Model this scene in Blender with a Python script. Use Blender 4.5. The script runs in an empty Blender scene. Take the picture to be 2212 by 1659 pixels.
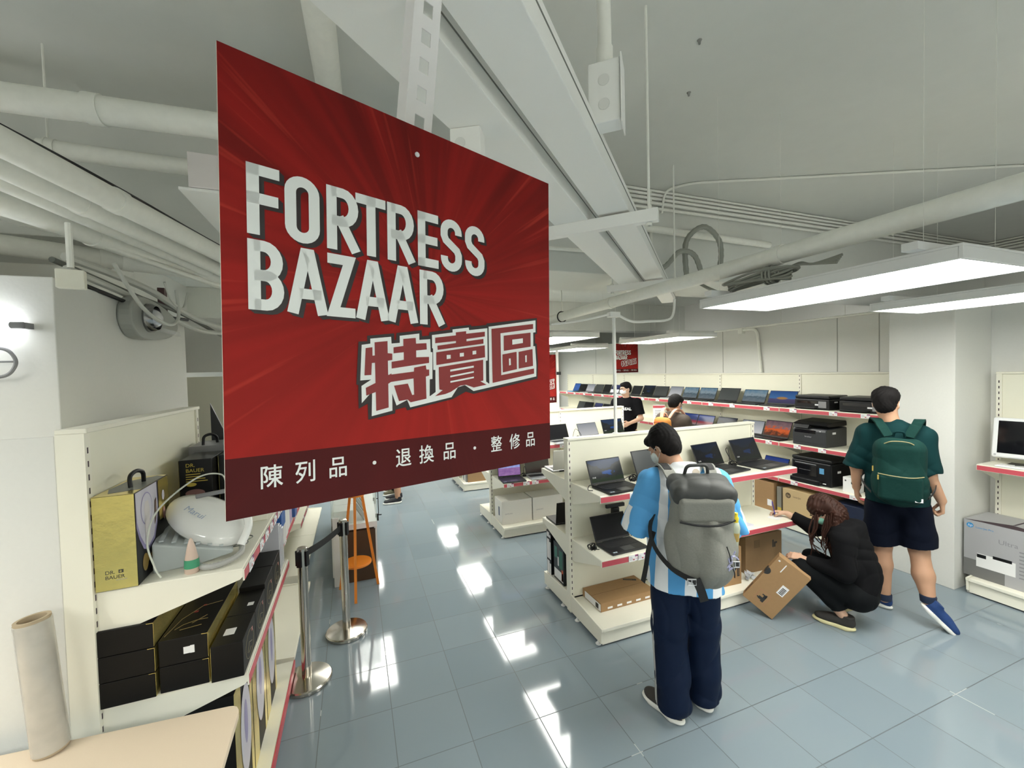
import bpy, bmesh, math, random
import numpy as np
from mathutils import Matrix, Vector, Euler
R = math.radians
random.seed(7)
SC = bpy.context.scene
COL = SC.collection
# ---------------------------------------------------------------- camera
CAMF = 903.09
cam_d = bpy.data.cameras.new('camera'); cam = bpy.data.objects.new('camera', cam_d); COL.objects.link(cam)
cam_d.sensor_fit = 'HORIZONTAL'; cam_d.sensor_width = 36.0; cam_d.lens = CAMF / 2212 * 36.0
cam_d.clip_start = 0.02; cam_d.clip_end = 100
_pi, _ro, _ya = 0.0292898742, 0.0256048315, 0.361621668
_fw = Vector((math.sin(_ya) * math.cos(_pi), math.cos(_ya) * math.cos(_pi), -math.sin(_pi)))
_rt = Vector((math.cos(_ya), -math.sin(_ya), 0)); _dn = _fw.cross(_rt)
_r2 = math.cos(_ro) * _rt + math.sin(_ro) * _dn; _d2 = -math.sin(_ro) * _rt + math.cos(_ro) * _dn
cam.matrix_world = Matrix(((_r2.x, -_d2.x, -_fw.x, 0), (_r2.y, -_d2.y, -_fw.y, 0), (_r2.z, -_d2.z, -_fw.z, 2.02), (0, 0, 0, 1)))
SC.camera = cam
# ---------------------------------------------------------------- world, exposure
w = bpy.data.worlds.new('world'); SC.world = w; w.use_nodes = True
w.node_tree.nodes['Background'].inputs[0].default_value = (0.93, 1.0, 0.95, 1)
w.node_tree.nodes['Background'].inputs[1].default_value = 0.30
SC.view_settings.view_transform = 'Standard'; SC.view_settings.look = 'None'
SC.view_settings.exposure = 0.74; SC.view_settings.gamma = 1; SC.view_settings.use_curve_mapping = False
LIGHT_Z = 2.38
LIGHT_STRENGTH = 11.0
# ---------------------------------------------------------------- materials
MATS = {}
def mat(name, col=(0.8, 0.8, 0.8), rough=0.5, metal=0.0, spec=0.5, noise=0.0, bump=0.0, scale=20.0, emit=None, estr=0.0, alpha=1.0, trans=0.0, coat=0.0, sheen=0.0):
    if name in MATS: return MATS[name]
    m = bpy.data.materials.new(name); m.use_nodes = True; nt = m.node_tree; b = nt.nodes['Principled BSDF']
    b.inputs['Base Color'].default_value = (*col, 1); b.inputs['Roughness'].default_value = rough
    b.inputs['Metallic'].default_value = metal; b.inputs['Specular IOR Level'].default_value = spec
    b.inputs['Coat Weight'].default_value = coat; b.inputs['Sheen Weight'].default_value = sheen
    if trans: b.inputs['Transmission Weight'].default_value = trans
    if alpha < 1: b.inputs['Alpha'].default_value = alpha
    if emit: b.inputs['Emission Color'].default_value = (*emit, 1); b.inputs['Emission Strength'].default_value = estr
    tc = nt.nodes.new('ShaderNodeTexCoord'); nz = nt.nodes.new('ShaderNodeTexNoise')
    nz.inputs['Scale'].default_value = scale; nz.inputs['Detail'].default_value = 4
    nt.links.new(tc.outputs['Object'], nz.inputs['Vector'])
    if noise > 0:
        mx = nt.nodes.new('ShaderNodeMix'); mx.data_type = 'RGBA'
        mx.inputs['A'].default_value = (*[c * (1 - noise) for c in col], 1); mx.inputs['B'].default_value = (*[min(1, c * (1 + noise)) for c in col], 1)
        nt.links.new(nz.outputs['Fac'], mx.inputs['Factor']); nt.links.new(mx.outputs['Result'], b.inputs['Base Color'])
    if bump > 0:
        bp = nt.nodes.new('ShaderNodeBump'); bp.inputs['Strength'].default_value = bump; bp.inputs['Distance'].default_value = 0.004
        nt.links.new(nz.outputs['Fac'], bp.inputs['Height']); nt.links.new(bp.outputs['Normal'], b.inputs['Normal'])
    MATS[name] = m; return m
def nodes_of(m): return m.node_tree, m.node_tree.nodes['Principled BSDF']
def mathn(nt, op, a, b=None, c=None):
    n = nt.nodes.new('ShaderNodeMath'); n.operation = op
    for i, v in enumerate((a, b, c)):
        if v is None: continue
        if isinstance(v, (int, float)): n.inputs[i].default_value = v
        else: nt.links.new(v, n.inputs[i])
    return n.outputs[0]
def mixc(nt, f, a, b):
    n = nt.nodes.new('ShaderNodeMix'); n.data_type = 'RGBA'
    for k, v in (('Factor', f), ('A', a), ('B', b)):
        if isinstance(v, (int, float)): n.inputs[k].default_value = v
        elif isinstance(v, tuple): n.inputs[k].default_value = (*v, 1)
        else: nt.links.new(v, n.inputs[k])
    return n.outputs['Result']
# ---------------------------------------------------------------- object helpers
def tag(o, label=None, cat=None, group=None, kind=None):
    if label: o['label'] = label
    if cat: o['category'] = cat
    if group: o['group'] = group
    if kind: o['kind'] = kind
    return o
def thing(name, label, cat, loc=(0, 0, 0), rz=0.0, group=None):
    o = bpy.data.objects.new(name, None); COL.objects.link(o); o.empty_display_size = 0.1
    o.location = loc; o.rotation_euler = (0, 0, rz)
    return tag(o, label, cat, group)
class MB:
    def __init__(s): s.v = []; s.f = []; s.mi = []; s.M = Matrix.Identity(4)
    def at(s, loc=(0, 0, 0), rot=(0, 0, 0)):
        s.M = Matrix.Translation(loc) @ Euler(rot).to_matrix().to_4x4(); return s
    def add(s, vs, fs, m=0):
        n = len(s.v)
        for p in vs:
            q = s.M @ Vector(p); s.v.append((q.x, q.y, q.z))
        for f in fs: s.f.append([i + n for i in f]); s.mi.append(m)
        return s
    def box(s, x0, x1, y0, y1, z0, z1, m=0):
        return s.add([(x0, y0, z0), (x1, y0, z0), (x1, y1, z0), (x0, y1, z0), (x0, y0, z1), (x1, y0, z1), (x1, y1, z1), (x0, y1, z1)],
                     [(0, 3, 2, 1), (4, 5, 6, 7), (0, 1, 5, 4), (1, 2, 6, 5), (2, 3, 7, 6), (3, 0, 4, 7)], m)
    def quad(s, a, b, c, d, m=0): return s.add([a, b, c, d], [(0, 1, 2, 3)], m)
    def prism(s, poly, ax, lo, hi, m=0):
        # poly: list of 2-D points; ax: axis of extrusion
        n = len(poly)
        def P(p, t):
            return {'x': (t, p[0], p[1]), 'y': (p[0], t, p[1]), 'z': (p[0], p[1], t)}[ax]
        vs = [P(p, lo) for p in poly] + [P(p, hi) for p in poly]
        fs = [tuple(range(n))[::-1], tuple(range(n, 2 * n))] + [(i, (i + 1) % n, (i + 1) % n + n, i + n) for i in range(n)]
        return s.add(vs, fs, m)
    def tube(s, pts, r, n=8, m=0, caps=True, closed=False):
        pts = [Vector(p) for p in pts]; k = len(pts); rr = r if isinstance(r, (list, tuple)) else [r] * k
        vs = []; up = None
        for i, p in enumerate(pts):
            if closed: t = pts[(i + 1) % k] - pts[i - 1]
            else: t = (pts[min(i + 1, k - 1)] - pts[max(i - 1, 0)])
            t.normalize()
            if up is None: up = t.orthogonal().normalized()
            else:
                up = up - t * up.dot(t)
                up = up.normalized() if up.length > 1e-6 else t.orthogonal().normalized()
            b = t.cross(up)
            for j in range(n):
                a = 2 * math.pi * j / n; q = p + (up * math.cos(a) + b * math.sin(a)) * rr[i]; vs.append(tuple(q))
        fs = [(i * n + j, i * n + (j + 1) % n, (i + 1) * n + (j + 1) % n, (i + 1) * n + j) for i in range(k - 1) for j in range(n)]
        if closed: fs += [((k - 1) * n + j, (k - 1) * n + (j + 1) % n, (j + 1) % n, j) for j in range(n)]
        elif caps: fs += [tuple(range(n))[::-1], tuple(range((k - 1) * n, k * n))]
        return s.add(vs, fs, m)
    def lathe(s, prof, n=24, c=(0, 0, 0), m=0, caps=True):
        vs = []; k = len(prof)
        for (r, z) in prof:
            for j in range(n):
                a = 2 * math.pi * j / n; vs.append((c[0] + r * math.cos(a), c[1] + r * math.sin(a), c[2] + z))
        fs = [(i * n + j, i * n + (j + 1) % n, (i + 1) * n + (j + 1) % n, (i + 1) * n + j) for i in range(k - 1) for j in range(n)]
        if caps: fs += [tuple(range(n))[::-1], tuple(range((k - 1) * n, k * n))]
        return s.add(vs, fs, m)
    def cyl(s, c, r, h, n=24, m=0): return s.lathe([(r, 0), (r, h)], n, c, m)
    def build(s, name, mats, parent=None, bevel=0.0, smooth=False, label=None, seg=2):
        me = bpy.data.meshes.new(name); me.from_pydata(s.v, [], s.f); me.update()
        for mm in (mats if isinstance(mats, (list, tuple)) else [mats]): me.materials.append(mm)
        me.polygons.foreach_set('material_index', s.mi)
        if smooth:
            me.polygons.foreach_set('use_smooth', [True] * len(me.polygons))
            try: me.set_sharp_from_angle(angle=R(40))
            except Exception: pass
        o = bpy.data.objects.new(name, me); COL.objects.link(o)
        if parent: o.parent = parent
        if bevel:
            b = o.modifiers.new('bevel', 'BEVEL'); b.width = bevel; b.segments = seg; b.limit_method = 'ANGLE'; b.angle_limit = R(40)
        if label: o['label'] = label
        return o
def bend(pts, r=0.05, n=5):
    # rounds the corners of a polyline
    pts = [Vector(p) for p in pts]; out = [pts[0]]
    for i in range(1, len(pts) - 1):
        a = pts[i - 1] - pts[i]; b = pts[i + 1] - pts[i]; d = min(r, a.length * .45, b.length * .45)
        p0 = pts[i] + a.normalized() * d; p2 = pts[i] + b.normalized() * d
        for k in range(n + 1):
            t = k / n; out.append(p0 * (1 - t) ** 2 + pts[i] * 2 * t * (1 - t) + p2 * t * t)
    out.append(pts[-1]); return [tuple(p) for p in out]
def spline(pts, n=6):
    pts = [Vector(p) for p in pts]; P = [pts[0]] + pts + [pts[-1]]; out = []
    for i in range(1, len(P) - 2):
        for k in range(n):
            t = k / n; a, b, c, d = P[i - 1], P[i], P[i + 1], P[i + 2]
            out.append(0.5 * ((2 * b) + (c - a) * t + (2 * a - 5 * b + 4 * c - d) * t * t + (3 * b - a - 3 * c + d) * t ** 3))
    out.append(pts[-1]); return [tuple(p) for p in out]
def copy_tree(o, parent=None):
    c = o.copy(); COL.objects.link(c)
    if parent: c.parent = parent
    for ch in [x for x in o.children]: copy_tree(ch, c)
    return c
def text_mesh(s, size, depth=0.0, align='LEFT', bold=0.0, spacing=1.0):
    cu = bpy.data.curves.new('t', 'FONT'); cu.body = s; cu.size = size; cu.align_x = align; cu.extrude = depth; cu.offset = bold; cu.space_character = spacing
    cu.resolution_u = 3
    o = bpy.data.objects.new('t', cu); COL.objects.link(o); dg = bpy.context.evaluated_depsgraph_get()
    me = bpy.data.meshes.new_from_object(o.evaluated_get(dg)); vs = [tuple(v.co) for v in me.vertices]; fs = [tuple(p.vertices) for p in me.polygons]
    bpy.data.objects.remove(o); bpy.data.curves.remove(cu); bpy.data.meshes.remove(me)
    return vs, fs
def put_text(mb, s, size, frame, m=0, align='LEFT', sx=1.0, bold=0.0, spacing=1.0):
    # frame: 4x4 matrix taking text plane (x right, y up, z out) to local space
    vs, fs = text_mesh(s, size, 0, align, bold, spacing); old = mb.M; mb.M = old @ frame @ Matrix.Diagonal((sx, 1, 1, 1)); mb.add(vs, fs, m); mb.M = old; return mb
def frame(o, x, y):
    o = Vector(o); x = Vector(x).normalized(); y = Vector(y).normalized(); z = x.cross(y)
    return Matrix(((x.x, y.x, z.x, o.x), (x.y, y.y, z.y, o.y), (x.z, y.z, z.z, o.z), (0, 0, 0, 1)))
# common materials
M_wall = mat('painted_wall', (0.74, 0.738, 0.700), 0.75, noise=0.02, bump=0.15, scale=60)
M_ceil = mat('painted_ceiling', (0.70, 0.71, 0.665), 0.85, noise=0.03, bump=0.1, scale=8)
M_beam = mat('painted_beam', (0.70, 0.71, 0.665), 0.7, noise=0.02, bump=0.1, scale=20)
M_tray = mat('painted_metal_tray', (0.92, 0.92, 0.88), 0.45, spec=0.4)
M_pipe = mat('painted_pipe', (0.87, 0.87, 0.80), 0.5, noise=0.06, bump=0.05, scale=30)
M_cream = mat('cream_powder_coat', (0.88, 0.855, 0.735), 0.42, noise=0.015, scale=12)
M_creamd = mat('cream_panel', (0.86, 0.84, 0.70), 0.5, noise=0.015, scale=6)
M_slot = mat('slot_dark', (0.05, 0.03, 0.04), 0.8)
M_black = mat('black_plastic', (0.006, 0.006, 0.007), 0.42, noise=0.1, spec=.35)
M_blackg = mat('black_gloss', (0.008, 0.008, 0.01), 0.08)
M_dgrey = mat('dark_grey_plastic', (0.028, 0.030, 0.034), 0.42, noise=0.08)
M_grey = mat('grey_plastic', (0.25, 0.25, 0.26), 0.4)
M_silver = mat('silver_plastic', (0.55, 0.56, 0.58), 0.3, metal=0.4)
M_white = mat('white_plastic', (0.85, 0.85, 0.84), 0.3)
M_paper = mat('paper_white', (0.85, 0.85, 0.86), 0.6)
M_red = mat('rail_red', (0.56, 0.085, 0.11), 0.4)
M_purple = mat('label_purple', (0.30, 0.08, 0.20), 0.6)
M_ink = mat('ink', (0.03, 0.03, 0.03), 0.6)
M_inkg = mat('ink_grey', (0.35, 0.33, 0.35), 0.6)
M_clearp = mat('clear_plastic', (0.9, 0.9, 0.9), 0.08, alpha=0.25)
M_kraft = mat('kraft_cardboard', (0.36, 0.215, 0.10), 0.75, noise=0.06, scale=40)
M_kraftd = mat('dark_kraft_cardboard', (0.30, 0.185, 0.09), 0.75, noise=0.06, scale=40)
M_steel = mat('brushed_steel', (0.52, 0.49, 0.44), 0.18, metal=1.0, noise=0.08, scale=5)
M_gold = mat('gold_foil', (0.86, 0.71, 0.24), 0.22, metal=.85, bump=0.35, scale=18)
M_cable = mat('white_cable', (0.62, 0.63, 0.58), 0.5)
M_cabled = mat('grey_cable', (0.16, 0.17, 0.15), 0.5)
# ---------------------------------------------------------------- large structure
def struct(name, mb, m, **k):
    o = mb.build(name, m, **k); o['kind'] = 'structure'; return o
M_floor = mat('glazed_floor_tile', (0.165, 0.215, 0.26), 0.09, spec=0.6)
def floor_material():
    nt, b = nodes_of(M_floor); L = nt.links.new
    g = nt.nodes.new('ShaderNodeNewGeometry'); sx = nt.nodes.new('ShaderNodeSeparateXYZ'); L(g.outputs['Position'], sx.inputs[0])
    ux = mathn(nt, 'DIVIDE', mathn(nt, 'SUBTRACT', sx.outputs[0], 0.147), 0.3995); uy = mathn(nt, 'DIVIDE', mathn(nt, 'SUBTRACT', sx.outputs[1], 0.173), 0.4025)
    def edge(u):
        fr = mathn(nt, 'FRACT', u); return mathn(nt, 'MINIMUM', fr, mathn(nt, 'SUBTRACT', 1.0, fr))
    e = mathn(nt, 'MINIMUM', edge(ux), edge(uy)); grout = mathn(nt, 'LESS_THAN', e, 0.006)
    cm = nt.nodes.new('ShaderNodeCombineXYZ'); L(mathn(nt, 'FLOOR', ux), cm.inputs[0]); L(mathn(nt, 'FLOOR', uy), cm.inputs[1])
    wn = nt.nodes.new('ShaderNodeTexWhiteNoise'); L(cm.outputs[0], wn.inputs['Vector'])
    base = mixc(nt, wn.outputs['Value'], (0.215, 0.272, 0.318), (0.245, 0.305, 0.350))
    nz = nt.nodes.new('ShaderNodeTexNoise'); nz.inputs['Scale'].default_value = 2.2; nz.inputs['Detail'].default_value = 5; L(g.outputs['Position'], nz.inputs['Vector'])
    base = mixc(nt, mathn(nt, 'MULTIPLY', nz.outputs['Fac'], 0.25), base, (0.29, 0.31, 0.305))
    # scattered pale chips on joints
    ch = nt.nodes.new('ShaderNodeTexNoise'); ch.inputs["Scale"].default_value = 2.5; L(g.outputs['Position'], ch.inputs['Vector'])
    gcol = mixc(nt, mathn(nt, "GREATER_THAN", ch.outputs["Fac"], 0.68), (0.11, 0.135, 0.15), (0.42, 0.45, 0.46))
    L(mixc(nt, grout, base, gcol), b.inputs['Base Color'])
    n2 = nt.nodes.new('ShaderNodeTexNoise'); n2.inputs['Scale'].default_value = 3.5; n2.inputs['Detail'].default_value = 6; L(g.outputs['Position'], n2.inputs['Vector'])
    L(mathn(nt, 'ADD', mathn(nt, 'ADD', mathn(nt, 'MULTIPLY', n2.outputs['Fac'], 0.05), 0.045), mathn(nt, 'MULTIPLY', grout, 0.4)), b.inputs['Roughness'])
    bp = nt.nodes.new('ShaderNodeBump'); bp.inputs['Strength'].default_value = 0.5; bp.inputs['Distance'].default_value = 0.002
    L(mathn(nt, 'ADD', mathn(nt, 'MULTIPLY', grout, -1.0), mathn(nt, 'MULTIPLY', wn.outputs['Value'], 0.0)), bp.inputs['Height']); L(bp.outputs['Normal'], b.inputs['Normal'])
floor_material()
CZ = 3.6
struct('floor', MB().box(-5, 8.3, -3.5, 14, -0.1, 0), M_floor)
struct('ceiling', MB().box(-5, 8.3, -3.5, 14, CZ, CZ + 0.1), M_ceil)
struct('wall_right', MB().box(5.47, 5.6, -3.1, 12.9, 0, 2.59), M_wall)
struct('wall_outer_right', MB().box(8.1, 8.2, -3.5, 14, 0, CZ), M_wall)
struct('wall_far', MB().box(-5, 8.1, 12.9, 13.0, 0, CZ), M_wall)
struct('wall_left', MB().box(-4.6, -4.5, -3.5, 12.9, 0, CZ), M_wall)
struct('wall_near', MB().box(-4.5, 8.1, -3.2, -3.1, 0, CZ), M_wall)
# joints in the right wall above the shelving
tm = MB()
for y in (2.9, 3.33, 5.0, 6.3, 7.45, 8.7):
    tm.box(5.465, 5.471, y, y + 0.008, 1.92, 2.585)
struct('trim_1', tm, mat('joint_grey', (0.45, 0.45, 0.42), 0.8))  # even grey strips for the wall joints
struct('column_right', MB().box(4.88, 5.47, 2.03, 2.51, 0, 2.60), M_wall, bevel=0.004)
struct('column_far', MB().box(4.75, 5.2, 10.4, 10.9, 0, 2.60), M_wall, bevel=0.004)
struct('partition_left', MB().box(-2.6, -1.2, 2.4, 3.9, 0, 2.48), M_wall, bevel=0.004)
struct('beam_cross', MB().box(-5, 8.1, 3.07, 3.8, 2.83, CZ), M_beam, bevel=0.006)
struct('beam_far', MB().box(-5, 8.1, 8.6, 9.1, 2.95, CZ), M_beam, bevel=0.006)
struct('wall_left_far', MB().box(-2.9, -2.6, 3.9, 12.9, 0, CZ), M_wall)
# ---------------------------------------------------------------- ceiling lights
M_emit = mat('lit_diffuser', (1, 1, 1), 0.4, emit=(1.0, 1.0, 0.93), estr=LIGHT_STRENGTH)
M_lframe = mat('light_frame', (0.80, 0.80, 0.78), 0.4)
def make_light():
    t = thing('ceiling_light', '', 'ceiling light', group='suspended panel lights')
    mb = MB(); w2, l2 = 0.29, 0.6
    mb.box(-w2, w2, -l2, -l2 + .014, 0, .045); mb.box(-w2, w2, l2 - .014, l2, 0, .045)
    mb.box(-w2, -w2 + .014, -l2 + .014, l2 - .014, 0, .045); mb.box(w2 - .014, w2, -l2 + .014, l2 - .014, 0, .045)
    mb.box(-w2, w2, -l2, l2, .045, .055)
    mb.build('housing', M_lframe, t, bevel=.002)
    MB().box(-w2 + .014, w2 - .014, -l2 + .014, l2 - .014, .004, .010).build('diffuser', M_emit, t)
    [MB().box(-w2 - .06, w2 + .06, a_, a_ + .05, .055, .085).build('mounting_rail', M_lframe, t) for a_ in (-l2 + .10, l2 - .15)]
    for sx in (-1, 1):
        for sy in (-1, 1):
            x, y = sx * (w2 - .03), sy * (l2 - .125)
            MB().tube([(x, y, .08), (x, y, CZ - LIGHT_Z)], .0009, 5).build('hanging_rod', M_pipe, t)
    return t
light0 = make_light()
LS = [(2.31, 1.42, 'ceiling light over the jersey man, nearest large lit panel on the right'),
      (3.72, 1.28, 'ceiling light at the right edge above the man in the green shirt'),
      (2.29, 4.62, 'ceiling light seen just right of the big red sign'),
      (3.88, 4.50, 'ceiling light above the staff member in the black T-shirt'),
      (3.73, 6.60, 'ceiling light left of the small hanging red sign'),
      (2.29, 6.50, 'ceiling light behind the red sign, third down the middle aisle'),
      (2.30, 8.60, 'ceiling light behind the red sign, fourth down the middle aisle'),
      (2.33, 11.1, 'ceiling light behind the red sign, last down the middle aisle'),
      (0.17, 6.65, 'ceiling light behind the red sign over the far end of the counter aisle'),
      (0.17, 9.6, 'ceiling light furthest down the counter aisle, behind the red sign'),
      (3.80, 9.2, 'ceiling light over the far end of the wall shelving'),
      (-2.2, 6.9, 'ceiling light behind the left partition'),
      (0.75, -1.3, 'ceiling light behind the camera, right of the stairs'),
      (-1.5, -1.3, 'ceiling light behind the camera on the left'),
      (3.0, -1.3, 'ceiling light behind the camera on the right'),
      (-2.3, 1.0, 'ceiling light left of the table, out of the picture')]
for i, (x, y, lb) in enumerate(LS):
    o = light0 if i == 0 else copy_tree(light0)
    o.location = (x, y, LIGHT_Z); o['label'] = lb
# ---------------------------------------------------------------- cable trays, pipes
D = Vector((0.718, 0.696, 0)); N = Vector((0.696, -0.718, 0))
def along(o_, s, z): p = N * o_ + D * s; return (p.x, p.y, z)
def tray(name, label, o0, o1, s0, s1, z0, h):
    t = thing(name, label, 'cable tray', along((o0 + o1) / 2, s0, z0))
    t.rotation_euler = (0, 0, math.atan2(D.y, D.x)); w = (o1 - o0) / 2; L_ = s1 - s0
    # local x along tray, local y = -offset
    mb = MB().box(0, L_, -w, w, 0, h)
    mb.build('trunking', M_tray, t, bevel=.003)
    lid = MB()
    lid.box(0, L_, -w - .002, -w, h * .62, h * .66, 0); lid.box(0, L_, w, w + .002, h * .62, h * .66, 0)
    lid.build('lid_seam', mat('seam', (.22, .22, .2), .7), t)
    return t
tray('cable_trunking', 'white boxed cable trunking running diagonally, the wider left one of the pair', -.665, -.50, -0.2, 4.4, 2.72, .09)
tray('cable_trunking', 'white boxed cable trunking running diagonally, the right one of the pair', -.455, -.315, -0.2, 4.9, 2.73, .09)
M_dark = mat('deep_shadow_paint', (.2, .2, .19), .8)
def bracket(s, label, o0=-.76, o1=-.19):
    t = thing('trapeze_hanger', label, 'hanger bracket', along((o0 + o1) / 2, s, 2.70)); t.rotation_euler = (0, 0, math.atan2(D.y, D.x))
    w = (o1 - o0) / 2
    MB().prism([(-.02, -.035), (.02, -.035), (.02, .02), (.014, .02), (.014, -.029), (-.014, -.029), (-.014, .02), (-.02, .02)], 'y', -w, w).build('channel', M_tray, t, bevel=.002)
    for sy in (-1, 1):
        r = MB().tube([(0, sy * (w - .04), -.05), (0, sy * (w - .04), CZ - 2.70)], .006, 8); r.lathe([(.014, 0), (.014, .012)], 6, (0, sy * (w - .04), -.05))
        r.lathe([(.014, 0), (.014, .012)], 6, (0, sy * (w - .04), .02)); r.build('threaded_rod', M_pipe, t)
bracket(1.96, 'white steel trapeze hanger under the trunkings, right of the red sign')
bracket(3.55, 'white steel trapeze hanger beyond the big horizontal pipe')
bracket(0.15, 'white steel trapeze hanger nearest the camera, above the frame')
def pipe(label, pts, r, coll=(), name='pipe', cat='pipe', m=None, n=20, group=None):
    t = thing(name, label, cat, pts[0], 0, group); P0 = Vector(pts[0]); L_ = [Vector(p) - P0 for p in pts]
    MB().tube(L_, r, n).build('tube', m or M_pipe, t, smooth=True)
    for c in coll:
        i = min(int(c), len(L_) - 2); f = c - i; p = L_[i].lerp(L_[i + 1], f); d = (L_[i + 1] - L_[i]).normalized()
        MB().tube([p - d * r * .5, p + d * r * .5], r * 1.12, n).build('coupling', m or M_pipe, t, smooth=True)
    return t
bp = pipe('thick white pipe running right across under the ceiling above the lit panels', [(2.13, -1.5, 2.6), (2.12, 9.5, 2.6)], .046, (.28, .42, .535))
c = MB(); c.at((0, 6.15, 0)); c.lathe([(.058, -.01), (.058, .01)], 24)
h = MB(); h.tube([(.0 + .056 * math.cos(a), 5.55, .056 * math.sin(a)) for a in [i * math.pi / 12 for i in range(24)]], .006, 6, closed=True)
h.build('clamp_ring', M_black, bp, label='black pipe clamp ring'); MB().tube([(0, 5.55, .056), (0, 5.55, 1.0)], .006, 8).build('hanging_rod', M_pipe, bp)
pipe('white pipe against the ceiling directly over the red sign', [(-.16, -.8, 3.45), (-.04, 3.06, 3.45)], .06)
pipe('thick white pipe crossing the top left below the ceiling', [(-3.5, 2.33, 3.13), (-.2, 2.12, 3.10)], .052, (.78,))
pipe('second white pipe crossing the top left, behind the thick one', [(-1.33, 2.62, 3.12), (.9, 2.62, 3.09)], .040, (.02,))
tag(MB().tube([(-1.30, 2.62, 3.14), (-1.30, 2.62, 3.6)], .005, 6).tube([(-1.30, 2.62 + .045 * math.cos(a), 3.12 + .045 * math.sin(a)) for a in [i * math.pi / 8 for i in range(16)]], .004, 5, closed=True).build('pipe_hanger', M_pipe), 'thin hanger ring at the end of the second pipe crossing the top left', 'hanger')
G = 'painted pipes in the left bundle'
B = [('topmost thick pipe of the left bundle, with a dark cable on top', [(-1.16, .9, 2.74), (-.96, 1.72, 2.745), (-.73, 2.80, 2.75), (-.45, 4.1, 2.75)], .045, (1.4,)),
     ('second pipe of the left bundle, just under the topmost one', [(-1.40, 1.0, 2.74), (-1.07, 1.90, 2.745), (-.83, 3.2, 2.75), (-.5, 5, 2.75)], .041, (1.25,)),
     ('third, thin pipe of the left bundle', [(-1.55, 1.1, 2.75), (-1.17, 2.05, 2.75), (-.91, 3.4, 2.75), (-.6, 5.2, 2.75)], .030, ()),
     ('fourth pipe of the left bundle with an elbow dropping behind it', [(-1.75, 1.25, 2.75), (-1.30, 2.28, 2.75), (-.97, 3.5, 2.75), (-.6, 5.2, 2.75)], .050, (1.35,)),
     ('lowest thick pipe of the left bundle, above the partition', [(-2.6, 2.5, 2.76), (-1.70, 2.98, 2.75), (-1.0, 3.38, 2.75), (-.1, 4.2, 2.75)], .052, (.55, 1.5, 1.62)),
     ('thin conduit beneath the left bundle', [(-1.5, 1.75, 2.70), (-1.22, 2.55, 2.72), (-.98, 3.3, 2.70), (-.6, 4.4, 2.70)], .015, ())]
for lb, p, r, c_ in B: pipe(lb, p, r, c_, group=G)
pipe('black cable lying along the topmost pipe of the left bundle', spline([(-1.20, .95, 2.792), (-.98, 1.72, 2.80), (-.86, 2.2, 2.80), (-.75, 2.78, 2.805), (-.5, 3.9, 2.805)]), .011, name='cable', cat='cable', m=M_black, n=8)
pipe('short vertical pipe drop with an elbow behind the left bundle', bend([(-1.62, 2.75, 3.58), (-1.62, 2.75, 2.86), (-1.30, 3.0, 2.84), (-.9, 3.5, 2.84)], .12), .045, ())
# conduits along the ceiling edge of the cross beam
G = 'thin conduits along the beam edge'
for i, (z, y, r) in enumerate(((3.585, 3.05, .012), (3.55, 3.045, .013), (3.515, 3.045, .013), (3.475, 3.045, .016), (3.43, 3.045, .013))):
    t = pipe(['topmost', 'second', 'third', 'fourth', 'lowest'][i] + ' thin painted conduit along the ceiling edge of the cross beam', bend([(1.9 + .1 * i, y - .008, z), (8.06 - .0 * i, y - .008, z), (8.06, -2.5, z)], .06), r, (), name='conduit', cat='conduit', n=8, group=G)
pipe('long thin conduit crossing the bare ceiling toward the right edge', bend([(2.62, 3.04, 3.40), (2.62, 3.0, 3.585), (2.75, 2.82, 3.588), (5.4, 1.62, 3.588)], .08), .010, (), name='conduit', cat='conduit', n=8)
pipe('thin vertical conduit down the beam face beside the coiled hose', [(2.50, 3.045, 3.59), (2.50, 3.045, 2.95)], .013, (), name='conduit', cat='conduit', n=8)
pipe('white horizontal pipe behind the trapeze hanger running right', [(1.4, 2.95, 3.23), (3.9, 3.0, 3.21)], .03, (), n=12)
pipe('thin horizontal pipe right of the red sign with hooks', [(.9, 3.0, 2.98), (2.2, 3.0, 3.0)], .016, (), n=10)
M_flex = mat('flex_hose', (.30, .31, .27), .6)
def flex(label, pts, r, name='flexible_hose', cat='hose', m=None, ribs=True):
    P = spline(pts, 10); rr = [r * (1 + (.14 if (ribs and i % 2) else 0)) for i in range(len(P))]
    t = MB().tube(P, rr, 8).build(name, m or M_flex, smooth=True); tag(t, label, cat); return t
flex('ribbed grey hose looping beside the trunking end', [(2.25, 2.85, 2.95), (2.45, 2.85, 2.86), (2.62, 2.83, 3.0), (2.78, 2.83, 2.98), (2.88, 2.84, 2.80)], .02)
flex('large ribbed hose loop hanging from the ceiling conduit', [(2.76, 2.9, 2.80), (2.72, 2.86, 3.1), (2.9, 2.84, 3.24), (3.08, 2.84, 3.12), (3.06, 2.84, 2.88), (2.85, 2.84, 2.80)], .021)
flex('dark hose sagging under the thick pipe', [(2.9, 3.0, 2.83), (2.9, 2.8, 2.70), (2.86, 2.5, 2.56), (2.88, 2.25, 2.47), (2.8, 2.05, 2.455)], .014, ribs=False)
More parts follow.
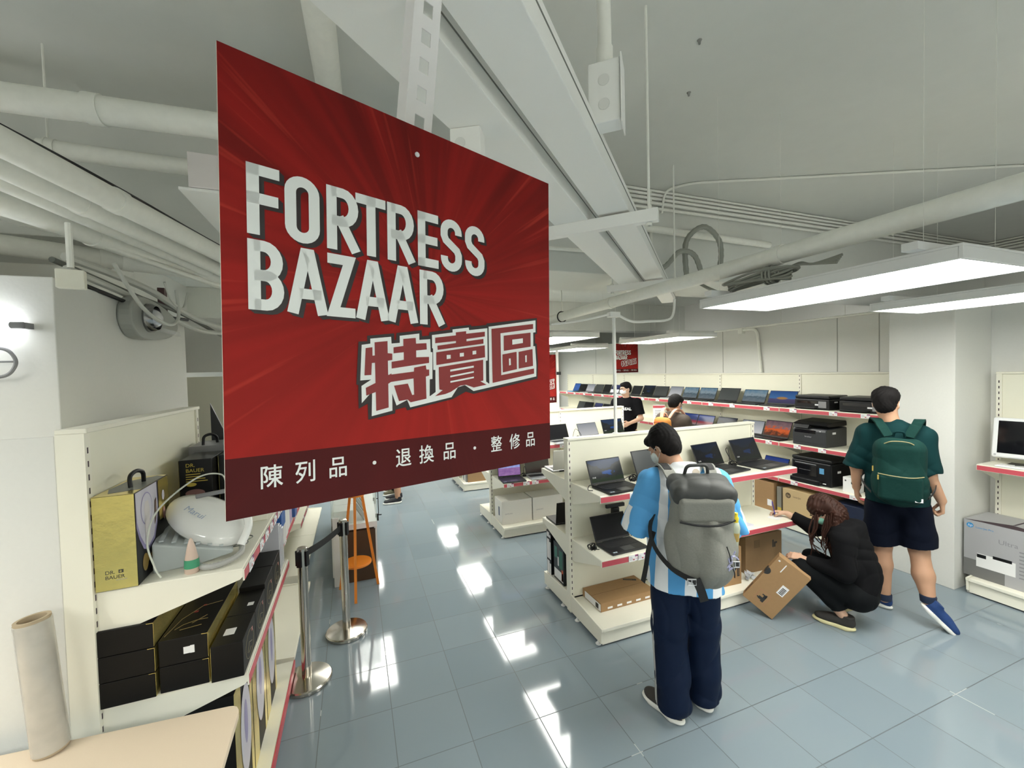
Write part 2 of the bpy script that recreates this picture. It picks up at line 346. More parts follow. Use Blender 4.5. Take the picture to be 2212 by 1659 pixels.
def coil():
    t = thing('cable_coil', 'bundle of coiled grey cable lying on the nearest lit panel', 'cable', (2.12, 1.70, 2.455)); mb = MB()
    for k in range(7):
        a = .06 + .004 * k; P = [(a * .55 * math.cos(u) + .008 * math.sin(3 * u + k), (a + .035) * 1.9 * math.sin(u), .02 + .008 * k + .012 * math.cos(u * 2 + k)) for u in [i * math.pi / 12 for i in range(24)]]
        mb.tube(P, .007, 6, closed=True)
    mb.build('loops', M_flex, t, smooth=True)
    mb = MB()
    for k in range(5): mb.tube(spline([(.0, -.10, .04), (.01 * k, -.20, .07 + .004 * k), (.0, -.30, .055), (.01 * k - .02, -.42, .03 + .01 * k)]), .006, 6)
    for a in (0, .02, .04): mb.tube([(.045 * math.cos(u), -.06 - a, .05 + .045 * math.sin(u)) for u in [i * math.pi / 8 for i in range(16)]], .006, 6, closed=True)
    mb.build('loose_ends', M_flex, t, smooth=True)
coil()
# vertical conduit with junction box
t = thing('junction_box', 'white metal junction box with round knock-outs hanging on a vertical conduit', 'junction box', (.79, 1.17, 2.80), R(-42))
mb = MB().box(-.05, .05, -.035, .035, 0, .19); mb.build('box_body', M_tray, t, bevel=.004)
for z in (.055, .13): MB().at((0, -.0365, z), (R(90), 0, 0)).lathe([(.018, -.001), (.018, 0), (.0165, .0005)], 20).build('knock_out', mat('knockout', (.80, .80, .76), .5), t)
MB().box(.052, .056, -.045, .045, -.015, .195).build('side_cover', M_tray, t); MB().box(.0495, .0525, -.030, .030, .005, .185).build('side_gap', M_black, t)
MB().tube([(0, 0, .19), (0, 0, .80)], .022, 16).tube([(0, 0, .19), (0, 0, .25)], .026, 16).build('conduit', M_pipe, t, smooth=True)
t = thing('junction_box', 'white junction box half hidden behind the top edge of the red sign', 'junction box', (.33, 1.20, 2.62), R(-30))
MB().box(-.04, .05, -.03, .03, 0, .10).build('box_body', M_tray, t, bevel=.004)
MB().at((-.01, -.0315, .055), (R(90), 0, 0)).lathe([(.016, -.001), (.016, 0), (.0145, .0005)], 20).build('knock_out', MATS['knockout'], t)
t = thing('bracket_box', 'pinkish white box bracket on a plate left of the red sign', 'bracket', (-.675, 2.20, 2.84), R(0))
MB().box(0, .9, 0, .7, 0, .012).build('plate', M_tray, t); MB().box(.037, .86, -.005, .12, .014, .165).build('box_body', mat('pinkish_paint', (.80, .74, .72), .6), t, bevel=.003)
M_flexd = mat('anchor_grey', (.25, .25, .23), .7)
# ceiling anchors
for i, (x, y) in enumerate(((1.62, 1.60), (1.86, 1.92))):
    tag(MB().at((x, y, CZ - .02)).lathe([(.005, 0), (.007, .012), (.012, .02)], 12).build('ceiling_anchor', M_flexd, smooth=True), ('nearer' if i == 0 else 'farther') + ' small anchor stub in the bare ceiling right of the rod', 'anchor')
# conduits on the right wall
pipe('curved conduit coming down the right wall above the panels', bend([(5.44, 4.62, 2.55), (5.44, 4.38, 2.55), (5.44, 4.32, 1.92)], .18, 8), .02, (), name='conduit', cat='conduit', n=10)
pipe('long horizontal conduit on the right wall behind the lights', [(5.452, 2.55, 2.578), (5.452, 9, 2.578)], .014, (), name='conduit', cat='conduit', n=8)
tag(MB().box(5.41, 5.465, 4.60, 4.68, 2.50, 2.575).build('conduit_box', M_pipe, bevel=.004), 'small square conduit box on the right wall at the conduit bend', 'conduit box')
# ---------------------------------------------------------------- emergency lamp, tube lamp, junction on the left partition
t = thing('emergency_lamp', 'round glass spotlight in a grey housing high on the left partition', 'lamp', (-1.2, 3.05, 2.27))
mb = MB(); prof = []
o = MB(); n = 28
pts = [(.15 * math.cos(a) * (3.4 if math.cos(a) > 0 else 1), .125 * math.sin(a)) for a in [2 * math.pi * i / n for i in range(n)]]
o.prism([(p[0], p[1] + .12) for p in pts], 'x', 0, .07); o.build('housing', mat('lamp_housing', (.38, .39, .36), .45), t, bevel=.012, seg=3)
MB().at((.07, .05, .125), (0, R(90), 0)).lathe([(.085, 0), (.085, .02), (.07, .045), (.068, .02), (.02, .005)], 28).build('reflector', mat('chrome_reflector', (.3, .3, .3), .15, metal=1), t, smooth=True)
MB().at((.085, .05, .122)).lathe([(.058 * math.cos(a), .058 * math.sin(a)) for a in [R(-88 + 16 * k) for k in range(12)]], 20).build('glass_bulb', mat('bulb_glass', (.75, .75, .78), .1, metal=.5), t, smooth=True)
MB().at((.10, .16, .08), (0, 0, R(60))).prism([(-.01, -.02), (.12, -.045), (.11, -.02), (-.01, .0)], 'y', 0, .03).build('clear_visor', M_clearp, t)
t = thing('tube_lamp', 'lit fluorescent tube on the left partition, cut by the left edge', 'lamp', (-1.255, 2.40, 2.265))
MB().tube([(-.9, -.05, 0), (-.06, -.05, 0)], .013, 14).build('tube', mat('lit_tube', (1, 1, 1), .3, emit=(.92, .96, 1), estr=14), t, smooth=True)
MB().tube([(-.06, -.05, 0), (-.02, -.05, 0)], .014, 14).box(-.035, -.015, -.05, 0, -.012, .012).build('end_cap', M_grey, t)
t = thing('wall_hook', 'grey oval metal bracket on the partition under the tube lamp', 'bracket', (-1.335, 2.36, 2.115))
MB().tube(bend([(-.16, 0, .06), (0, 0, .055), (.03, 0, 0), (0, 0, -.06), (-.16, 0, -.075)], .04, 6), .007, 8).tube([(-.16, 0, 0), (.025, 0, 0)], .004, 8).build('loop', M_grey, t, smooth=True)
t = thing('junction_box', 'flat cream junction box hanging at the top corner of the left partition', 'junction box', (-1.12, 2.36, 2.455), R(12))
MB().box(-.045, .045, -.02, .02, -.03, .05).build('box_body', M_cream, t, bevel=.004); MB().tube([(0, 0, .06), (0, 0, .25)], .012, 8).build('stem', M_pipe, t)
rc = random.Random(3)
def loosecable(i, label, pts, r, m): flex(label, pts, r, 'cable', 'cable', m, False)
CB = [('pale cable sagging in a deep loop in front of the round spotlight', [(-1.08, 2.62, 2.60), (-1.06, 2.85, 2.42), (-1.04, 3.1, 2.36), (-1.04, 3.28, 2.42), (-1.05, 3.3, 2.60)], .010, M_cable),
      ('thin pale cable loop hanging under the pipe bundle', [(-1.06, 3.15, 2.62), (-1.05, 3.22, 2.52), (-1.05, 3.4, 2.50), (-1.05, 3.5, 2.62)], .007, M_cable),
      ('black cable running along the top of the partition', [(-1.22, 2.62, 2.50), (-1.18, 2.9, 2.47), (-1.16, 3.3, 2.44), (-1.15, 3.8, 2.47)], .011, M_black),
      ('grey cable bundle draped behind the spotlight', [(-1.25, 2.6, 2.56), (-1.2, 3.0, 2.52), (-1.17, 3.5, 2.46), (-1.15, 4.1, 2.42), (-1.1, 4.6, 2.45)], .018, M_cable),
      ('brownish grey cable above the partition edge', [(-1.3, 2.6, 2.60), (-1.22, 3.2, 2.54), (-1.2, 3.9, 2.52), (-1.1, 4.8, 2.38)], .014, M_cabled),
      ('thick white hose over the partition running behind the sign', [(-1.3, 2.7, 2.64), (-1.2, 3.3, 2.60), (-1.15, 4.1, 2.50), (-.9, 5.0, 2.46)], .022, M_cable),
      ('thin cable hanging down past the partition end', [(-1.25, 3.88, 2.49), (-1.25, 3.93, 2.45), (-1.25, 3.94, 2.2), (-1.24, 3.94, 2.0)], .005, M_cabled)]
for i, (lb, p, r, m) in enumerate(CB): loosecable(i, lb, p, r, m)
# ---------------------------------------------------------------- slotted angle above the sign
SA = thing('slotted_angle', 'white slotted angle bar holding up the big red sign', 'bar')
a0 = Vector((.105, .775, 2.28)); a1 = Vector((.153, .778, 2.716)); ax = (a1 - a0).normalized()
sd = Vector((.94, .343, -.018)); sd = (sd - ax * sd.dot(ax)).normalized(); nn = ax.cross(sd).normalized()
SA.matrix_world = Matrix(((sd.x, ax.x, -nn.x, a0.x), (sd.y, ax.y, -nn.y, a0.y), (sd.z, ax.z, -nn.z, a0.z), (0, 0, 0, 1)))
LA = (a1 - a0).length; M_sa = mat('white_slotted_steel', (.86, .84, .83), .45)
mb = MB(); hw = .0255; t_ = .0018; pitch = .052; y = 0; k = 0
# face with punched slots: strips + webs
sw = .0095
mb.box(-hw, -sw, 0, LA, 0, t_); mb.box(sw, hw, 0, LA, 0, t_)
while y < LA:
    mb.box(-sw, sw, y, min(LA, y + pitch - .026), 0, t_); y += pitch
mb.build('slotted_face', M_sa, SA)
MB().box(-hw - .0018, -hw, 0, LA, -.036, t_).build('side_flange', M_sa, SA)

# unseen fill tubes added behind the camera and partitions to brighten the ceiling
def fill_batten(label, loc, rz):
    t = thing('fill_lamp', label, 'ceiling light', loc, rz, 'added fill lamps out of view'); MB().box(-.62, .62, -.03, .03, .03, .08).build('housing', M_lframe, t, bevel=.004)
    MB().tube([(-.58, 0, 0), (.58, 0, 0)], .014, 12).build('tube', mat('fill_lamp_glow', (1, 1, 1), .3, emit=(1, 1, .94), estr=36), t, smooth=True)
    MB().tube([(-.5, 0, .08), (-.5, 0, CZ - loc[2])], .004, 6).tube([(.5, 0, .08), (.5, 0, CZ - loc[2])], .004, 6).build('hanging_rod', M_pipe, t)
fill_batten('added fill tube lamp behind the camera, left', (-1.6, -.9, 2.45), 0)
fill_batten('added fill tube lamp behind the camera, middle', (.9, -1.0, 2.45), 0)
fill_batten('added fill tube lamp behind the camera, right', (3.6, -1.0, 2.45), 0)
fill_batten('added fill tube lamp above the area left of the partition', (-3.2, 2.0, 2.45), R(90))
fill_batten('added fill tube lamp beyond the right wall, nearer one', (6.9, 1.2, 2.2), R(90))
fill_batten('added fill tube lamp beyond the right wall, middle one', (6.9, 4.6, 2.2), R(90))
fill_batten('added fill tube lamp beyond the right wall, farther one', (6.9, 8.0, 2.2), R(90))
# ---------------------------------------------------------------- red signs
GL = {'F': (.47, [([(0, 0), (0, 1)], 0), ([(0, 1), (1, 1)], 0), ([(0, .52), (.93, .52)], 0)]),
      'O': (.5, [('O',)]), 'R': (.5, [([(0, 0), (0, 1)], 0), ('Rb',), ([(.42, .46), (1, 0)], 0)]),
      'T': (.47, [([(.5, 0), (.5, 1)], 0), ([(-.1, 1), (1.1, 1)], 0)]),
      'E': (.43, [([(0, 0), (0, 1)], 0), ([(0, 1), (1, 1)], 0), ([(0, .5), (.93, .5)], 0), ([(0, 0), (1, 0)], 0)]),
      'S': (.48, [('S',)]), 'B': (.48, [([(0, 0), (0, 1)], 0), ('Bb',)]),
      'A': (.55, [([(-.05, 0), (.5, 1), (1.05, 0)], 0), ([(.2, .27), (.8, .27)], 0)]), 'Z': (.45, [([(-.02, 1), (1, 1), (0, 0), (1.03, 0)], 0)])}
def arc(cx, cy, rx, ry, a0, a1, n=8): return [(cx + rx * math.cos(R(a0 + (a1 - a0) * i / n)), cy + ry * math.sin(R(a0 + (a1 - a0) * i / n))) for i in range(n + 1)]
def ribbon(mb, pts, t, z, m, closed=False, ext=(0, 0)):
    P = [Vector(pts[0])]
    for p in pts[1:]:
        if (Vector(p) - P[-1]).length > 2e-4: P.append(Vector(p))
    if closed and (P[0] - P[-1]).length < 2e-4: P.pop()
    n = len(P)
    if not closed:
        P[0] = P[0] + (P[0] - P[1]).normalized() * ext[0]; P[-1] = P[-1] + (P[-1] - P[-2]).normalized() * ext[1]
    Lf = []; Rt = []
    for i in range(n):
        a = P[i - 1] if (closed or i > 0) else None; b = P[(i + 1) % n] if (closed or i < n - 1) else None
        d1 = (P[i] - a).normalized() if a is not None else None; d2 = (b - P[i]).normalized() if b is not None else None
        if d1 is None: d1 = d2
        if d2 is None: d2 = d1
        tn = (d1 + d2)
        tn = tn.normalized() if tn.length > 1e-6 else d2
        nm = Vector((-tn.y, tn.x)); c = max(.35, nm.dot(Vector((-d1.y, d1.x)))); o = nm * (t / 2 / c)
        Lf.append(P[i] + o); Rt.append(P[i] - o)
    vs = [(p.x, p.y, z) for p in Lf] + [(p.x, p.y, z) for p in Rt]
    fs = [(n + i, n + (i + 1) % n, (i + 1) % n, i) for i in range(n if closed else n - 1)]
    mb.add(vs, fs, m)
def letter(mb, ch, x0, x1, yb, yt, t, z, m, grow=0.0):
    tt = t + grow * 2; h = t / 2
    def X(u): return x0 + h + u * (x1 - x0 - t)
    def Y(v): return yb + h + v * (yt - yb - t)
    wx = (x1 - x0 - t); wy = (yt - yb - t)
    for st in GL[ch][1]:
        if st[0] == 'O':
            r = wx / 2; pts = arc(X(.5), Y(1) - r, r, r, 0, 180, 12) + arc(X(.5), Y(0) + r, r, r, 180, 360, 12); ribbon(mb, pts, tt, z, m, True)
        elif st[0] == 'Rb':
            r = wy * .27; pts = [(X(0), Y(1)), (X(1) - r * .75, Y(1))] + arc(X(1) - r * .75, Y(1) - r, r * .75, r, 90, -90, 10) + [(X(0), Y(1) - 2 * r)]; ribbon(mb, pts, tt, z, m)
        elif st[0] == 'Bb':
            r = wy * .25; pts = [(X(0), Y(1)), (X(1) - r * .85, Y(1))] + arc(X(1) - r * .85, Y(1) - r, r * .8, r, 90, -90, 10) + [(X(0), Y(1) - 2 * r)]; ribbon(mb, pts, tt, z, m)
            pts = [(X(0), Y(.5)), (X(1) - r * .75, Y(.5))] + arc(X(1) - r * .75, Y(.5) - r, r * .75, r, 90, -90, 10) + [(X(0), Y(0))]; ribbon(mb, pts, tt, z, m)
        elif st[0] == 'S':
            r = wx / 2; pts = [(X(1), Y(.76))] + arc(X(.5), Y(1) - r, r, r, 0, 180, 12) + [(X(0), Y(.70)), (X(.12), Y(.60)), (X(.5), Y(.50)), (X(.88), Y(.40)), (X(1), Y(.30))] + arc(X(.5), Y(0) + r, r, r, 0, -180, 12) + [(X(0), Y(.24))]
            ribbon(mb, pts, tt, z, m)
        else:
            pts = [(X(u), Y(v)) for u, v in st[0]]
            e = h + grow
            if ch == 'A' and len(pts) == 3:
                pts = [(X(-.02), Y(0)), (X(.5) - t * .18, Y(1)), (X(.5) + t * .18, Y(1)), (X(1.02), Y(0))]
            ribbon(mb, pts, tt, z, m, False, (e if pts[0][1] != pts[1][1] or ch != 'A' else 0, e))
HAN = {"K":[[0.289,0.607],[0.312,0.605],[0.312,0.591],[0.387,0.58],[0.387,0.598],[0.393,0.597],[0.394,0.579],[0.471,0.566],[0.472,0.583],[0.494,0.58],[0.496,0.57],[0.567,0.558],[0.567,0.55],[0.644,0.538],[0.645,0.543],[0.704,0.534],[0.706,0.529],[0.934,0.492],[0.934,0.548],[0.924,0.55],[0.924,0.582],[0.932,0.583],[0.938,0.651],[0.935,0.707],[0.651,0.752],[0.622,0.744],[0.573,0.765],[0.423,0.79],[0.418,0.781],[0.388,0.786],[0.387,0.796],[0.312,0.808],[0.311,0.766],[0.287,0.778],[0.287,0.718],[0.282,0.716]],"W1":[[0.297,0.615],[0.32,0.611],[0.32,0.598],[0.378,0.59],[0.379,0.608],[0.403,0.605],[0.403,0.586],[0.463,0.576],[0.463,0.594],[0.498,0.59],[0.499,0.627],[0.505,0.627],[0.504,0.704],[0.495,0.705],[0.494,0.753],[0.51,0.75],[0.516,0.768],[0.432,0.782],[0.423,0.761],[0.391,0.775],[0.379,0.742],[0.379,0.788],[0.321,0.799],[0.323,0.735],[0.295,0.764],[0.295,0.72],[0.321,0.704],[0.292,0.706]],"W2":[[0.504,0.578],[0.575,0.566],[0.575,0.557],[0.635,0.547],[0.636,0.555],[0.708,0.544],[0.708,0.647],[0.701,0.648],[0.701,0.714],[0.716,0.723],[0.716,0.733],[0.651,0.743],[0.618,0.724],[0.592,0.73],[0.569,0.759],[0.497,0.771],[0.492,0.755],[0.514,0.742],[0.514,0.678],[0.507,0.678],[0.507,0.617],[0.504,0.615]],"W3":[[0.713,0.539],[0.926,0.501],[0.926,0.543],[0.914,0.545],[0.914,0.593],[0.923,0.592],[0.929,0.66],[0.928,0.699],[0.708,0.734],[0.714,0.72]],"R1":[[0.331,0.607],[0.367,0.602],[0.368,0.779],[0.333,0.786]],"R2":[[0.307,0.623],[0.325,0.62],[0.325,0.642],[0.333,0.641],[0.333,0.66],[0.323,0.661],[0.321,0.692],[0.303,0.693]],"R3":[[0.364,0.634],[0.38,0.635],[0.38,0.652],[0.363,0.655]],"R4":[[0.306,0.725],[0.334,0.712],[0.377,0.688],[0.377,0.71],[0.334,0.736],[0.307,0.745]],"R5":[[0.413,0.594],[0.451,0.589],[0.452,0.605],[0.485,0.602],[0.486,0.62],[0.452,0.624],[0.452,0.643],[0.493,0.641],[0.493,0.658],[0.378,0.675],[0.378,0.657],[0.414,0.651],[0.414,0.63],[0.384,0.634],[0.384,0.618],[0.413,0.613]],"R6":[[0.36,0.693],[0.444,0.683],[0.445,0.672],[0.482,0.665],[0.484,0.677],[0.493,0.677],[0.493,0.694],[0.482,0.697],[0.483,0.76],[0.433,0.768],[0.424,0.76],[0.398,0.763],[0.384,0.721],[0.425,0.716],[0.438,0.748],[0.444,0.747],[0.443,0.702],[0.36,0.713]],"R7":[[0.514,0.585],[0.586,0.574],[0.586,0.565],[0.624,0.559],[0.624,0.567],[0.697,0.556],[0.697,0.571],[0.625,0.583],[0.625,0.59],[0.691,0.579],[0.691,0.594],[0.522,0.62],[0.521,0.608],[0.586,0.597],[0.586,0.591],[0.514,0.601]],"R8":[[0.517,0.627],[0.696,0.599],[0.697,0.637],[0.517,0.664]],"R9":[[0.525,0.67],[0.689,0.645],[0.689,0.711],[0.677,0.713],[0.702,0.724],[0.651,0.732],[0.622,0.723],[0.6,0.725],[0.566,0.743],[0.546,0.749],[0.511,0.754],[0.538,0.737],[0.526,0.735]],"R10":[[0.724,0.545],[0.913,0.515],[0.913,0.532],[0.762,0.557],[0.764,0.694],[0.916,0.671],[0.916,0.689],[0.727,0.719]],"R11":[[0.776,0.564],[0.9,0.546],[0.9,0.595],[0.776,0.614]],"R12":[[0.77,0.626],[0.833,0.615],[0.834,0.674],[0.771,0.685]],"R13":[[0.843,0.615],[0.909,0.603],[0.911,0.662],[0.843,0.672]],"S1":[[0.552,0.634],[0.566,0.633],[0.566,0.644],[0.552,0.646]],"S2":[[0.599,0.627],[0.614,0.625],[0.614,0.636],[0.599,0.638]],"S3":[[0.647,0.619],[0.661,0.617],[0.661,0.628],[0.647,0.63]],"S4":[[0.564,0.677],[0.651,0.664],[0.651,0.67],[0.564,0.683]],"S5":[[0.564,0.695],[0.651,0.681],[0.651,0.686],[0.564,0.7]],"S6":[[0.564,0.711],[0.651,0.698],[0.651,0.703],[0.564,0.716]],"S7":[[0.813,0.575],[0.862,0.568],[0.862,0.584],[0.813,0.592]],"S8":[[0.797,0.639],[0.805,0.638],[0.806,0.66],[0.798,0.662]],"S9":[[0.872,0.627],[0.88,0.625],[0.88,0.649],[0.873,0.65]]}
def sign_material():
    m = mat('printed_red_sign', (.4, .02, .02), .6, spec=.12); nt, b = nodes_of(m); L = nt.links.new
    tc = nt.nodes.new('ShaderNodeTexCoord'); s = nt.nodes.new('ShaderNodeSeparateXYZ'); L(tc.outputs['Object'], s.inputs[0])
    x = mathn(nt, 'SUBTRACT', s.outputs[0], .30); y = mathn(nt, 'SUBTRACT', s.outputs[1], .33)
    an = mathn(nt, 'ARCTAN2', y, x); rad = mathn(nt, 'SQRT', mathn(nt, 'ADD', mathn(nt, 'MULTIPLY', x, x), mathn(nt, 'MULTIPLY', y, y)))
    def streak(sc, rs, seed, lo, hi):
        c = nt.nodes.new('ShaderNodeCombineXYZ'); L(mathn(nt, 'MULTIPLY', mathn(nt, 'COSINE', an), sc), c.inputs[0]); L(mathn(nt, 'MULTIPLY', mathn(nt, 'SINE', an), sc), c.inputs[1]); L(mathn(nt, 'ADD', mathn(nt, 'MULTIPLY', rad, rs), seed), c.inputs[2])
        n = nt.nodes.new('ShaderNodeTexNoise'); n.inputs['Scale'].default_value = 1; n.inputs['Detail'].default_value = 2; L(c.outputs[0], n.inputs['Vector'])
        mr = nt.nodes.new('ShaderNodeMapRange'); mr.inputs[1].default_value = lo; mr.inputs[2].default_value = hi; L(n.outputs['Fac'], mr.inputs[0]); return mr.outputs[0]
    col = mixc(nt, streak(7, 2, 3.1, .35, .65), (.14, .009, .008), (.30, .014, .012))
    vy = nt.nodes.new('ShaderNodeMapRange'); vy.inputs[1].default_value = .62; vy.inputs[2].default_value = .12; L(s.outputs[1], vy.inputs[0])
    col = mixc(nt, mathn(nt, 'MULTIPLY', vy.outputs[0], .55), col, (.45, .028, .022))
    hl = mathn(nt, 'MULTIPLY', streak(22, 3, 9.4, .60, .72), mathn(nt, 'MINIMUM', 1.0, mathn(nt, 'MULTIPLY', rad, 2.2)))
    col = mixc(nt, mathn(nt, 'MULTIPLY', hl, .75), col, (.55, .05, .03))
    band = mathn(nt, 'LESS_THAN', s.outputs[1], .0785)
    col = mixc(nt, mathn(nt, 'MULTIPLY', band, .86), col, (.040, .011, .012))
    L(col, b.inputs['Base Color']); return m
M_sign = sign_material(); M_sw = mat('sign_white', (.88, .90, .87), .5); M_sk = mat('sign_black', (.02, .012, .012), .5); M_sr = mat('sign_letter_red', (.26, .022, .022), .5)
M_edge = mat('foam_board_edge', (.82, .78, .68), .7)
def make_sign():
    t = thing('hanging_sign', '', 'sign'); W = .594; H = .6
    # local: x right, y up on the board, z out toward the reader
    MB().box(0, W, 0, H, -.005, -.0003, 0).build('board', M_edge, t)
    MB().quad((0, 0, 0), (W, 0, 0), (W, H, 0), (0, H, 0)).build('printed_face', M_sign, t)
    w = MB(); k = MB()
    ROW1 = [('F', .048, .113), ('O', .123, .199), ('R', .215, .293), ('T', .291, .362), ('R', .371, .45), ('E', .462, .529), ('S', .537, .612), ('S', .624, .699)]
    ROW2 = [('B', .048, .119), ('A', .128, .212), ('Z', .216, .281), ('A', .287, .371), ('A', .371, .457), ('R', .466, .545)]
    for row, v0, v1 in ((ROW1, .232, .385), (ROW2, .396, .549)):
        for ch, a, b_ in row:
            letter(w, ch, a * W, b_ * W, H * (1 - v1), H * (1 - v0), .0145, .0012, 0)
            for q in (.002, .004, .006): letter(k, ch, a * W + q, b_ * W + q, H * (1 - v1) - q * .8, H * (1 - v0) - q * .8, .0145, .0006, 0)
    k.build('letter_shadow', M_sk, t); w.build('lettering', M_sw, t)
    def P(k_, z): return [(p[0] * W, H * (1 - p[1]), z) for p in HAN[k_]]
    def poly(mb, k_, z): vs = P(k_, z); mb.add(vs, [tuple(range(len(vs)))[::-1]])
    a = MB(); poly(a, 'K', .0009); a.build('character_shadow', M_sk, t)
    a = MB(); [poly(a, x, .0013 + .0001 * i) for i, x in enumerate(('W1', 'W2', 'W3'))]; a.build('character_outline', M_sw, t)
    a = MB(); [poly(a, 'R%d' % i, .0018 + .00003 * i) for i in range(1, 14)]; a.build('characters', M_sr, t)
    a = MB(); [poly(a, 'S%d' % i, .0026) for i in range(1, 10)]
    a.build('character_details', M_sw, t)
    for ch, u in (('陳', .086), ('列', .158), ('品', .233), ('退', .41), ('換', .482), ('品', .56), ('整', .742), ('修', .823), ('品', .897)):
        a = MB(); [put_text(a, ch, .033, Matrix.Translation((u * W + dx, H * (1 - .939) + dy, .0010 + 1e-5 * j)), 0, 'CENTER', sx=.88) for j, (dx, dy) in enumerate(((0, 0), (.0005, 0), (0, .0005), (.0005, .0005)))]; a.build('small_character', M_sw, t)
    for u in (.327, .654): MB().at((u * W, H * (1 - .921), .0006)).lathe([(.003, 0), (.003, .0005)], 12).build('dot_mark', M_sw, t)
    MB().at((.464 * W, H * (1 - .077), 0)).lathe([(.0042, 0), (.0042, .001), (.003, .002)], 14).build('fixing_screw', M_white, t)
    return t
sign0 = make_sign()
def pose(o, org, xd, yd=(0, 0, 1), s=1.0):
    x = Vector(xd).normalized(); y = Vector(yd); y = (y - x * y.dot(x)).normalized(); z = x.cross(y)
    o.matrix_world = Matrix(((x.x * s, y.x * s, z.x * s, org[0]), (x.y * s, y.y * s, z.y * s, org[1]), (x.z * s, y.z * s, z.z * s, org[2]), (0, 0, 0, 1)))
p_bl = Vector((-.1570, .6187, 1.8399)); p_br = Vector((.3988, .8282, 1.8273)); p_tl = Vector((-.1475, .6206, 2.4399))
pose(sign0, p_bl, p_br - p_bl, p_tl - p_bl)
sign0['label'] = 'large red hanging sign nearest the camera with white and red lettering'
o = copy_tree(sign0); pose(o, (4.74, 6.9, 1.945), (1, .0, 0), (0, 0, 1), .95); o['label'] = 'small red hanging sign far off above the wall shelving'
tag(MB().tube([(4.8, 6.915, 2.51), (4.8, 6.915, 3.6)], .004, 6).tube([(5.24, 6.915, 2.51), (5.24, 6.915, 3.6)], .004, 6).build('sign_wires', M_pipe), 'pair of thin wires holding the small far red sign', 'wire')
o = copy_tree(sign0); pose(o, (2.35, 5.95, 1.50), (.96, .22, 0), (0, 0, 1), 1.30); o['label'] = 'red sign on a white post, mostly hidden by the right edge of the large sign'
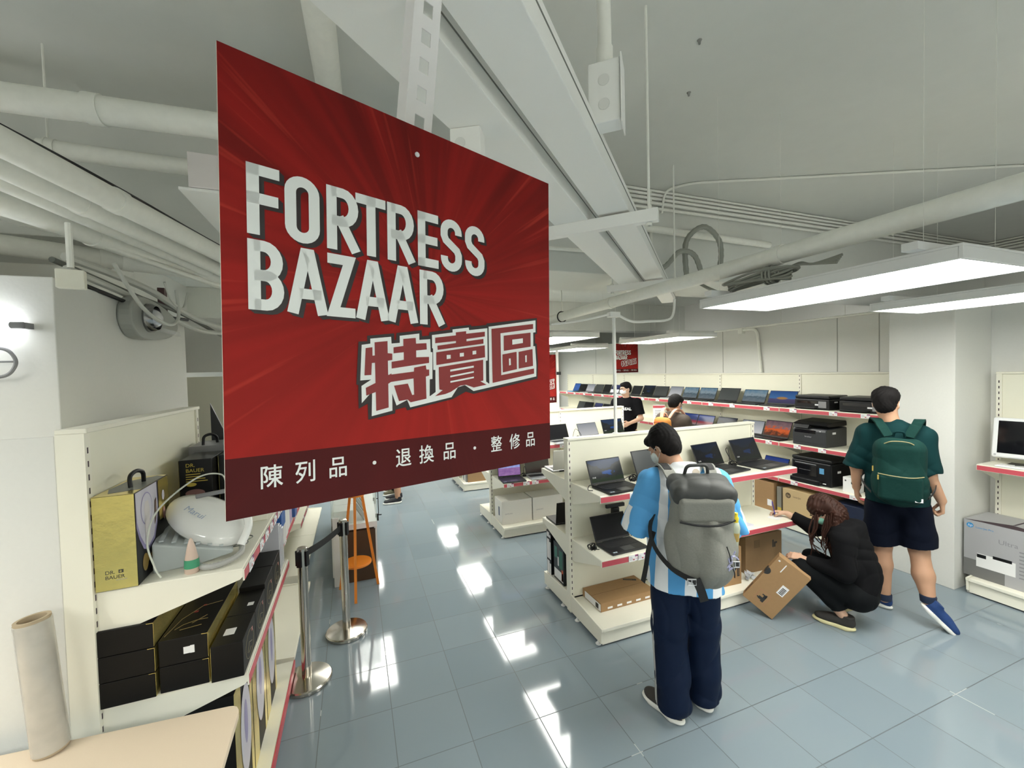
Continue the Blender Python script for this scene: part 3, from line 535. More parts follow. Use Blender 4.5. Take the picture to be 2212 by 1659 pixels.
# ---------------------------------------------------------------- shop shelving
rs = random.Random(11)
def card(mb, x, z, w=.085, h=.042, y=0.0):
    # white price card with a purple corner, on the rail front (y = front)
    mb.box(x, x + w * .66, y - .003, y - .001, z - h / 2, z + h / 2 + .004, 0)
    mb.box(x + w * .68, x + w, y - .003, y - .001, z - h * .42, z + h * .30, 0)
    mb.box(x + w * .68, x + w, y - .003, y - .001, z + h * .30, z + h * .62, 1)
    for k in range(3): mb.box(x + .006, x + w * (.35 + .07 * k), y - .0035, y - .003, z + h * (.25 - .22 * k), z + h * (.25 - .22 * k) + .003, 2)
    mb.box(x + w * .45, x + w * .60, y - .0035, y - .003, z - h * .3, z - h * .05, 3)
    mb.box(x + w * .74, x + w * .93, y - .0035, y - .003, z - h * .05, z + h * .02, 3)
def gondola(label, cat, loc, rz, bays, h, base_d, base_h, shelves, double=True, rail_base=False, cards=None, end_plate=True, group=None, ncards=3):
    t = thing('shelving_unit', label, cat, loc, rz, group)
    xs = [0]
    for b in bays: xs.append(xs[-1] + b)
    L_ = xs[-1]
    sides = (-1, 1) if double else (-1,)
    ys = .032
    for i, x in enumerate(xs):
        u = MB(); x0 = x - .018; x1 = x + .018
        y1 = ys if double else .05
        u.box(x0, x1, -ys, y1, .02, h, 0)
        z = .16
        while z < h - .03:
            for s in sides:
                yy = s * (ys + .0006)
                u.box(x - .004, x + .003, min(yy, yy - s * .001), max(yy, yy - s * .001), z, z + .022, 1)
            z += .05
        u.build('upright', [M_cream, M_slot], t, bevel=0)
    for i, b in enumerate(bays):
        x0 = xs[i] + .018; x1 = xs[i + 1] - .018; nz = max(2, round(h / .47)); 
        for k in range(nz):
            z0 = base_h + (h - base_h) * k / nz; z1 = base_h + (h - base_h) * (k + 1) / nz
            MB().box(x0, x1, -.022, .022, z0 + .0015, z1 - .0015).build('back_panel', M_creamd, t, bevel=.002, seg=1)
    MB().box(-.018, L_ + .018, -.04, .04 if double else .05, h, h + .018).build('top_cap', M_cream, t, bevel=.003)
    for s in sides:
        yb = s * base_d
        for i, b in enumerate(bays):
            x0 = xs[i] + .001; x1 = xs[i + 1] - .001
            lo, hi = sorted((s * ys, yb)); d = MB().box(x0, x1, lo, hi, base_h - .028, base_h)
            dk = d.build('base_deck', M_cream, t, bevel=.004)
            k = MB(); yk = yb - s * .02; lo, hi = sorted((yk, yk - s * .012)); k.box(x0, x1, lo, hi, .012, base_h - .03)
            k.build('kick_plate', M_cream, t, bevel=.002, seg=1)
            if rail_base:
                lo, hi = sorted((yb, yb + s * .008)); MB().box(x0, x1, lo, hi, base_h - .05, base_h + .002).build('price_rail', M_red, dk)
        if end_plate:
            for x in (0, L_):
                sx = -1 if x == 0 else 1; lo, hi = sorted((x, x + sx * .016))
                P = [(s * ys * 0, .03), (s * (base_d - .012), .028), (s * (base_d - .006), base_h - .035), (s * base_d, base_h - .02), (s * base_d, base_h + .0), (0, base_h + .03)]
                e = MB().prism(P, 'x', lo, hi); e.build('end_plate', M_cream, t, bevel=.002, seg=1)
        for x in (xs[0], xs[-1]):
            for yy in (s * (base_d - .06), s * .12):
                MB().lathe([(.020, 0), (.022, .006), (.012, .010), (.006, .03)], 14, (x - .008 if x == 0 else x + .008, yy, 0)).build('foot', M_white, t, smooth=True)
    for (s, z, dep, i0, i1, crd) in shelves:
        for i in range(i0, i1):
            x0 = xs[i] + .004; x1 = xs[i + 1] - .004; yf = s * dep; lo, hi = sorted((s * .024, yf))
            sh = MB().box(x0, x1, lo, hi, z - .028, z).build('shelf', M_cream, t, bevel=.003)
            for xx in (x0, x1 - .003):
                P = [(s * .03, z - .004), (s * .03, z - .17), (s * .07, z - .175), (yf - s * .01, z - .045), (yf, z - .035), (yf, z - .004)]
                MB().prism(P, 'x', xx - .002 if xx == x0 else xx + .002, xx + .001 if xx == x0 else xx + .005).build('bracket', M_cream, sh)
            lo, hi = sorted((yf, yf + s * .006)); rl = MB(); rl.box(x0, x1, lo, hi, z - .052, z - .004, 0)
            lo2, hi2 = sorted((yf + s * .006, yf + s * .0075)); rl.box(x0 + .003, x1 - .003, lo2, hi2, z - .049, z - .010, 1)
            rl.build('price_rail', [M_cream, M_red], sh)
            n = ncards if crd is None else crd
            pos = [x0 + (k + .5 + rs.uniform(-.2, .2)) * (x1 - x0) / max(n, 1) for k in range(n)] if isinstance(n, int) else n[i - i0]
            for px_ in pos:
                c = MB(); c.at((0, 0, 0), (0, 0, 0) if s < 0 else (0, 0, 0))
                if s < 0: card(c, px_ - .045, z - .030, y=-dep - .008)
                else:
                    c.M = Matrix.Translation((px_, dep + .008, 0)) @ Matrix.Rotation(math.pi, 4, 'Z'); card(c, -.045, z - .030, y=0)
                c.build('price_card', [M_paper, M_purple, M_inkg, M_red], sh)
    return t
GS = 'cream display shelving units in the middle of the shop'
gondola('cream double-sided shelving unit nearest the camera, behind the man in the blue striped jersey', 'shelving unit', (1.628, 3.05, 0), 0, [1.025, 1.025], 1.445, .49, .14,
        [(-1, 1.105, .47, 0, 2, [[.42], [.30, .78]]), (-1, .635, .47, 0, 2, [[.36], [.28, .84]]), (1, 1.105, .53, 0, 2, 2), (1, .635, .53, 0, 2, 2)], group=GS)
gondola('cream double-sided shelving unit in the second row, with white boxes on its base', 'shelving unit', (1.64, 5.21, 0), 0, [1.025, 1.025], 1.455, .51, .14,
        [(-1, 1.09, .46, 0, 2, 2), (-1, .675, .49, 0, 2, [[.09, .42, .8], [.3, .8]]), (1, 1.09, .46, 0, 2, 2), (1, .675, .48, 0, 2, 2)], group=GS)
gondola('cream double-sided shelving unit in the third row, furthest of the middle ones', 'shelving unit', (1.70, 7.37, 0), 0, [1.0, 1.0], 1.455, .49, .14,
        [(-1, 1.09, .46, 0, 2, 2), (-1, .675, .46, 0, 2, 2), (1, 1.09, .46, 0, 2, 1)], group=GS)
gondola('long cream wall shelving with three loaded shelves along the right wall', 'wall shelving', (5.41, 9.98, 0), R(-90), [1.25, 1.25, 1.25, 1.25, 1.25, 1.17], 1.895, .50, .14,
        [(-1, 1.485, .40, 0, 6, 3), (-1, 1.05, .41, 0, 6, 3), (-1, .60, .42, 0, 6, 2)], double=False)
gondola('cream wall shelving at the right edge with the white desktop computer', 'wall shelving', (5.42, 1.95, 0), R(-90), [1.1, 1.1], 1.89, .52, .14,
        [(-1, 1.12, .40, 0, 2, [[.34], [.5]]), (-1, 1.62, .001, 0, 0, 0)], double=False)
LU = gondola('tall cream shelving unit at the left holding gold and black massager boxes', 'shelving unit', (-.955, 1.985, 0), R(90), [1.16], 1.835, .51, .10,
        [(-1, 1.24, .50, 0, 1, [[.12, .34, .47, .60, .72, .84, .95, 1.06]]), (-1, .80, .50, 0, 1, 0)], double=False, rail_base=True, end_plate=False)
# the near end of the left unit: closing plate and its continuation
MB().box(-.016, 0.0, .052, .30, 0, 1.83).build('side_panel', M_wall, LU, bevel=.002)
gondola('cream shelving unit behind the tall one at the left, carrying small white goods', 'shelving unit', (-.955, 3.20, 0), R(90), [1.1], 1.55, .51, .10,
        [(-1, 1.24, .50, 0, 1, [[.1, .25, .4, .55, .7, .85]]), (-1, .86, .44, 0, 1, 2)], double=False, rail_base=False, end_plate=True)
gondola('low cream shelving further down the left aisle', 'shelving unit', (-.955, 4.5, 0), R(90), [1.1, 1.1], 1.4, .45, .10,
        [(-1, 1.0, .42, 0, 2, 3), (-1, .6, .42, 0, 2, 3)], double=False, end_plate=True)
# white posts
t = thing('power_post', 'thin white vertical pole rising from the nearest middle shelving unit', 'pole', (2.10, 3.05, 1.463))
MB().lathe([(.0145, 0), (.0145, 1.00)], 14).build('tube', M_tray, t, smooth=True); MB().lathe([(.03, 0), (.03, .006), (.016, .012)], 14).build('base_plate', M_tray, t)
MB().box(-.05, .05, -.03, .03, 1.0, 1.045).build('top_box', M_tray, t, bevel=.004)
MB().tube(spline([(.03, 0, 1.03), (.18, 0, .97), (.4, .05, .98), (.7, .1, 1.02), (.75, .1, 1.2)]), .011, 8).tube(spline([(-.03, 0, 1.03), (-.3, 0, .97), (-.6, .0, .93)]), .009, 8).build('cable_sleeve', M_tray, t, smooth=True)
t = thing('sign_post', 'white post carrying the red sign behind the right edge of the large sign', 'pole', (3.10, 6.10, 0))
MB().lathe([(.022, 0), (.022, 2.35)], 14).build('tube', M_tray, t, smooth=True); MB().box(-.02, .05, -.03, .02, 1.95, 2.0).build('clip', M_black, t)
# ---------------------------------------------------------------- screens
def gen_xz(nt):
    tc = nt.nodes.new('ShaderNodeTexCoord'); s = nt.nodes.new('ShaderNodeSeparateXYZ'); nt.links.new(tc.outputs['Generated'], s.inputs[0]); return tc, s.outputs[0], s.outputs[2]
def ramp(nt, f, stops, interp='LINEAR'):
    r = nt.nodes.new('ShaderNodeValToRGB'); r.color_ramp.interpolation = interp; e = r.color_ramp.elements
    while len(e) < len(stops): e.new(.5)
    for k, (p, c) in enumerate(stops): e[k].position = p; e[k].color = (*c, 1)
    nt.links.new(f, r.inputs[0]); return r.outputs[0]
def blob(nt, x, y, cx, cy, rx, ry, soft=.15):
    a = mathn(nt, 'DIVIDE', mathn(nt, 'SUBTRACT', x, cx), rx); b = mathn(nt, 'DIVIDE', mathn(nt, 'SUBTRACT', y, cy), ry)
    d = mathn(nt, 'SQRT', mathn(nt, 'ADD', mathn(nt, 'MULTIPLY', a, a), mathn(nt, 'MULTIPLY', b, b)))
    m = nt.nodes.new('ShaderNodeMapRange'); m.inputs[1].default_value = 1; m.inputs[2].default_value = 1 - soft; nt.links.new(d, m.inputs[0]); return m.outputs[0]
def screen_mat(kind):
    nm = 'screen_' + kind
    if nm in MATS: return MATS[nm]
    m = mat(nm, (.01, .01, .012), .12, spec=.5)
    if kind in ('off', 'offgrey'):
        if kind == 'offgrey': m.node_tree.nodes['Principled BSDF'].inputs['Base Color'].default_value = (.035, .04, .042, 1); m.node_tree.nodes['Principled BSDF'].inputs['Roughness'].default_value = .28
        return m
    nt, b = nodes_of(m); tc, x, z = gen_xz(nt); L = nt.links.new; b.inputs['Specular IOR Level'].default_value = .12
    n = nt.nodes.new('ShaderNodeTexNoise'); n.inputs['Scale'].default_value = 5; n.inputs['Detail'].default_value = 6; L(tc.outputs['Generated'], n.inputs['Vector']); nf = n.outputs['Fac']
    st = .8
    if kind in ('lake', 'lakedim'):
        sky = ramp(nt, z, [(.5, (.02, .035, .06)), (1, (.006, .03, .09))])
        dx = mathn(nt, 'ABSOLUTE', mathn(nt, 'SUBTRACT', x, .5)); ridge = mathn(nt, 'ADD', .52, mathn(nt, 'ADD', mathn(nt, 'MULTIPLY', dx, .75), mathn(nt, 'MULTIPLY', mathn(nt, 'SUBTRACT', nf, .5), .5)))
        mt = mathn(nt, 'GREATER_THAN', ridge, z); c = mixc(nt, mt, sky, ramp(nt, nf, [(.3, (.004, .006, .007)), (.7, (.020, .026, .022))]))
        c = mixc(nt, blob(nt, mathn(nt, 'ADD', x, mathn(nt, 'MULTIPLY', nf, .9)), mathn(nt, 'ADD', z, mathn(nt, 'MULTIPLY', nf, .5)), .98, .62, .22, .15, .25), c, (.012, .07, .26))
        c = mixc(nt, mathn(nt, 'LESS_THAN', z, mathn(nt, 'MULTIPLY', nf, .35)), c, (.015, .028, .010)); st = .55 if kind == 'lake' else .16
    elif kind == 'purple':
        sky = mixc(nt, nf, (.03, .06, .45), (.55, .62, .95)); fld = mixc(nt, nf, (.12, .04, .22), (.45, .25, .50)); c = mixc(nt, mathn(nt, 'GREATER_THAN', z, .52), fld, sky); st = .9
    elif kind == 'pale':
        c = ramp(nt, mathn(nt, 'ADD', z, mathn(nt, 'MULTIPLY', mathn(nt, 'SUBTRACT', nf, .5), .8)), [(.1, (.20, .25, .28)), (.4, (.10, .16, .20)), (.6, (.35, .45, .50)), (1, (.12, .28, .42))])
    elif kind == 'sunset':
        c = ramp(nt, z, [(0, (.03, .03, .07)), (.35, (.06, .05, .12)), (.4, (.04, .12, .28)), (1, (.015, .06, .20))]); c = mixc(nt, blob(nt, x, z, .5, .42, .24, .13, .4), c, (.30, .16, .05)); st = .9
    elif kind == 'canyon':
        c = ramp(nt, mathn(nt, 'ADD', z, mathn(nt, 'MULTIPLY', mathn(nt, 'SUBTRACT', nf, .5), .9)), [(.15, (.10, .03, .01)), (.4, (.75, .13, .02)), (.55, (.55, .10, .03)), (.65, (.25, .14, .14)), (1, (.12, .08, .10))])
    elif kind == 'redblue':
        c = ramp(nt, z, [(0, (.35, .30, .30)), (.3, (.4, .04, .05)), (.5, (.06, .08, .2)), (1, (.01, .05, .30))])
    elif kind == 'white':
        c = ramp(nt, z, [(0, (.5, .5, .5)), (1, (.22, .24, .26))])
    elif kind == 'half':
        c = ramp(nt, z, [(0, (.8, .8, .8)), (.42, (.8, .8, .8)), (.43, (.02, .02, .05)), (1, (.03, .04, .12))])
    elif kind == 'blue':
        c = (.03, .10, .30); c = mixc(nt, nf, (.01, .03, .12), (.05, .15, .45))
    if isinstance(c, tuple): c = mixc(nt, 0.0, c, c)
    st *= {'pale': .45, 'sunset': .7, 'canyon': .6, 'redblue': .5, 'white': .8, 'purple': .6}.get(kind, 1)
    mxd = mixc(nt, .85, (.01, .01, .01), c); L(c, b.inputs['Emission Color']); b.inputs['Emission Strength'].default_value = st
    return m
M_lapd = mat('laptop_dark_grey', (.030, .031, .035), .38, metal=.3); M_lapk = mat('laptop_black', (.007, .007, .008), .35, spec=.35); M_laps = mat('laptop_silver', (.50, .51, .54), .3, metal=.6)
M_keys = mat('keyboard_keys', (.018, .018, .02), .5); M_sticker = mat('sticker', (.6, .7, .8), .4)
rl = random.Random(5)
def laptop(label, loc, rz=0.0, w=.33, d=.23, h=.215, tilt=20, body=None, screen='lake', group=None, keys=True, sticker=True, loose_lid=None, name='laptop'):
    t = thing(name, label, 'laptop', loc, rz, group); body = body or M_lapd
    b = MB().box(-w / 2, w / 2, -d, .004, .002, .017).build('base', body, t, bevel=.004)
    if keys:
        MB().box(-w / 2 + .018, w / 2 - .018, -d * .58, -.028, .0171, .0176).build('key_bed', M_keys, b)
        k = MB(); kw = (w - .05) / 14; kd = (d * .5 - .02) / 5
        for r in range(5):
            for c in range(14): k.box(-w / 2 + .025 + c * kw, -w / 2 + .025 + (c + .86) * kw, -.034 - (r + .86) * kd, -.034 - r * kd, .0176, .0190)
        ko = k.build('keyboard', mat('keycaps', (.03, .03, .034), .45), b)
        MB().box(-w * .14, w * .16, -d + .014, -d * .62, .0171, .0175).build('touchpad', mat('touchpad', (.07, .07, .075), .3) if body is not M_laps else M_silver, b)
        if sticker: MB().box(-w / 2 + .014, -w / 2 + .032, -d + .012, -d + .026, .0171, .0176).box(-w / 2 + .036, -w / 2 + .050, -d + .012, -d + .026, .0171, .0176).build('stickers', M_sticker, b)
    lid = MB().box(-w / 2, w / 2, -.003, .003, .006, h).build('lid', body, t, bevel=.002); lid.rotation_euler = (R(-tilt), 0, 0); lid.location = (0, .002, .012)
    MB().box(-w / 2 + .002, w / 2 - .002, -.0045, -.003, .010, h - .002).build('bezel', M_black, lid)
    s = MB().box(-w / 2 + .007, w / 2 - .007, -.0052, -.0045, .022, h - .008).build('screen', screen_mat(screen), lid)
    if label and screen.startswith('lake') and w > .3:
        q = MB(); put_text(q, '15:45', .016, frame((-w / 2 + .02, -.0056, .055), (1, 0, 0), (0, 0, 1))); q.build('clock_text', M_paper, lid)
    MB().tube([(-w * .3, .006, .010), (w * .3, .006, .010)], .006, 10).build('hinge', M_black, t)
    return t
def adapter(label, pts, blob_at, r=.003, sc=1.0):
    t = thing('power_cable', label, 'cable', pts[0]); P0 = Vector(pts[0])
    MB().tube([Vector(p) - P0 for p in spline(pts, 6)], r, 6).build('cord', M_black, t, smooth=True)
    if blob_at:
        b = Vector(blob_at) - P0; mb = MB()
        for k in range(5):
            a = rl.uniform(.018, .032) * sc; c0 = b + Vector((rl.uniform(-.012, .012), rl.uniform(-.01, .01), .022)); ax = rl.uniform(0, 3)
            mb.tube([c0 + Vector((a * math.cos(u) * math.cos(ax), a * math.cos(u) * math.sin(ax), a * math.sin(u) * .7)) for u in [i * math.pi / 8 for i in range(16)]], r, 6, closed=True)
        mb.build('coiled_cord', M_black, t, smooth=True)
        MB().box(b.x - .02, b.x + .025, b.y - .015, b.y + .015, b.z - .0, b.z + .022).build('adapter_block', M_black, t, bevel=.006)
    return t
S1, S2 = 1.105, .635
laptop('open laptop with lit lake wallpaper, leftmost on the top shelf of the nearest unit', (1.855, 2.80, S1), R(4.5), .325, .225, .20, 22, M_lapk, 'lake')
laptop('open laptop with blank grey screen behind the jersey man, top shelf', (2.33, 2.85, S1), R(6), .35, .24, .225, 22, M_lapd, 'offgrey')
laptop('open laptop right of the jersey man with dim lake wallpaper and grey palm rest', (3.01, 2.885, S1), R(7), .35, .25, .215, 24, M_lapd, 'lakedim')
laptop('open laptop at the right end of the top shelf, nearest unit, nearly black screen', (3.467, 2.872, S1), R(5.5), .36, .25, .225, 24, M_lapd, 'lakedim')
laptop('open laptop with switched-off screen on the second shelf left of the jersey man', (1.905, 2.828, S2), R(2.5), .33, .22, .205, 24, M_lapd, 'off')
laptop('light laptop seen from its open side at the left tip of the rear top shelf', (1.80, 3.36, S1), R(176), .31, .21, .19, 8, M_laps, 'off')
laptop('dark laptop seen from the side at the left tip of the rear second shelf', (1.80, 3.33, S2), R(178), .31, .22, .20, 8, M_lapk, 'off')
adapter('black power cord and plug left of the jersey man on the top shelf', [(2.02, 2.86, 1.112), (2.08, 2.84, 1.14), (2.12, 2.82, 1.13), (2.16, 2.84, 1.112)], (2.10, 2.82, 1.105), sc=1.4)
adapter('thin black cord beside the leftmost laptop on the top shelf', [(1.66, 2.72, 1.108), (1.63, 2.74, 1.112), (1.68, 2.80, 1.125), (1.72, 2.80, 1.115)], None)
adapter('black plug and cord behind the right end laptop, top shelf', [(3.20, 2.86, 1.112), (3.24, 2.92, 1.25), (3.27, 2.97, 1.22), (3.28, 2.90, 1.112)], (3.235, 2.86, 1.105), sc=1.3)
adapter('black adapter with tangled cord left of the switched-off laptop', [(1.70, 2.83, .64), (1.66, 2.80, .665), (1.64, 2.78, .66), (1.68, 2.76, .642), (1.72, 2.74, .64)], (1.685, 2.77, .635), sc=1.2)
adapter('black cables heaped right of the switched-off laptop', [(2.10, 2.86, .64), (2.16, 2.9, .67), (2.25, 2.86, .66), (2.32, 2.9, .64), (2.45, 2.84, .64)], (2.18, 2.87, .635), sc=2.0)
t = thing('webcam_bar', 'black sensor bar on a stalk above the switched-off laptop', 'device', (2.02, 2.965, .86))
MB().box(-.09, .09, -.012, .012, 0, .03).build('bar', M_black, t, bevel=.004); MB().box(-.03, .03, -.02, .02, -.225, 0).build('stalk', M_black, t, bevel=.003)
tag(MB().at((0, 0, 0)).tube(spline([(2.95, 2.98, .95), (3.05, 2.975, .93), (3.12, 2.97, .88), (3.10, 2.97, .82), (3.0, 2.97, .80)]), .002, 5).build('thin_wire', M_cabled), 'thin wire hanging on the back panel over the empty second shelf', 'cable')
# closed silver laptop / stack of paper on the second shelf, right
t = thing('paper_stack', 'short stack of white paper on the second shelf beside the grey backpack', 'paper', (3.02, 2.70, S2), R(8))
for k in range(3): MB().box(-.15, .15, -.11, .11, .001 + k * .005, .0055 + k * .005).build('sheets', mat('lilac_paper', (.74, .73, .82), .5), t)
tag(MB().at((3.55, 2.69, S2), (0, 0, R(20))).box(-.07, .07, -.045, .045, .0005, .0015).build('note_sheet', M_paper), 'loose white note under the hand of the crouching woman', 'paper')
# ---------------------------------------------------------------- cardboard boxes
def carton(name, label, cat, loc, rz, w, d, h, m=None, seam=True, mtape=None, group=None, xf=None):
    t = thing(name, label, cat, loc, rz, group); m = m or M_kraft
    MB().box(-w / 2, w / 2, -d / 2, d / 2, 0, h).build('carton_body', m, t, bevel=.002, seg=1)
    if seam:
        MB().box(-w / 2, w / 2, -.001, .001, h + .0003, h + .0008).build('flap_seam', mat('seam_brown', (.16, .09, .04), .8), t)
    return t
def rect(t, name, m, x0, x1, z0, z1, y, label=None, side='front'):
    mb = MB()
    if side == 'front': mb.box(x0, x1, y - .0008, y, z0, z1)
    elif side == 'left': mb.box(y - .0008, y, x0, x1, z0, z1)
    elif side == 'right': mb.box(y, y + .0008, x0, x1, z0, z1)
    elif side == 'top': mb.box(x0, x1, z0, z1, y, y + .0008)
    return mb.build(name, m, t, label=label)
def words(t, s, size, o, xd, yd, m, name='print', bold=0.0, sx=1.0, align='LEFT'):
    q = MB(); put_text(q, s, size, frame(o, xd, yd), 0, align, sx, bold); return q.build(name, m, t)
LEN = 'Lenovo'
def lenovo_mark(t, o, xd, yd, L_=.10, W_=.026):
    f = frame(o, xd, yd); q = MB(); q.M = f; q.box(0, L_, 0, W_, 0, .0006); q.M = Matrix.Identity(4); q.build('logo_panel', M_ink, t)
    q = MB(); put_text(q, LEN, W_ * .8, f @ Matrix.Translation((L_ * .1, W_ * .2, .0012))); q.build('logo_print', M_kraft, t)
t = carton('laptop_carton', 'flat brown laptop carton lying on the base of the nearest unit', 'box', (1.985, 2.885, .14), R(1), .52, .27, .068)
lenovo_mark(t, (.12, .10, .0688), (1, -.55, 0), (.55, 1, 0), .11, .026)
rect(t, 'shipping_label', M_paper, -.13, .10, .006, .060, -.2605, side='left'); rect(t, 'barcode', M_ink, -.10, -.06, .012, .05, -.2613, side='left')
q = MB()
for k in range(5): q.box(-.2 + k * .09, -.155 + k * .09, -.1362, -.1352, .015, .030)
q.build('hazard_print', M_paper, t)
t = carton('laptop_carton', 'upright brown laptop carton half hidden behind the grey backpack', 'box', (2.90, 2.72, .14), R(-3), .36, .13, .325)
lenovo_mark(t, (.158, -.0655, .07), (0, 0, 1), (-1, 0, 0), .12, .026)
q = MB().at((.10, -.0658, .325), (R(90), 0, 0)); q.prism(arc(0, 0, .038, .038, 180, 360, 14), 'z', 0, .0006); q.build('finger_hole_print', M_ink, t)
t = carton('laptop_carton', 'large dark brown carton at the right end of the base, nearest unit', 'box', (3.47, 2.84, .14), R(-2), .44, .2, .335, M_kraftd)
words(t, 'Ir', .09, (.10, -.1006, .20), (1, 0, 0), (0, 0, 1), M_ink, bold=.004); rect(t, 'symbol_print', mat('faint_print', (.22, .14, .07), .8), -.12, -.05, .22, .29, -.1)
q = MB()
for k in range(14):
    a = rl.uniform(0, 6.28); b = rl.uniform(.0, .06); q.add([(3.2 + b * math.cos(a), 2.67 + b * .5 * math.sin(a), .142 + rl.uniform(0, .06)) for _ in range(1)] + [(3.2 + rl.uniform(-.06, .06), 2.67 + rl.uniform(-.04, .04), .141 + rl.uniform(0, .07)) for _ in range(3)], [(0, 1, 2), (0, 2, 3), (0, 1, 3), (1, 2, 3)])
tag(q.build('plastic_bag', mat('crumpled_plastic', (.75, .78, .82), .2, alpha=.6)), 'crumpled clear plastic bag between the cartons on the base', 'bag')
# tilted carton held by the crouching woman
CC = Vector((3.035, 2.335, .004)); DD = Vector((2.925, 2.495, .165)); BB = Vector((3.195, 2.135, .385))
ex = (BB - CC); ey = (DD - CC); Wb = ey.length; Lb = ex.length; ex.normalize(); ey = (ey - ex * ey.dot(ex)).normalized(); ez = ex.cross(ey).normalized()
toC = Vector((0, 0, 2.02)) - CC
if ez.dot(toC) < 0: ez = -ez
t = thing('laptop_carton', 'brown laptop carton tilted on its corner, steadied by the crouching woman', 'box')
Tb = .085
t.matrix_world = Matrix(((ex.x, ey.x, ez.x, CC.x), (ex.y, ey.y, ez.y, CC.y), (ex.z, ey.z, ez.z, CC.z), (0, 0, 0, 1)))
Wb = .245
MB().box(0, Lb, 0, Wb, -Tb, 0).build('carton_body', M_kraft, t, bevel=.002, seg=1)
def P2(name, m, x0, x1, y0, y1, z=.0006): return MB().box(x0, x1, y0, y1, 0, z).build(name, m, t)
q = MB(); q.prism(arc(.30, Wb, .032, .032, 180, 360, 14), 'z', 0, .0008); q.build('finger_hole_print', M_ink, t)
q = MB().at((.30, Wb, -.03), (R(-90), 0, 0)); q.prism(arc(0, 0, .032, .032, 0, 360, 20)[:-1], 'z', 0, .0008); q.build('side_hole_print', M_ink, t)
P2('white_tape', M_paper, .355, .43, .165, .172); P2('tape_scrap', M_paper, .42, .432, .215, .228); P2('shipping_label', M_paper, .20, .285, .05, .10)
q = MB(); [q.box(.21 + .012 * k, .217 + .012 * k, .058, .09, .0006, .0012) for k in range(5)]; q.build('barcode', M_ink, t)
P2('mark_frame', mat('pinkish_print', (.42, .20, .12), .8), .045, .145, .10, .185); P2('mark_field', M_kraft, .048, .142, .103, .182, .0010)
q = MB(); q.M = Matrix.Translation((0, 0, .0012)); 
for (a, b, c, d) in ((.06, .12, .118, .14), (.07, .095, .14, .165), (.10, .13, .12, .13), (.075, .085, .165, .175), (.115, .125, .13, .155)): q.box(a, b, c, d, 0, .0005)
q.build('stacking_symbol', M_ink, t)
lenovo_mark(t, (.03, Wb + .0006, -.05), (1, 0, 0), (0, 0, 1), .10, .024)
# black product boxes standing on the rear base, left tip
t = thing('product_box', 'black upright box with white side labels at the left end of the rear base', 'box', (1.72, 3.47, .14)); MB().box(-.08, .08, -.035, .055, 0, .40).build('carton_body', M_black, t, bevel=.002)
for (z0, z1) in ((.34, .385), (.14, .32), (.0, .12)): MB().box(-.0812, -.080, .0, .045, z0, z1).box(-.0812, -.080, -.03, -.006, z0, z1 - .02).build('side_label', M_paper, t)
t = thing('product_box', 'black box with green pictured parts next to the upright, rear base', 'box', (1.75, 3.31, .14)); MB().box(-.10, .10, -.10, .09, 0, .34).build('carton_body', mat('dark_print', (.015, .02, .025), .35), t, bevel=.002)
for k, (y0, y1, z0, z1, m) in enumerate(((-.09, .08, .02, .10, M_paper), (-.08, -.02, .13, .29, mat('green_print', (.04, .16, .12), .5)), (.02, .07, .2, .3, mat('green_print2', (.06, .2, .16), .5)), (-.09, -.06, .03, .13, mat('orange_print', (.55, .10, .04), .5)), (-.01, .01, .14, .22, M_paper))): MB().box(-.1012, -.1002 , y0, y1, z0, z1).build('printed_patch', m, t)
# second row
laptop('laptop with black screen and light body, left end of the second row top shelf', (2.50, 4.92, 1.09), R(6), .34, .23, .215, 22, M_laps, 'off')
laptop('laptop turned to show its pale silver lid, top shelf of the second row', (3.01, 4.98, 1.09), R(8), .33, .2, .2, 26, M_laps, 'white', keys=False)
laptop('laptop with blue lake wallpaper right of the pale one, second row', (3.42, 5.0, 1.09), R(4), .36, .23, .22, 20, M_lapk, 'lake')
laptop('laptop with purple field and blue sky wallpaper on the second row', (1.805, 4.94, .675), R(-5), .30, .24, .21, 10, M_lapd, 'purple')
laptop('silver laptop with black screen right of the purple wallpaper one', (2.19, 4.93, .675), R(-4), .33, .23, .215, 14, M_laps, 'off')
adapter('black plug and cord between the purple laptop and the silver one', [(1.99, 4.95, .68), (2.0, 4.93, .80), (2.02, 4.92, .78), (2.03, 4.95, .70)], (2.0, 4.93, .675), sc=1.0)
adapter('black cord with a white plug between laptops on the top shelf, second row', [(2.72, 4.95, 1.10), (2.78, 4.98, 1.22), (2.83, 4.95, 1.18), (2.86, 4.93, 1.10)], (2.80, 4.93, 1.09), sc=1.2)
M_wbox = mat('white_carton', (.82, .80, .74), .55)
for i, (x, w_, lb) in enumerate(((1.845, .40, 'white carton at the left end of the second row base'), (2.27, .42, 'white carton, second from the left on the second row base'), (2.95, .5, 'white carton further right on the second row base, mostly hidden'))):
    t = carton('white_carton', lb, 'box', (x, 4.95, .14), 0, w_, .28, .285, M_wbox, False, group='white cartons on the second row base')
    words(t, 'SAMSUNG', .022, (-.02 - w_ * .35, -.1412, .12), (1, 0, 0), (0, 0, 1), M_inkg, 'logo_print'); rect(t, 'blue_label', mat('dark_blue_print', (.02, .05, .12), .5), -.05, -.01, .09, .2, -w_ / 2, side='left')
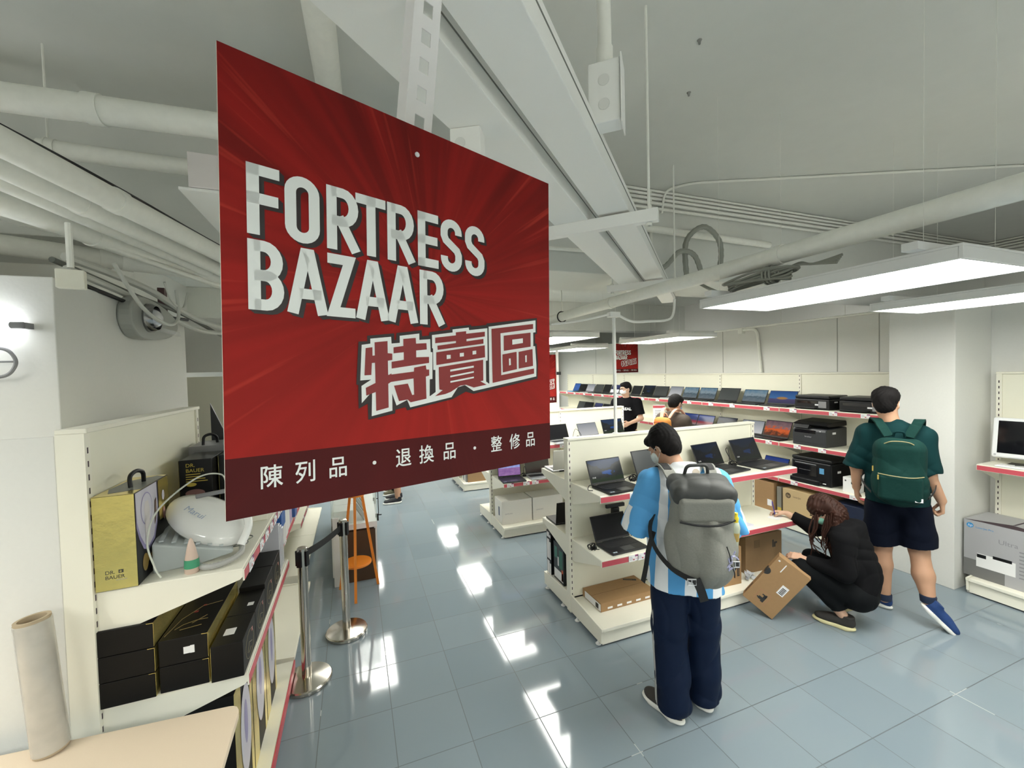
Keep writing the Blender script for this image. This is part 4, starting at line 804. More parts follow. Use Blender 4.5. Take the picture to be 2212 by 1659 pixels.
# third row
t = carton('large_carton', 'large brown carton on the base of the third row, seen under the sign', 'box', (2.05, 7.05, .14), 0, .55, .22, .34, M_kraftd, False)
for k in range(4): tag(MB().at((1.80 - .0, 7.00 + k * .075, .14)).box(-.05, .03, -.025, .025, 0, .30).build('slim_box', M_paper if k % 2 else M_grey, bevel=.002), ['nearest', 'second', 'third', 'farthest'][k] + ' slim upright box at the left end of the third row base', 'box', 'slim upright boxes on the third row base')
laptop('dark laptop on the rear left of the third row shelf', (2.0, 7.12, 1.09), 0, .33, .22, .2, 20, M_lapk, 'off')
t = thing('navy_bag', 'dark blue soft bag resting on top of the third row shelving', 'bag', (3.30, 7.37, 1.475)); MB().lathe([(.0, .16), (.08, .15), (.14, .10), (.16, .03), (.15, 0)], 20).build('cloth', mat('navy_cloth', (.03, .03, .09), .8), t, smooth=True)
# white things on the rear side, left tip
# wall rows
W1 = [(9.25, .26, 'blue', 'blue'), (8.95, .30, 'off', None), (8.60, .31, 'white', None), (8.24, .31, 'offgrey', None), (7.92, .27, 'off', None), (7.60, .30, 'half', None), (7.26, .30, 'white', None), (6.88, .30, 'off', None),
      (6.53, .32, 'lakedim', None), (6.17, .32, 'offgrey', None), (5.81, .32, 'white', None), (5.46, .31, 'pale', None), (5.10, .32, 'pale', None), (4.70, .34, 'offgrey', None), (4.27, .36, 'pale', None), (3.86, .36, 'sunset', None)]
ORD = ['first', 'second', 'third', 'fourth', 'fifth', 'sixth', 'seventh', 'eighth', 'ninth', 'tenth', 'eleventh', 'twelfth', 'thirteenth', 'fourteenth', 'fifteenth', 'sixteenth']
DSC = {'blue': 'in a bright blue frame', 'off': 'with a black screen', 'white': 'with a pale glaring screen', 'offgrey': 'with a grey blank screen', 'half': 'with a half white screen', 'lakedim': 'with a dark lake wallpaper', 'pale': 'with a cloudy pale wallpaper', 'sunset': 'with a blue dusk wallpaper', 'canyon': 'with an orange canyon wallpaper', 'redblue': 'with a blue and red wallpaper'}
for i, (y, w_, sc, fr) in enumerate(W1):
    laptop('laptop ' + DSC[sc] + ', ' + ORD[len(W1) - 1 - i] + ' from the printers on the top wall shelf', (5.20, y, 1.485), R(-90 + rl.uniform(-3, 6)), w_, .165, .205 + rl.uniform(-.01, .012), 26, mat('blue_frame', (.02, .25, .65), .4) if fr else (M_laps if sc in ('white',) else M_lapk), sc, group='laptops on the top wall shelf', keys=(y < 5.2), sticker=False)
W2 = [(9.0, 'offgrey'), (8.65, 'off'), (8.25, 'half'), (7.88, 'off'), (7.5, 'off'), (5.45, 'redblue'), (5.12, 'redblue'), (4.72, 'lakedim'), (4.28, 'white'), (3.92, 'canyon')]
for i, (y, sc) in enumerate(W2):
    laptop('laptop ' + DSC[sc] + ', ' + ORD[len(W2) - 1 - i] + ' from the grey printer, middle wall shelf', (5.17, y, 1.05), R(-90 + rl.uniform(-3, 4)), .33 if sc != 'canyon' else .37, .165, .205 if sc != 'canyon' else .235, 24, M_lapk, sc, group='laptops on the middle wall shelf', keys=(y < 5.2), sticker=False)
laptop('laptop with blue screen on the lowest wall shelf beside the black printer', (5.20, 3.96, .60), R(-90), .34, .165, .19, 24, M_lapk, 'redblue', keys=True)
for i, (y0, y1, z) in enumerate(((4.9, 4.6, 1.485), (4.46, 4.42, 1.485), (3.66, 3.6, 1.05))):
    adapter(['black cord beside the grey blank laptop on the top wall shelf', 'black cord left of the pale wallpaper laptop, top wall shelf', 'black cord by the canyon wallpaper laptop'][i], [(5.25, y0, z + .01), (5.28, (y0 + y1) / 2, z + .10), (5.27, y1, z + .02)], (5.24, (y0 + y1) / 2, z), sc=1.3)
# standee with notice among the wall laptops
t = thing('notice_stand', 'white acrylic notice with a red header behind the staff member', 'notice', (4.62, 5.5, 0), R(-35)); MB().box(-.09, .09, -.004, .004, 1.10, 1.42).build('sheet', M_paper, t); MB().box(-.09, .09, -.006, -.004, 1.37, 1.41).build('header', M_red, t)
q = MB(); [q.box(-.06, .05 - .02 * (k % 2), -.0062, -.004, 1.33 - k * .028, 1.337 - k * .028) for k in range(7)]; q.build('print_lines', M_inkg, t); MB().tube([(0, .01, 0), (0, .01, 1.2)], .008, 8).lathe([(.11, 0), (.11, .008)], 20).build('stand', M_grey, t)
# ---------------------------------------------------------------- printers
def printer(label, loc, rz, w, d, h, body, style, top=None):
    t = thing('printer', label, 'printer', loc, rz)   # front is -y
    top = top or body
    hb = h * .74
    if style == 'flat':
        MB().box(-w / 2, w / 2, -d / 2, d / 2, 0, hb).build('body', body, t, bevel=.01); MB().box(-w / 2, w / 2, -d / 2 + .005, d / 2, hb + .003, h).build('scanner_lid', top, t, bevel=.012)
        MB().box(-w * .42, w * .16, -d / 2 - .001, -d / 2 + .01, h * .42, h * .60).build('paper_slot', M_blackg, t); MB().box(-w * .42, w * .16, -d / 2 - .05, -d / 2, h * .10, h * .16).build('output_tray', M_black, t, bevel=.004)
        MB().box(w * .20, w * .42, -d / 2 - .006, -d / 2, h * .15, h * .60).build('control_panel', M_grey, t, bevel=.003); rect(t, 'price_sticker', M_paper, w * .1, w * .2, h * .3, h * .4, -d / 2 - .001)
    elif style == 'laser':
        MB().prism([(-d / 2, 0), (d / 2, 0), (d / 2, hb), (-d / 2 + .02, hb * .95), (-d / 2, hb * .8)], 'x', -w / 2, w / 2).build('body', body, t, bevel=.01)
        MB().prism([(-d / 2 + .0, h * .86), (-d / 2 + .10, h * .95), (d / 2 - .02, h), (d / 2, h * .8), (-d / 2 + .05, h * .78)], 'x', -w / 2, w / 2).build('scanner_lid', top, t, bevel=.008)
        MB().box(-w * .44, w * .2, -d / 2 - .0015, -d / 2 + .02, h * .50, h * .63).build('paper_slot', M_blackg, t); MB().box(-w * .47, w * .47, -d / 2 - .002, -d / 2, h * .12, h * .125).build('drawer_seam', M_black, t)
        words(t, 'brother', .026, (-w * .12, -d / 2 - .002, h * .34), (1, 0, 0), (0, 0, 1), M_silver, 'logo_print'); rect(t, 'power_led', M_paper, w * .32, w * .35, h * .60, h * .63, -d / 2 - .001)
        MB().prism([(-d / 2 + .02, h * .86), (-d / 2 - .015, h * .70), (-d / 2 + .0, h * .69), (-d / 2 + .06, h * .86)], 'x', -w * .46, w * .0).build('control_panel', M_black, t, bevel=.003)
    else:
        MB().box(-w / 2, w / 2, -d / 2, d / 2, 0, h * .86).build('body', body, t, bevel=.015); MB().box(-w / 2, w / 2, -d / 2 + .004, d / 2, h * .87, h).build('scanner_lid', top, t, bevel=.012)
        MB().box(-w * .40, w * .14, -d / 2 - .002, -d / 2, h * .74, h * .76).build('chrome_strip', M_silver, t); MB().box(-w * .44, w * .16, -d / 2 - .004, -d / 2, h * .30, h * .70).build('front_door', M_blackg, t, bevel=.004)
        MB().box(-w * .3, w * .0, -d / 2 - .006, -d / 2 - .004, h * .5, h * .505).build('door_line', M_silver, t); rect(t, 'blue_sticker', mat('blue_sticker', (.12, .35, .6), .4), w * .22, w * .33, h * .45, h * .66, -d / 2)
        MB().box(-w * .46, w * .30, -d / 2 - .06, -d / 2, .01, h * .20).build('output_tray', M_black, t, bevel=.01); rect(t, 'price_sticker', M_paper, w * .30, w * .38, h * .08, h * .12, -d / 2 - .001)
    rect(t, 'side_sticker', M_paper, -.08, -.02, h * .5, h * .58, w / 2, side='right')
    return t
printer('black flat printer on the top wall shelf beside the dusk wallpaper laptop', (5.21, 3.36, 1.485), R(-90), .40, .33, .165, M_black, 'flat')
printer('black flat printer on the top wall shelf behind the head of the man in green', (5.21, 2.83, 1.485), R(-90), .46, .33, .165, M_black, 'flat')
printer('dark grey laser printer on the middle wall shelf', (5.215, 3.38, 1.05), R(-90), .39, .38, .30, M_dgrey, 'laser', M_black)
printer('glossy black printer with a white strip on the lowest wall shelf', (5.23, 3.37, .60), R(-90), .46, .38, .31, M_black, 'ink')
t = carton('white_carton', 'small white carton next to the black printer on the lowest wall shelf', 'box', (5.10, 2.95, .60), R(-90), .14, .12, .165, M_white, False); rect(t, 'small_mark', M_ink, -.05, -.035, .12, .135, -.06)
t = carton('product_box', 'slim black and white box behind the small white carton', 'box', (5.28, 2.90, .60), R(-90), .2, .16, .24, M_black, False); rect(t, 'white_print', M_paper, -.08, .04, .15, .21, -.08)
# base of the wall unit
t = carton('large_carton', 'tall plain brown carton on the wall unit base, left of the hp carton', 'box', (5.17, 4.01, .14), R(-90), .42, .36, .36, M_kraft, False); rect(t, 'shipping_label', M_paper, .12, .18, .06, .14, -.18)
t = carton('slim_box', 'grey slim box beside the hp carton on the wall unit base', 'box', (5.18, 3.745, .14), R(-90), .06, .34, .33, mat('grey_print', (.22, .21, .18), .6), False); rect(t, 'yellow_print', mat('yellow_print', (.5, .36, .05), .5), -.02, .03, .02, .07, -.17)
t = carton('printer_carton', 'brown carton with a round dark hp logo on the wall unit base', 'box', (5.17, 3.40, .14), R(-90), .56, .36, .34, mat('light_kraft', (.52, .38, .20), .75), False)
q = MB().at((-.21, -.1805, .26), (R(90), 0, 0)); q.lathe([(.034, 0), (.034, .0008)], 24); q.build('logo_disc', mat('logo_brown', (.10, .07, .04), .7), t); words(t, 'hp', .042, (-.232, -.1818, .247), (1, 0, .0), (.2, 0, 1), MATS['light_kraft'], 'logo_print')
words(t, 'LaserJet', .03, (-.15, -.1808, .25), (1, 0, 0), (0, 0, 1), MATS['logo_brown'], 'print')
t = carton('product_box', 'dark blue carton with light blue stripe on the wall unit base', 'box', (5.17, 2.87, .14), R(-90), .44, .36, .33, mat('navy_print', (.008, .015, .045), .4), False)
rect(t, 'blue_dash', mat('cyan_print', (.06, .35, .62), .5), -.18, -.09, .28, .295, -.18); rect(t, 'cyan_band', MATS['cyan_print'], -.05, .21, .02, .12, -.18); rect(t, 'pale_print', M_paper, .02, .12, .05, .10, -.181)
# ---------------------------------------------------------------- right edge unit
t = thing('desktop_computer', 'white all-in-one computer with black screen at the right edge', 'computer', (5.20, 1.66, 1.12), R(-84))
M_aio = mat('aio_white', (.86, .87, .88), .25)
b = MB().box(-.26, .26, -.018, .018, .055, .40).build('housing', M_aio, t, bevel=.016, seg=3); b.rotation_euler = (R(-10), 0, 0)
MB().box(-.225, .225, -.0195, -.018, .095, .372).build('screen', M_blackg, b); MB().at((-.235, -.0195, .078), (R(90), 0, 0)).lathe([(.008, 0), (.008, .0006)], 16).build('logo_dot', M_silver, b)
MB().box(-.16, .16, -.10, .08, 0, .012).build('stand_base', M_black, t, bevel=.004); MB().box(-.06, .06, .03, .05, .01, .12).build('stand_neck', M_grey, t)
t = thing('keyboard', 'slim white keyboard lying before the all-in-one computer', 'keyboard', (5.075, 1.64, 1.12), R(-88)); MB().box(-.20, .20, -.055, .055, .002, .014).build('case', M_aio, t, bevel=.004)
q = MB(); [q.box(-.19 + .027 * c, -.167 + .027 * c, -.045 + .022 * r, -.026 + .022 * r, .014, .017) for c in range(14) for r in range(4)]; q.build('keys', M_white, t)
flex('black cable across the white keyboard', [(5.07, 1.74, 1.142), (5.13, 1.6, 1.148), (5.16, 1.5, 1.14), (5.2, 1.35, 1.13)], .003, 'cable', 'cable', M_black, False)
M_gcart = mat('grey_printed_carton', (.40, .40, .41), .5)
t = carton('printer_carton', 'big grey printed hp carton on the base at the right edge', 'box', (5.18, 1.70, .14), R(-90), .62, .40, .49, M_gcart, False)
q = MB(); q.add([(-.31, -.20, .4905), (.31, -.20, .4905), (-.06, -.08, .4905), (-.045, -.07, .4905), (-.035, .2, .4905), (-.05, .2, .4905)], [(0, 1, 2), (2, 3, 4, 5)]); q.build('flap_gap', M_slot, t)
rect(t, 'lower_grey_field', mat('darker_grey_print', (.17, .17, .165), .5), -.308, -.06, .003, .15, -.20); q = MB().at((-.27, -.201, .445), (R(90), 0, 0)); q.lathe([(.022, 0), (.022, .0008)], 24); q.build('logo_disc', mat('hp_blue', (.05, .30, .62), .5), t)
words(t, 'hp', .030, (-.284, -.2022, .436), (1, 0, 0), (.2, 0, 1), M_paper, 'logo_print'); words(t, 'LaserJet Pro', .022, (-.235, -.2008, .43), (1, 0, 0), (0, 0, 1), MATS['hp_blue'], 'print'); words(t, 'Ultra', .055, (-.10, -.2008, .34), (1, 0, 0), (0, 0, 1), mat('print_grey', (.25, .25, .26), .5), 'print')
q = MB(); [q.box(.02, .10 + .03 * (k % 2), -.2008, -.20, .31 - k * .03, .32 - k * .03) for k in range(8)]; q.build('print_lines', MATS['print_grey'], t)
q = MB(); q.box(-.23, .0, -.2010, -.20, .10, .185, 0); q.box(-.225, .0, -.2012, -.20, .185, .215, 0); q.box(-.225, -.17, -.2014, -.20, .18, .21, 1); q.box(-.13, -.02, -.2014, -.20, .20, .225, 1); q.build('printer_picture', [M_white, M_black], t)
# ---------------------------------------------------------------- queue barrier posts, coat stand, glass counter
def post(label, loc):
    t = thing('queue_post', label, 'barrier post', loc, 0, 'stainless steel queue posts')
    MB().lathe([(.150, 0), (.155, .004), (.155, .022), (.148, .030), (.05, .038), (.030, .040)], 48).build('base', M_steel, t, smooth=True)
    MB().lathe([(.0295, .038), (.0295, .86), (.0295, .885)], 32).build('pole', M_steel, t, smooth=True); MB().lathe([(.031, .875), (.031, .895), (.026, .900), (.0, .901)], 32, caps=False).build('cap', M_steel, t, smooth=True)
    MB().box(-.016, .016, -.040, -.027, .78, .88).build('belt_slot', M_black, t, bevel=.002); MB().box(-.040, -.027, -.016, .016, .78, .88).build('belt_slot', M_black, t, bevel=.002)
    MB().box(.027, .040, -.016, .016, .78, .88).build('belt_slot', M_black, t, bevel=.002); MB().box(-.016, .016, .027, .040, .78, .88).build('belt_clip', M_black, t, bevel=.002); return t
pA = Vector((-.357, 3.043, 0)); pB = Vector((-.118, 3.507, 0)); dA = (pB - pA).normalized(); aa = math.atan2(dA.y, dA.x) - math.pi / 2
post('nearer steel queue post with black belt, beside the left shelving', pA).rotation_euler = (0, 0, aa)
post('farther steel queue post in front of the orange stand', pB).rotation_euler = (0, 0, aa + math.pi)
q = MB(); a = pA + dA * .04; b = pB - dA * .04; nx = Vector((dA.y, -dA.x, 0)) * .001; N_ = 8
for k in range(N_):
    u0, u1 = k / N_, (k + 1) / N_; p0 = a.lerp(b, u0); p1 = a.lerp(b, u1); s0 = .845 - .012 * math.sin(math.pi * u0); s1 = .845 - .012 * math.sin(math.pi * u1)
    q.add([(p0 + nx + Vector((0, 0, s0 - .024))), (p1 + nx + Vector((0, 0, s1 - .024))), (p1 + nx + Vector((0, 0, s1 + .024))), (p0 + nx + Vector((0, 0, s0 + .024))), (p0 - nx + Vector((0, 0, s0 - .024))), (p1 - nx + Vector((0, 0, s1 - .024))), (p1 - nx + Vector((0, 0, s1 + .024))), (p0 - nx + Vector((0, 0, s0 + .024)))], [(0, 1, 2, 3), (7, 6, 5, 4), (3, 2, 6, 7), (0, 4, 5, 1)])
tag(q.build('barrier_belt', mat('belt_black', (.012, .012, .012), .7)), 'black retractable belt stretched between the two steel posts', 'belt')
M_or = mat('orange_lacquer', (.80, .24, .02), .45)
t = thing('coat_stand', 'orange wooden tripod stand with a round shelf behind the queue posts', 'stand', (-.02, 4.13, 0))
MB().lathe([(.013, .93), (.013, 1.75)], 14).build('centre_pole', M_or, t, smooth=True); MB().lathe([(.075, .905), (.078, .91), (.078, .945), (.075, .95)], 32).build('top_collar', M_or, t, bevel=.002)
for (fx, fy) in ((-.03, -.20), (.175, .085), (-.165, .12)):
    MB().tube([(fx * .30, fy * .30, .915), (fx, fy, 0)], .0165, 4).build('leg', M_or, t)
MB().lathe([(.128, .27), (.13, .273), (.13, .287), (.128, .29)], 36, (-.01, .0, 0)).build('round_shelf', M_or, t)
t = thing('display_counter', 'glass-topped display counter with white sides behind the orange stand', 'counter', (0, 0, 0))
x0, x1, y0, y1 = -.25, .17, 4.33, 6.2
MB().box(x0, x0 + .07, y0, y1, .08, .66).build('side_board', M_white, t, bevel=.003); MB().box(x0 + .012, x0 + .07, y0 - .03, y0, .0, .66).build('front_post', M_white, t, bevel=.003)
MB().box(x0, x1, y0, y1, .52, .575).build('deck', M_white, t, bevel=.003); MB().box(x0 + .08, x1 - .02, y0 + .01, y1, .0, .5).build('cabinet_body', mat('dark_brown_wood', (.07, .035, .015), .5), t, bevel=.003)
MB().box(x1 - .03, x1 - .005, y0 + .02, y0 + .05, 0, .52).build('rear_post', M_white, t)
G_ = mat('glass', (.85, 1, .92), .02, alpha=.22, spec=.8)
MB().box(x0, x1, y0, y0 + .006, .575, .86).build('front_glass', G_, t); MB().box(x0, x0 + .006, y0, y1, .575, .86).build('side_glass', G_, t); MB().box(x1 - .006, x1, y0, y1, .575, .86).build('side_glass', G_, t); MB().box(x0, x1, y0, y1, .86, .868).build('top_glass', G_, t)
for k in range(4):
    b = MB().box(x0 + .02, x0 + .20, y0 + .05 + k * .3, y0 + .27 + k * .3, .576, .70 - .02 * k); tag(b.build('white_box', M_white, bevel=.003), ORD[k] + ' white box from the front inside the glass counter', 'box', 'white boxes in the glass counter')
    b = MB().at((x0 + .30, y0 + .18 + k * .3, .576), (R(0), R(-30), 0)).box(-.005, .005, -.10, .10, .0, .14); tag(b.build('tablet', M_dgrey, bevel=.002), ORD[k] + ' tilted grey tablet from the front inside the glass counter', 'tablet', 'tablets in the glass counter')
for k in range(2):
    t2 = thing('security_arm', ['nearer', 'farther'][k] + ' thin black security arm on the right rim of the glass counter', 'security arm', (x1 + .02, y0 + .12 + k * .6, 0)); MB().tube([(0, 0, .60), (0, 0, .98), (-.05, .1, 1.05)], .004, 8).tube([(-.05, .1, 1.05), (-.11, .22, 1.12)], .011, 8).tube([(-.03, 0, .595), (.03, 0, .595)], .006, 6).build('arm', M_black, t2)
    MB().box(-.03, .0, -.012, .012, .54, .61).build('mount', M_black, t2)
# ---------------------------------------------------------------- foreground table and stretch film roll
TP = []
for (cx, cy, a0) in ((-.445 - .04, 1.83 - .04, 0), (-.445 - .04, 1.0, -90), (-1.9, 1.0, 180), (-1.9, 1.83 - .04 + .06, 90)):
    TP += [(cx + .04 * math.cos(R(a0 + a)), cy + .04 * math.sin(R(a0 + a))) for a in ([90, 67, 45, 22, 0] if a0 == 0 else [0, -22, -45, -67, -90] if a0 == -90 else [90, 67, 45, 22, 0][::-1] if a0 == 180 else [0])]
TP = [(-.485, 1.842), (-.469, 1.838), (-.455, 1.828), (-.447, 1.812), (-.444, 1.795), (-.42, 1.10), (-.43, 1.06), (-.47, 1.04), (-1.9, 1.06), (-1.9, 1.955)]
t = thing('folding_table', 'pale beige table with rounded corner in the bottom left foreground', 'table', (0, 0, 0))
M_tb = mat('beige_laminate', (.80, .66, .50), .55, noise=.03, scale=300)
MB().prism(TP, 'z', .752, .780).build('tabletop', M_tb, t, bevel=.003)
for (x, y) in ((-.55, 1.70), (-.55, 1.15), (-1.75, 1.80), (-1.75, 1.15)): MB().box(x - .015, x + .015, y - .015, y + .015, 0, .752).build('leg', M_grey, t)
t = thing('stretch_film_roll', 'upright roll of clear stretch film with cardboard core on the table', 'roll', (-1.000, 1.855, .782)); t.rotation_euler = (R(-1.5), R(-4.5), 0)
M_film = mat('stretch_film', (.50, .475, .42), .22, noise=.22, bump=.5, scale=14, coat=.6)
MB().lathe([(.047, .008), (.047, .445)], 40, caps=False).add([], []).build('film', M_film, t, smooth=True)
q = MB(); q.lathe([(.0345, .0), (.0445, .0), (.0445, .455), (.0345, .455), (.0345, .0)], 40, caps=False); q.build('cardboard_core', mat('core_card', (.45, .36, .24), .8), t, smooth=True)
MB().lathe([(.0445, .446), (.047, .445)], 40, caps=False).build('film_edge', M_film, t)
# ---------------------------------------------------------------- left unit products
def gold_box(label, loc, rz, w, d, h, gold_end=True):
    t = thing('massager_box', label, 'box', loc, rz); MB().box(-w / 2, w / 2, -d / 2, d / 2, 0, h).build('carton_body', M_black, t, bevel=.002)
    MB().box(-w / 2 + .001, w / 2 - .001, -d / 2 - .0012, -d / 2, .002, h - .001).build('gold_end', M_gold, t); return t
t = gold_box('tall shiny gold box printed Dr. Bauer on the top left shelf', (-.862, 2.15, 1.24), R(2), .125, .34, .355)
MB().box(-.0625, -.0615 , -.17, .17, 0, .355).build('gold_side', M_gold, t); rect(t, 'gold_top', M_gold, -.0615, .0615, -.168, .168, .355, side='top')
words(t, 'DR.', .019, (-.034, -.1716, .062), (1, 0, 0), (0, 0, 1), M_ink, 'lettering'); words(t, 'BAUER', .019, (-.034, -.1716, .043), (1, 0, 0), (0, 0, 1), M_ink, 'lettering'); rect(t, 'cross_emblem', M_ink, .006, .020, .063, .075, -.1716)
q = MB().box(.0118, .0142, -.1732, -.1726, .065, .073).box(.009, .017, -.1732, -.1726, .068, .070); q.build('cross_lines', M_gold, t); rect(t, 'thin_print', M_inkg, -.002, .030, .037, .0385, -.1716)
X = .0632
def SP(pts, m, name, k=0): q = MB(); q.add([(X + .0004 * k, p[0], p[1]) for p in pts], [tuple(range(len(pts)))]); q.build(name, m, t)
el = lambda cy, cz, ry, rz_, n=32, a0=0, a1=360: [(cy + ry * math.cos(R(a0 + (a1 - a0) * i / n)), cz + rz_ * math.sin(R(a0 + (a1 - a0) * i / n))) for i in range(n)]
M_lil = mat('print_lilac', (.62, .60, .68), .3); M_lil2 = mat('print_violet', (.30, .27, .48), .3); M_pr = mat('print_brown', (.10, .05, .045), .3)
E0 = [(-.165, .352), (.03, .352)] + el(-.068, .26, .10, .17, 24, 25, -205)[:24]; 
SP([(-.165, .352), (.04, .352), (.045, .25), (.03, .18), (0, .125), (-.06, .10), (-.11, .12), (-.145, .17), (-.165, .22)], M_lil2, 'massager_picture_edge', 0)
SP([(-.165, .352), (.035, .352), (.037, .25), (.02, .19), (-.01, .14), (-.06, .115), (-.10, .135), (-.135, .18), (-.16, .24)], M_lil, 'massager_picture', 1)
SP(el(-.07, .27, .055, .065), M_lil2, 'picture_ring', 2); SP(el(-.07, .27, .05, .06), M_lil, 'picture_dial', 3); SP([(-.09, .13), (-.05, .13), (-.045, .27), (-.055, .30), (-.085, .30), (-.095, .27)], mat('print_cream', (.66, .62, .62), .3), 'picture_strap', 4)
SP([(.0, .18), (.016, .20), (.024, .24), (.026, .29), (.006, .28), (.002, .23)], M_pr, 'picture_panel', 4); SP([(.055, .352), (.168, .352), (.168, .18), (.06, .18), (.055, .25)], M_gold, 'gold_print', 0)
SP(el(.10, .28, .014, .022), M_lil, 'picture_small', 5); SP(el(.105, .20, .013, .028), mat('print_pink', (.6, .35, .33), .3), 'picture_small', 5)
SP(el(-.10, .065, .026, .034), mat('print_gold', (.30, .20, .05), .4), 'gold_ring', 1); SP([(-.085, .055), (.06, .085), (.06, .10), (-.08, .075)], MATS['print_gold'], 'gold_belt', 2)
q = MB(); q.add([(x_, y_, .3562) for (x_, y_) in [(-.03, -.13), (.0615, -.10), (.0615, .13), (.03, .155), (-.05, .08), (-.058, -.05)]], [(0, 1, 2, 3, 4, 5)]); q.build('grey_top_print', mat('print_grey_top', (.20, .205, .19), .4), t)
MB().tube(bend([(.01, -.05, .356), (.005, -.045, .40), (.012, .0, .415), (.02, .045, .40), (.018, .05, .356)], .03, 5), .008, 8).build('carry_handle', M_black, t, smooth=True)
for i, (x, y) in enumerate(((-.775, 2.66), (-.625, 2.74))):
    t = thing('massager_box', ['black box with gold Dr. Bauer lettering standing behind the gold box', 'black Dr. Bauer box partly hidden by the edge of the big sign'][i], 'box', (x, y, 1.24), R(1)); MB().box(-.07, .07, -.09, .16, 0, .372).build('carton_body', M_black, t, bevel=.002); MB().box(-.0715, -.070, -.09, .16, 0, .37).build('gold_side', M_gold, t)
    MG = mat('gold_ink', (.55, .42, .08), .35); words(t, 'DR.', .026, (-.042, -.0912, .335), (1, 0, 0), (0, 0, 1), MG, 'lettering'); words(t, 'BAUER', .026, (-.042, -.0912, .308), (1, 0, 0), (0, 0, 1), MG, 'lettering')
    q = MB(); [q.box(-.042, .02 + .01 * k, -.0915, -.09, .295 - .012 * k, .299 - .012 * k) for k in range(4)]; q.build('print_lines', MG, t)
    q = MB(); q.add([(a_, -.0915, b_) for a_, b_ in el(-.005, .20, .042, .020)], [tuple(range(32))[::-1]]); q.build('massager_picture', mat('print_rose', (.25, .13, .12), .4), t)
    q = MB(); q.add([(a_, -.0915, b_) for a_, b_ in el(-.02, .245, .022, .010)], [tuple(range(32))[::-1]]); q.build('emblem', MG, t)
t = thing('massager_box', 'tall box with a sloping grey top and black handle behind the two black boxes', 'box', (-.80, 3.0, 1.24), 0); MB().box(-.09, .12, -.14, .10, 0, .40).build('carton_body', mat('grey_lid', (.22, .22, .23), .4), t, bevel=.002); MB().tube(bend([(-.03, -.10, .40), (-.03, -.09, .45), (.0, -.06, .46), (.02, -.03, .44), (.02, -.02, .40)], .03, 5), .008, 8).build('carry_handle', M_black, t, smooth=True)
t = thing('folded_board', 'dark triangular board leaning against the back panel end', 'board', (-.80, 3.32, 1.24)); MB().prism([(-.10, 0), (.14, 0), (-.10, .62)], 'y', -.006, .006).build('board', M_dgrey, t)
t = thing('binder_stack', 'stack of grey folders seen beside the left edge of the sign', 'stack', (-.78, 3.75, 1.24));
for k in range(6): MB().box(-.12, .14, -.15, .15, .001 + k * .055, .05 + k * .055).build('folder', mat('folder_grey', (.36, .35, .33), .6), t, bevel=.003)
# frosted plastic riser with the white foot massager dome
t = thing('massager_riser', 'frosted translucent plastic block with ribbed top under the white massager', 'packaging', (-.69, 2.26, 1.24), R(12)); M_fr = mat('frosted_plastic', (.66, .72, .72), .35, alpha=.72)
MB().prism([(-.13, 0), (.02, 0), (.14, .02), (.14, .035), (-.13, .12)], 'y', -.16, .16).build('block', M_fr, t, bevel=.006)
q = MB(); [q.box(-.11 + .04 * k, -.095 + .04 * k, -.14, .14, .118 - .013 * k, .124 - .013 * k) for k in range(6)]; q.build('ribs', M_fr, t)
t = thing('foot_massager', 'white egg-shaped massager lying tilted on the top left shelf', 'massager', (-.640, 2.26, 1.375)); _n = Vector((.30, -.50, .80)).normalized(); _m = Vector((.70, -.25, -.45)); _m = (_m - _n * _m.dot(_n)).normalized(); _b = _n.cross(_m); t.matrix_world = Matrix(((_m.x, _b.x, _n.x, -.640), (_m.y, _b.y, _n.y, 2.26), (_m.z, _b.z, _n.z, 1.375), (0, 0, 0, 1)))
M_gw = mat('glossy_white', (.86, .86, .83), .12, coat=.5)
q = MB(); prof = [(.001, -.055), (.06, -.052), (.115, -.035), (.140, -.005), (.143, .004)]; q.lathe(prof, 40, caps=False); q.M = Matrix.Identity(4)
q.v = [(x * 1.28, y * .82, z) for x, y, z in q.v]; q.build('shell', M_gw, t, smooth=True)
q = MB(); q.lathe([(.143, .006), (.138, .022), (.11, .042), (.06, .054), (.001, .057)], 40, caps=False); q.v = [(x * 1.28, y * .82, z) for x, y, z in q.v]; q.build('lid', M_gw, t, smooth=True)
q = MB(); put_text(q, 'Marui', .04, frame((-.09, -.05, .062), (1, 0, 0), (0, 1, 0))); q.build('lettering', mat('print_bluegrey', (.35, .42, .55), .5), t)
MB().tube(spline([(.04, .09, .055), (.10, .07, .085), (.17, .02, .075), (.20, -.05, .03)]), .017, 10).build('grip', M_gw, t, smooth=True)
MB().tube([(-.11, .04, .052), (-.02, .10, .10)], .010, 10).build('jet_wand', M_grey, t, smooth=True)
flex('pale cable arching from the massager down beside the gold box', [(-.60, 2.40, 1.50), (-.615, 2.38, 1.56), (-.68, 2.28, 1.575), (-.76, 2.10, 1.50), (-.775, 2.02, 1.40), (-.75, 2.0, 1.30), (-.73, 2.0, 1.25)], .0035, 'cable', 'cable', mat('pale_cable', (.6, .62, .55), .5), False)
flex('ribbed grey hose curled at the front of the top left shelf', [(-.64, 2.07, 1.256), (-.58, 2.02, 1.256), (-.52, 2.05, 1.256), (-.49, 2.12, 1.258), (-.50, 2.20, 1.262)], .011, m=mat('pale_hose', (.42, .42, .40), .5))
flex('thin dark wires tangled under the massager', [(-.50, 2.28, 1.262), (-.48, 2.2, 1.27), (-.53, 2.18, 1.27), (-.47, 2.26, 1.275), (-.52, 2.32, 1.27)], .0025, 'wire', 'cable', M_cabled, False)
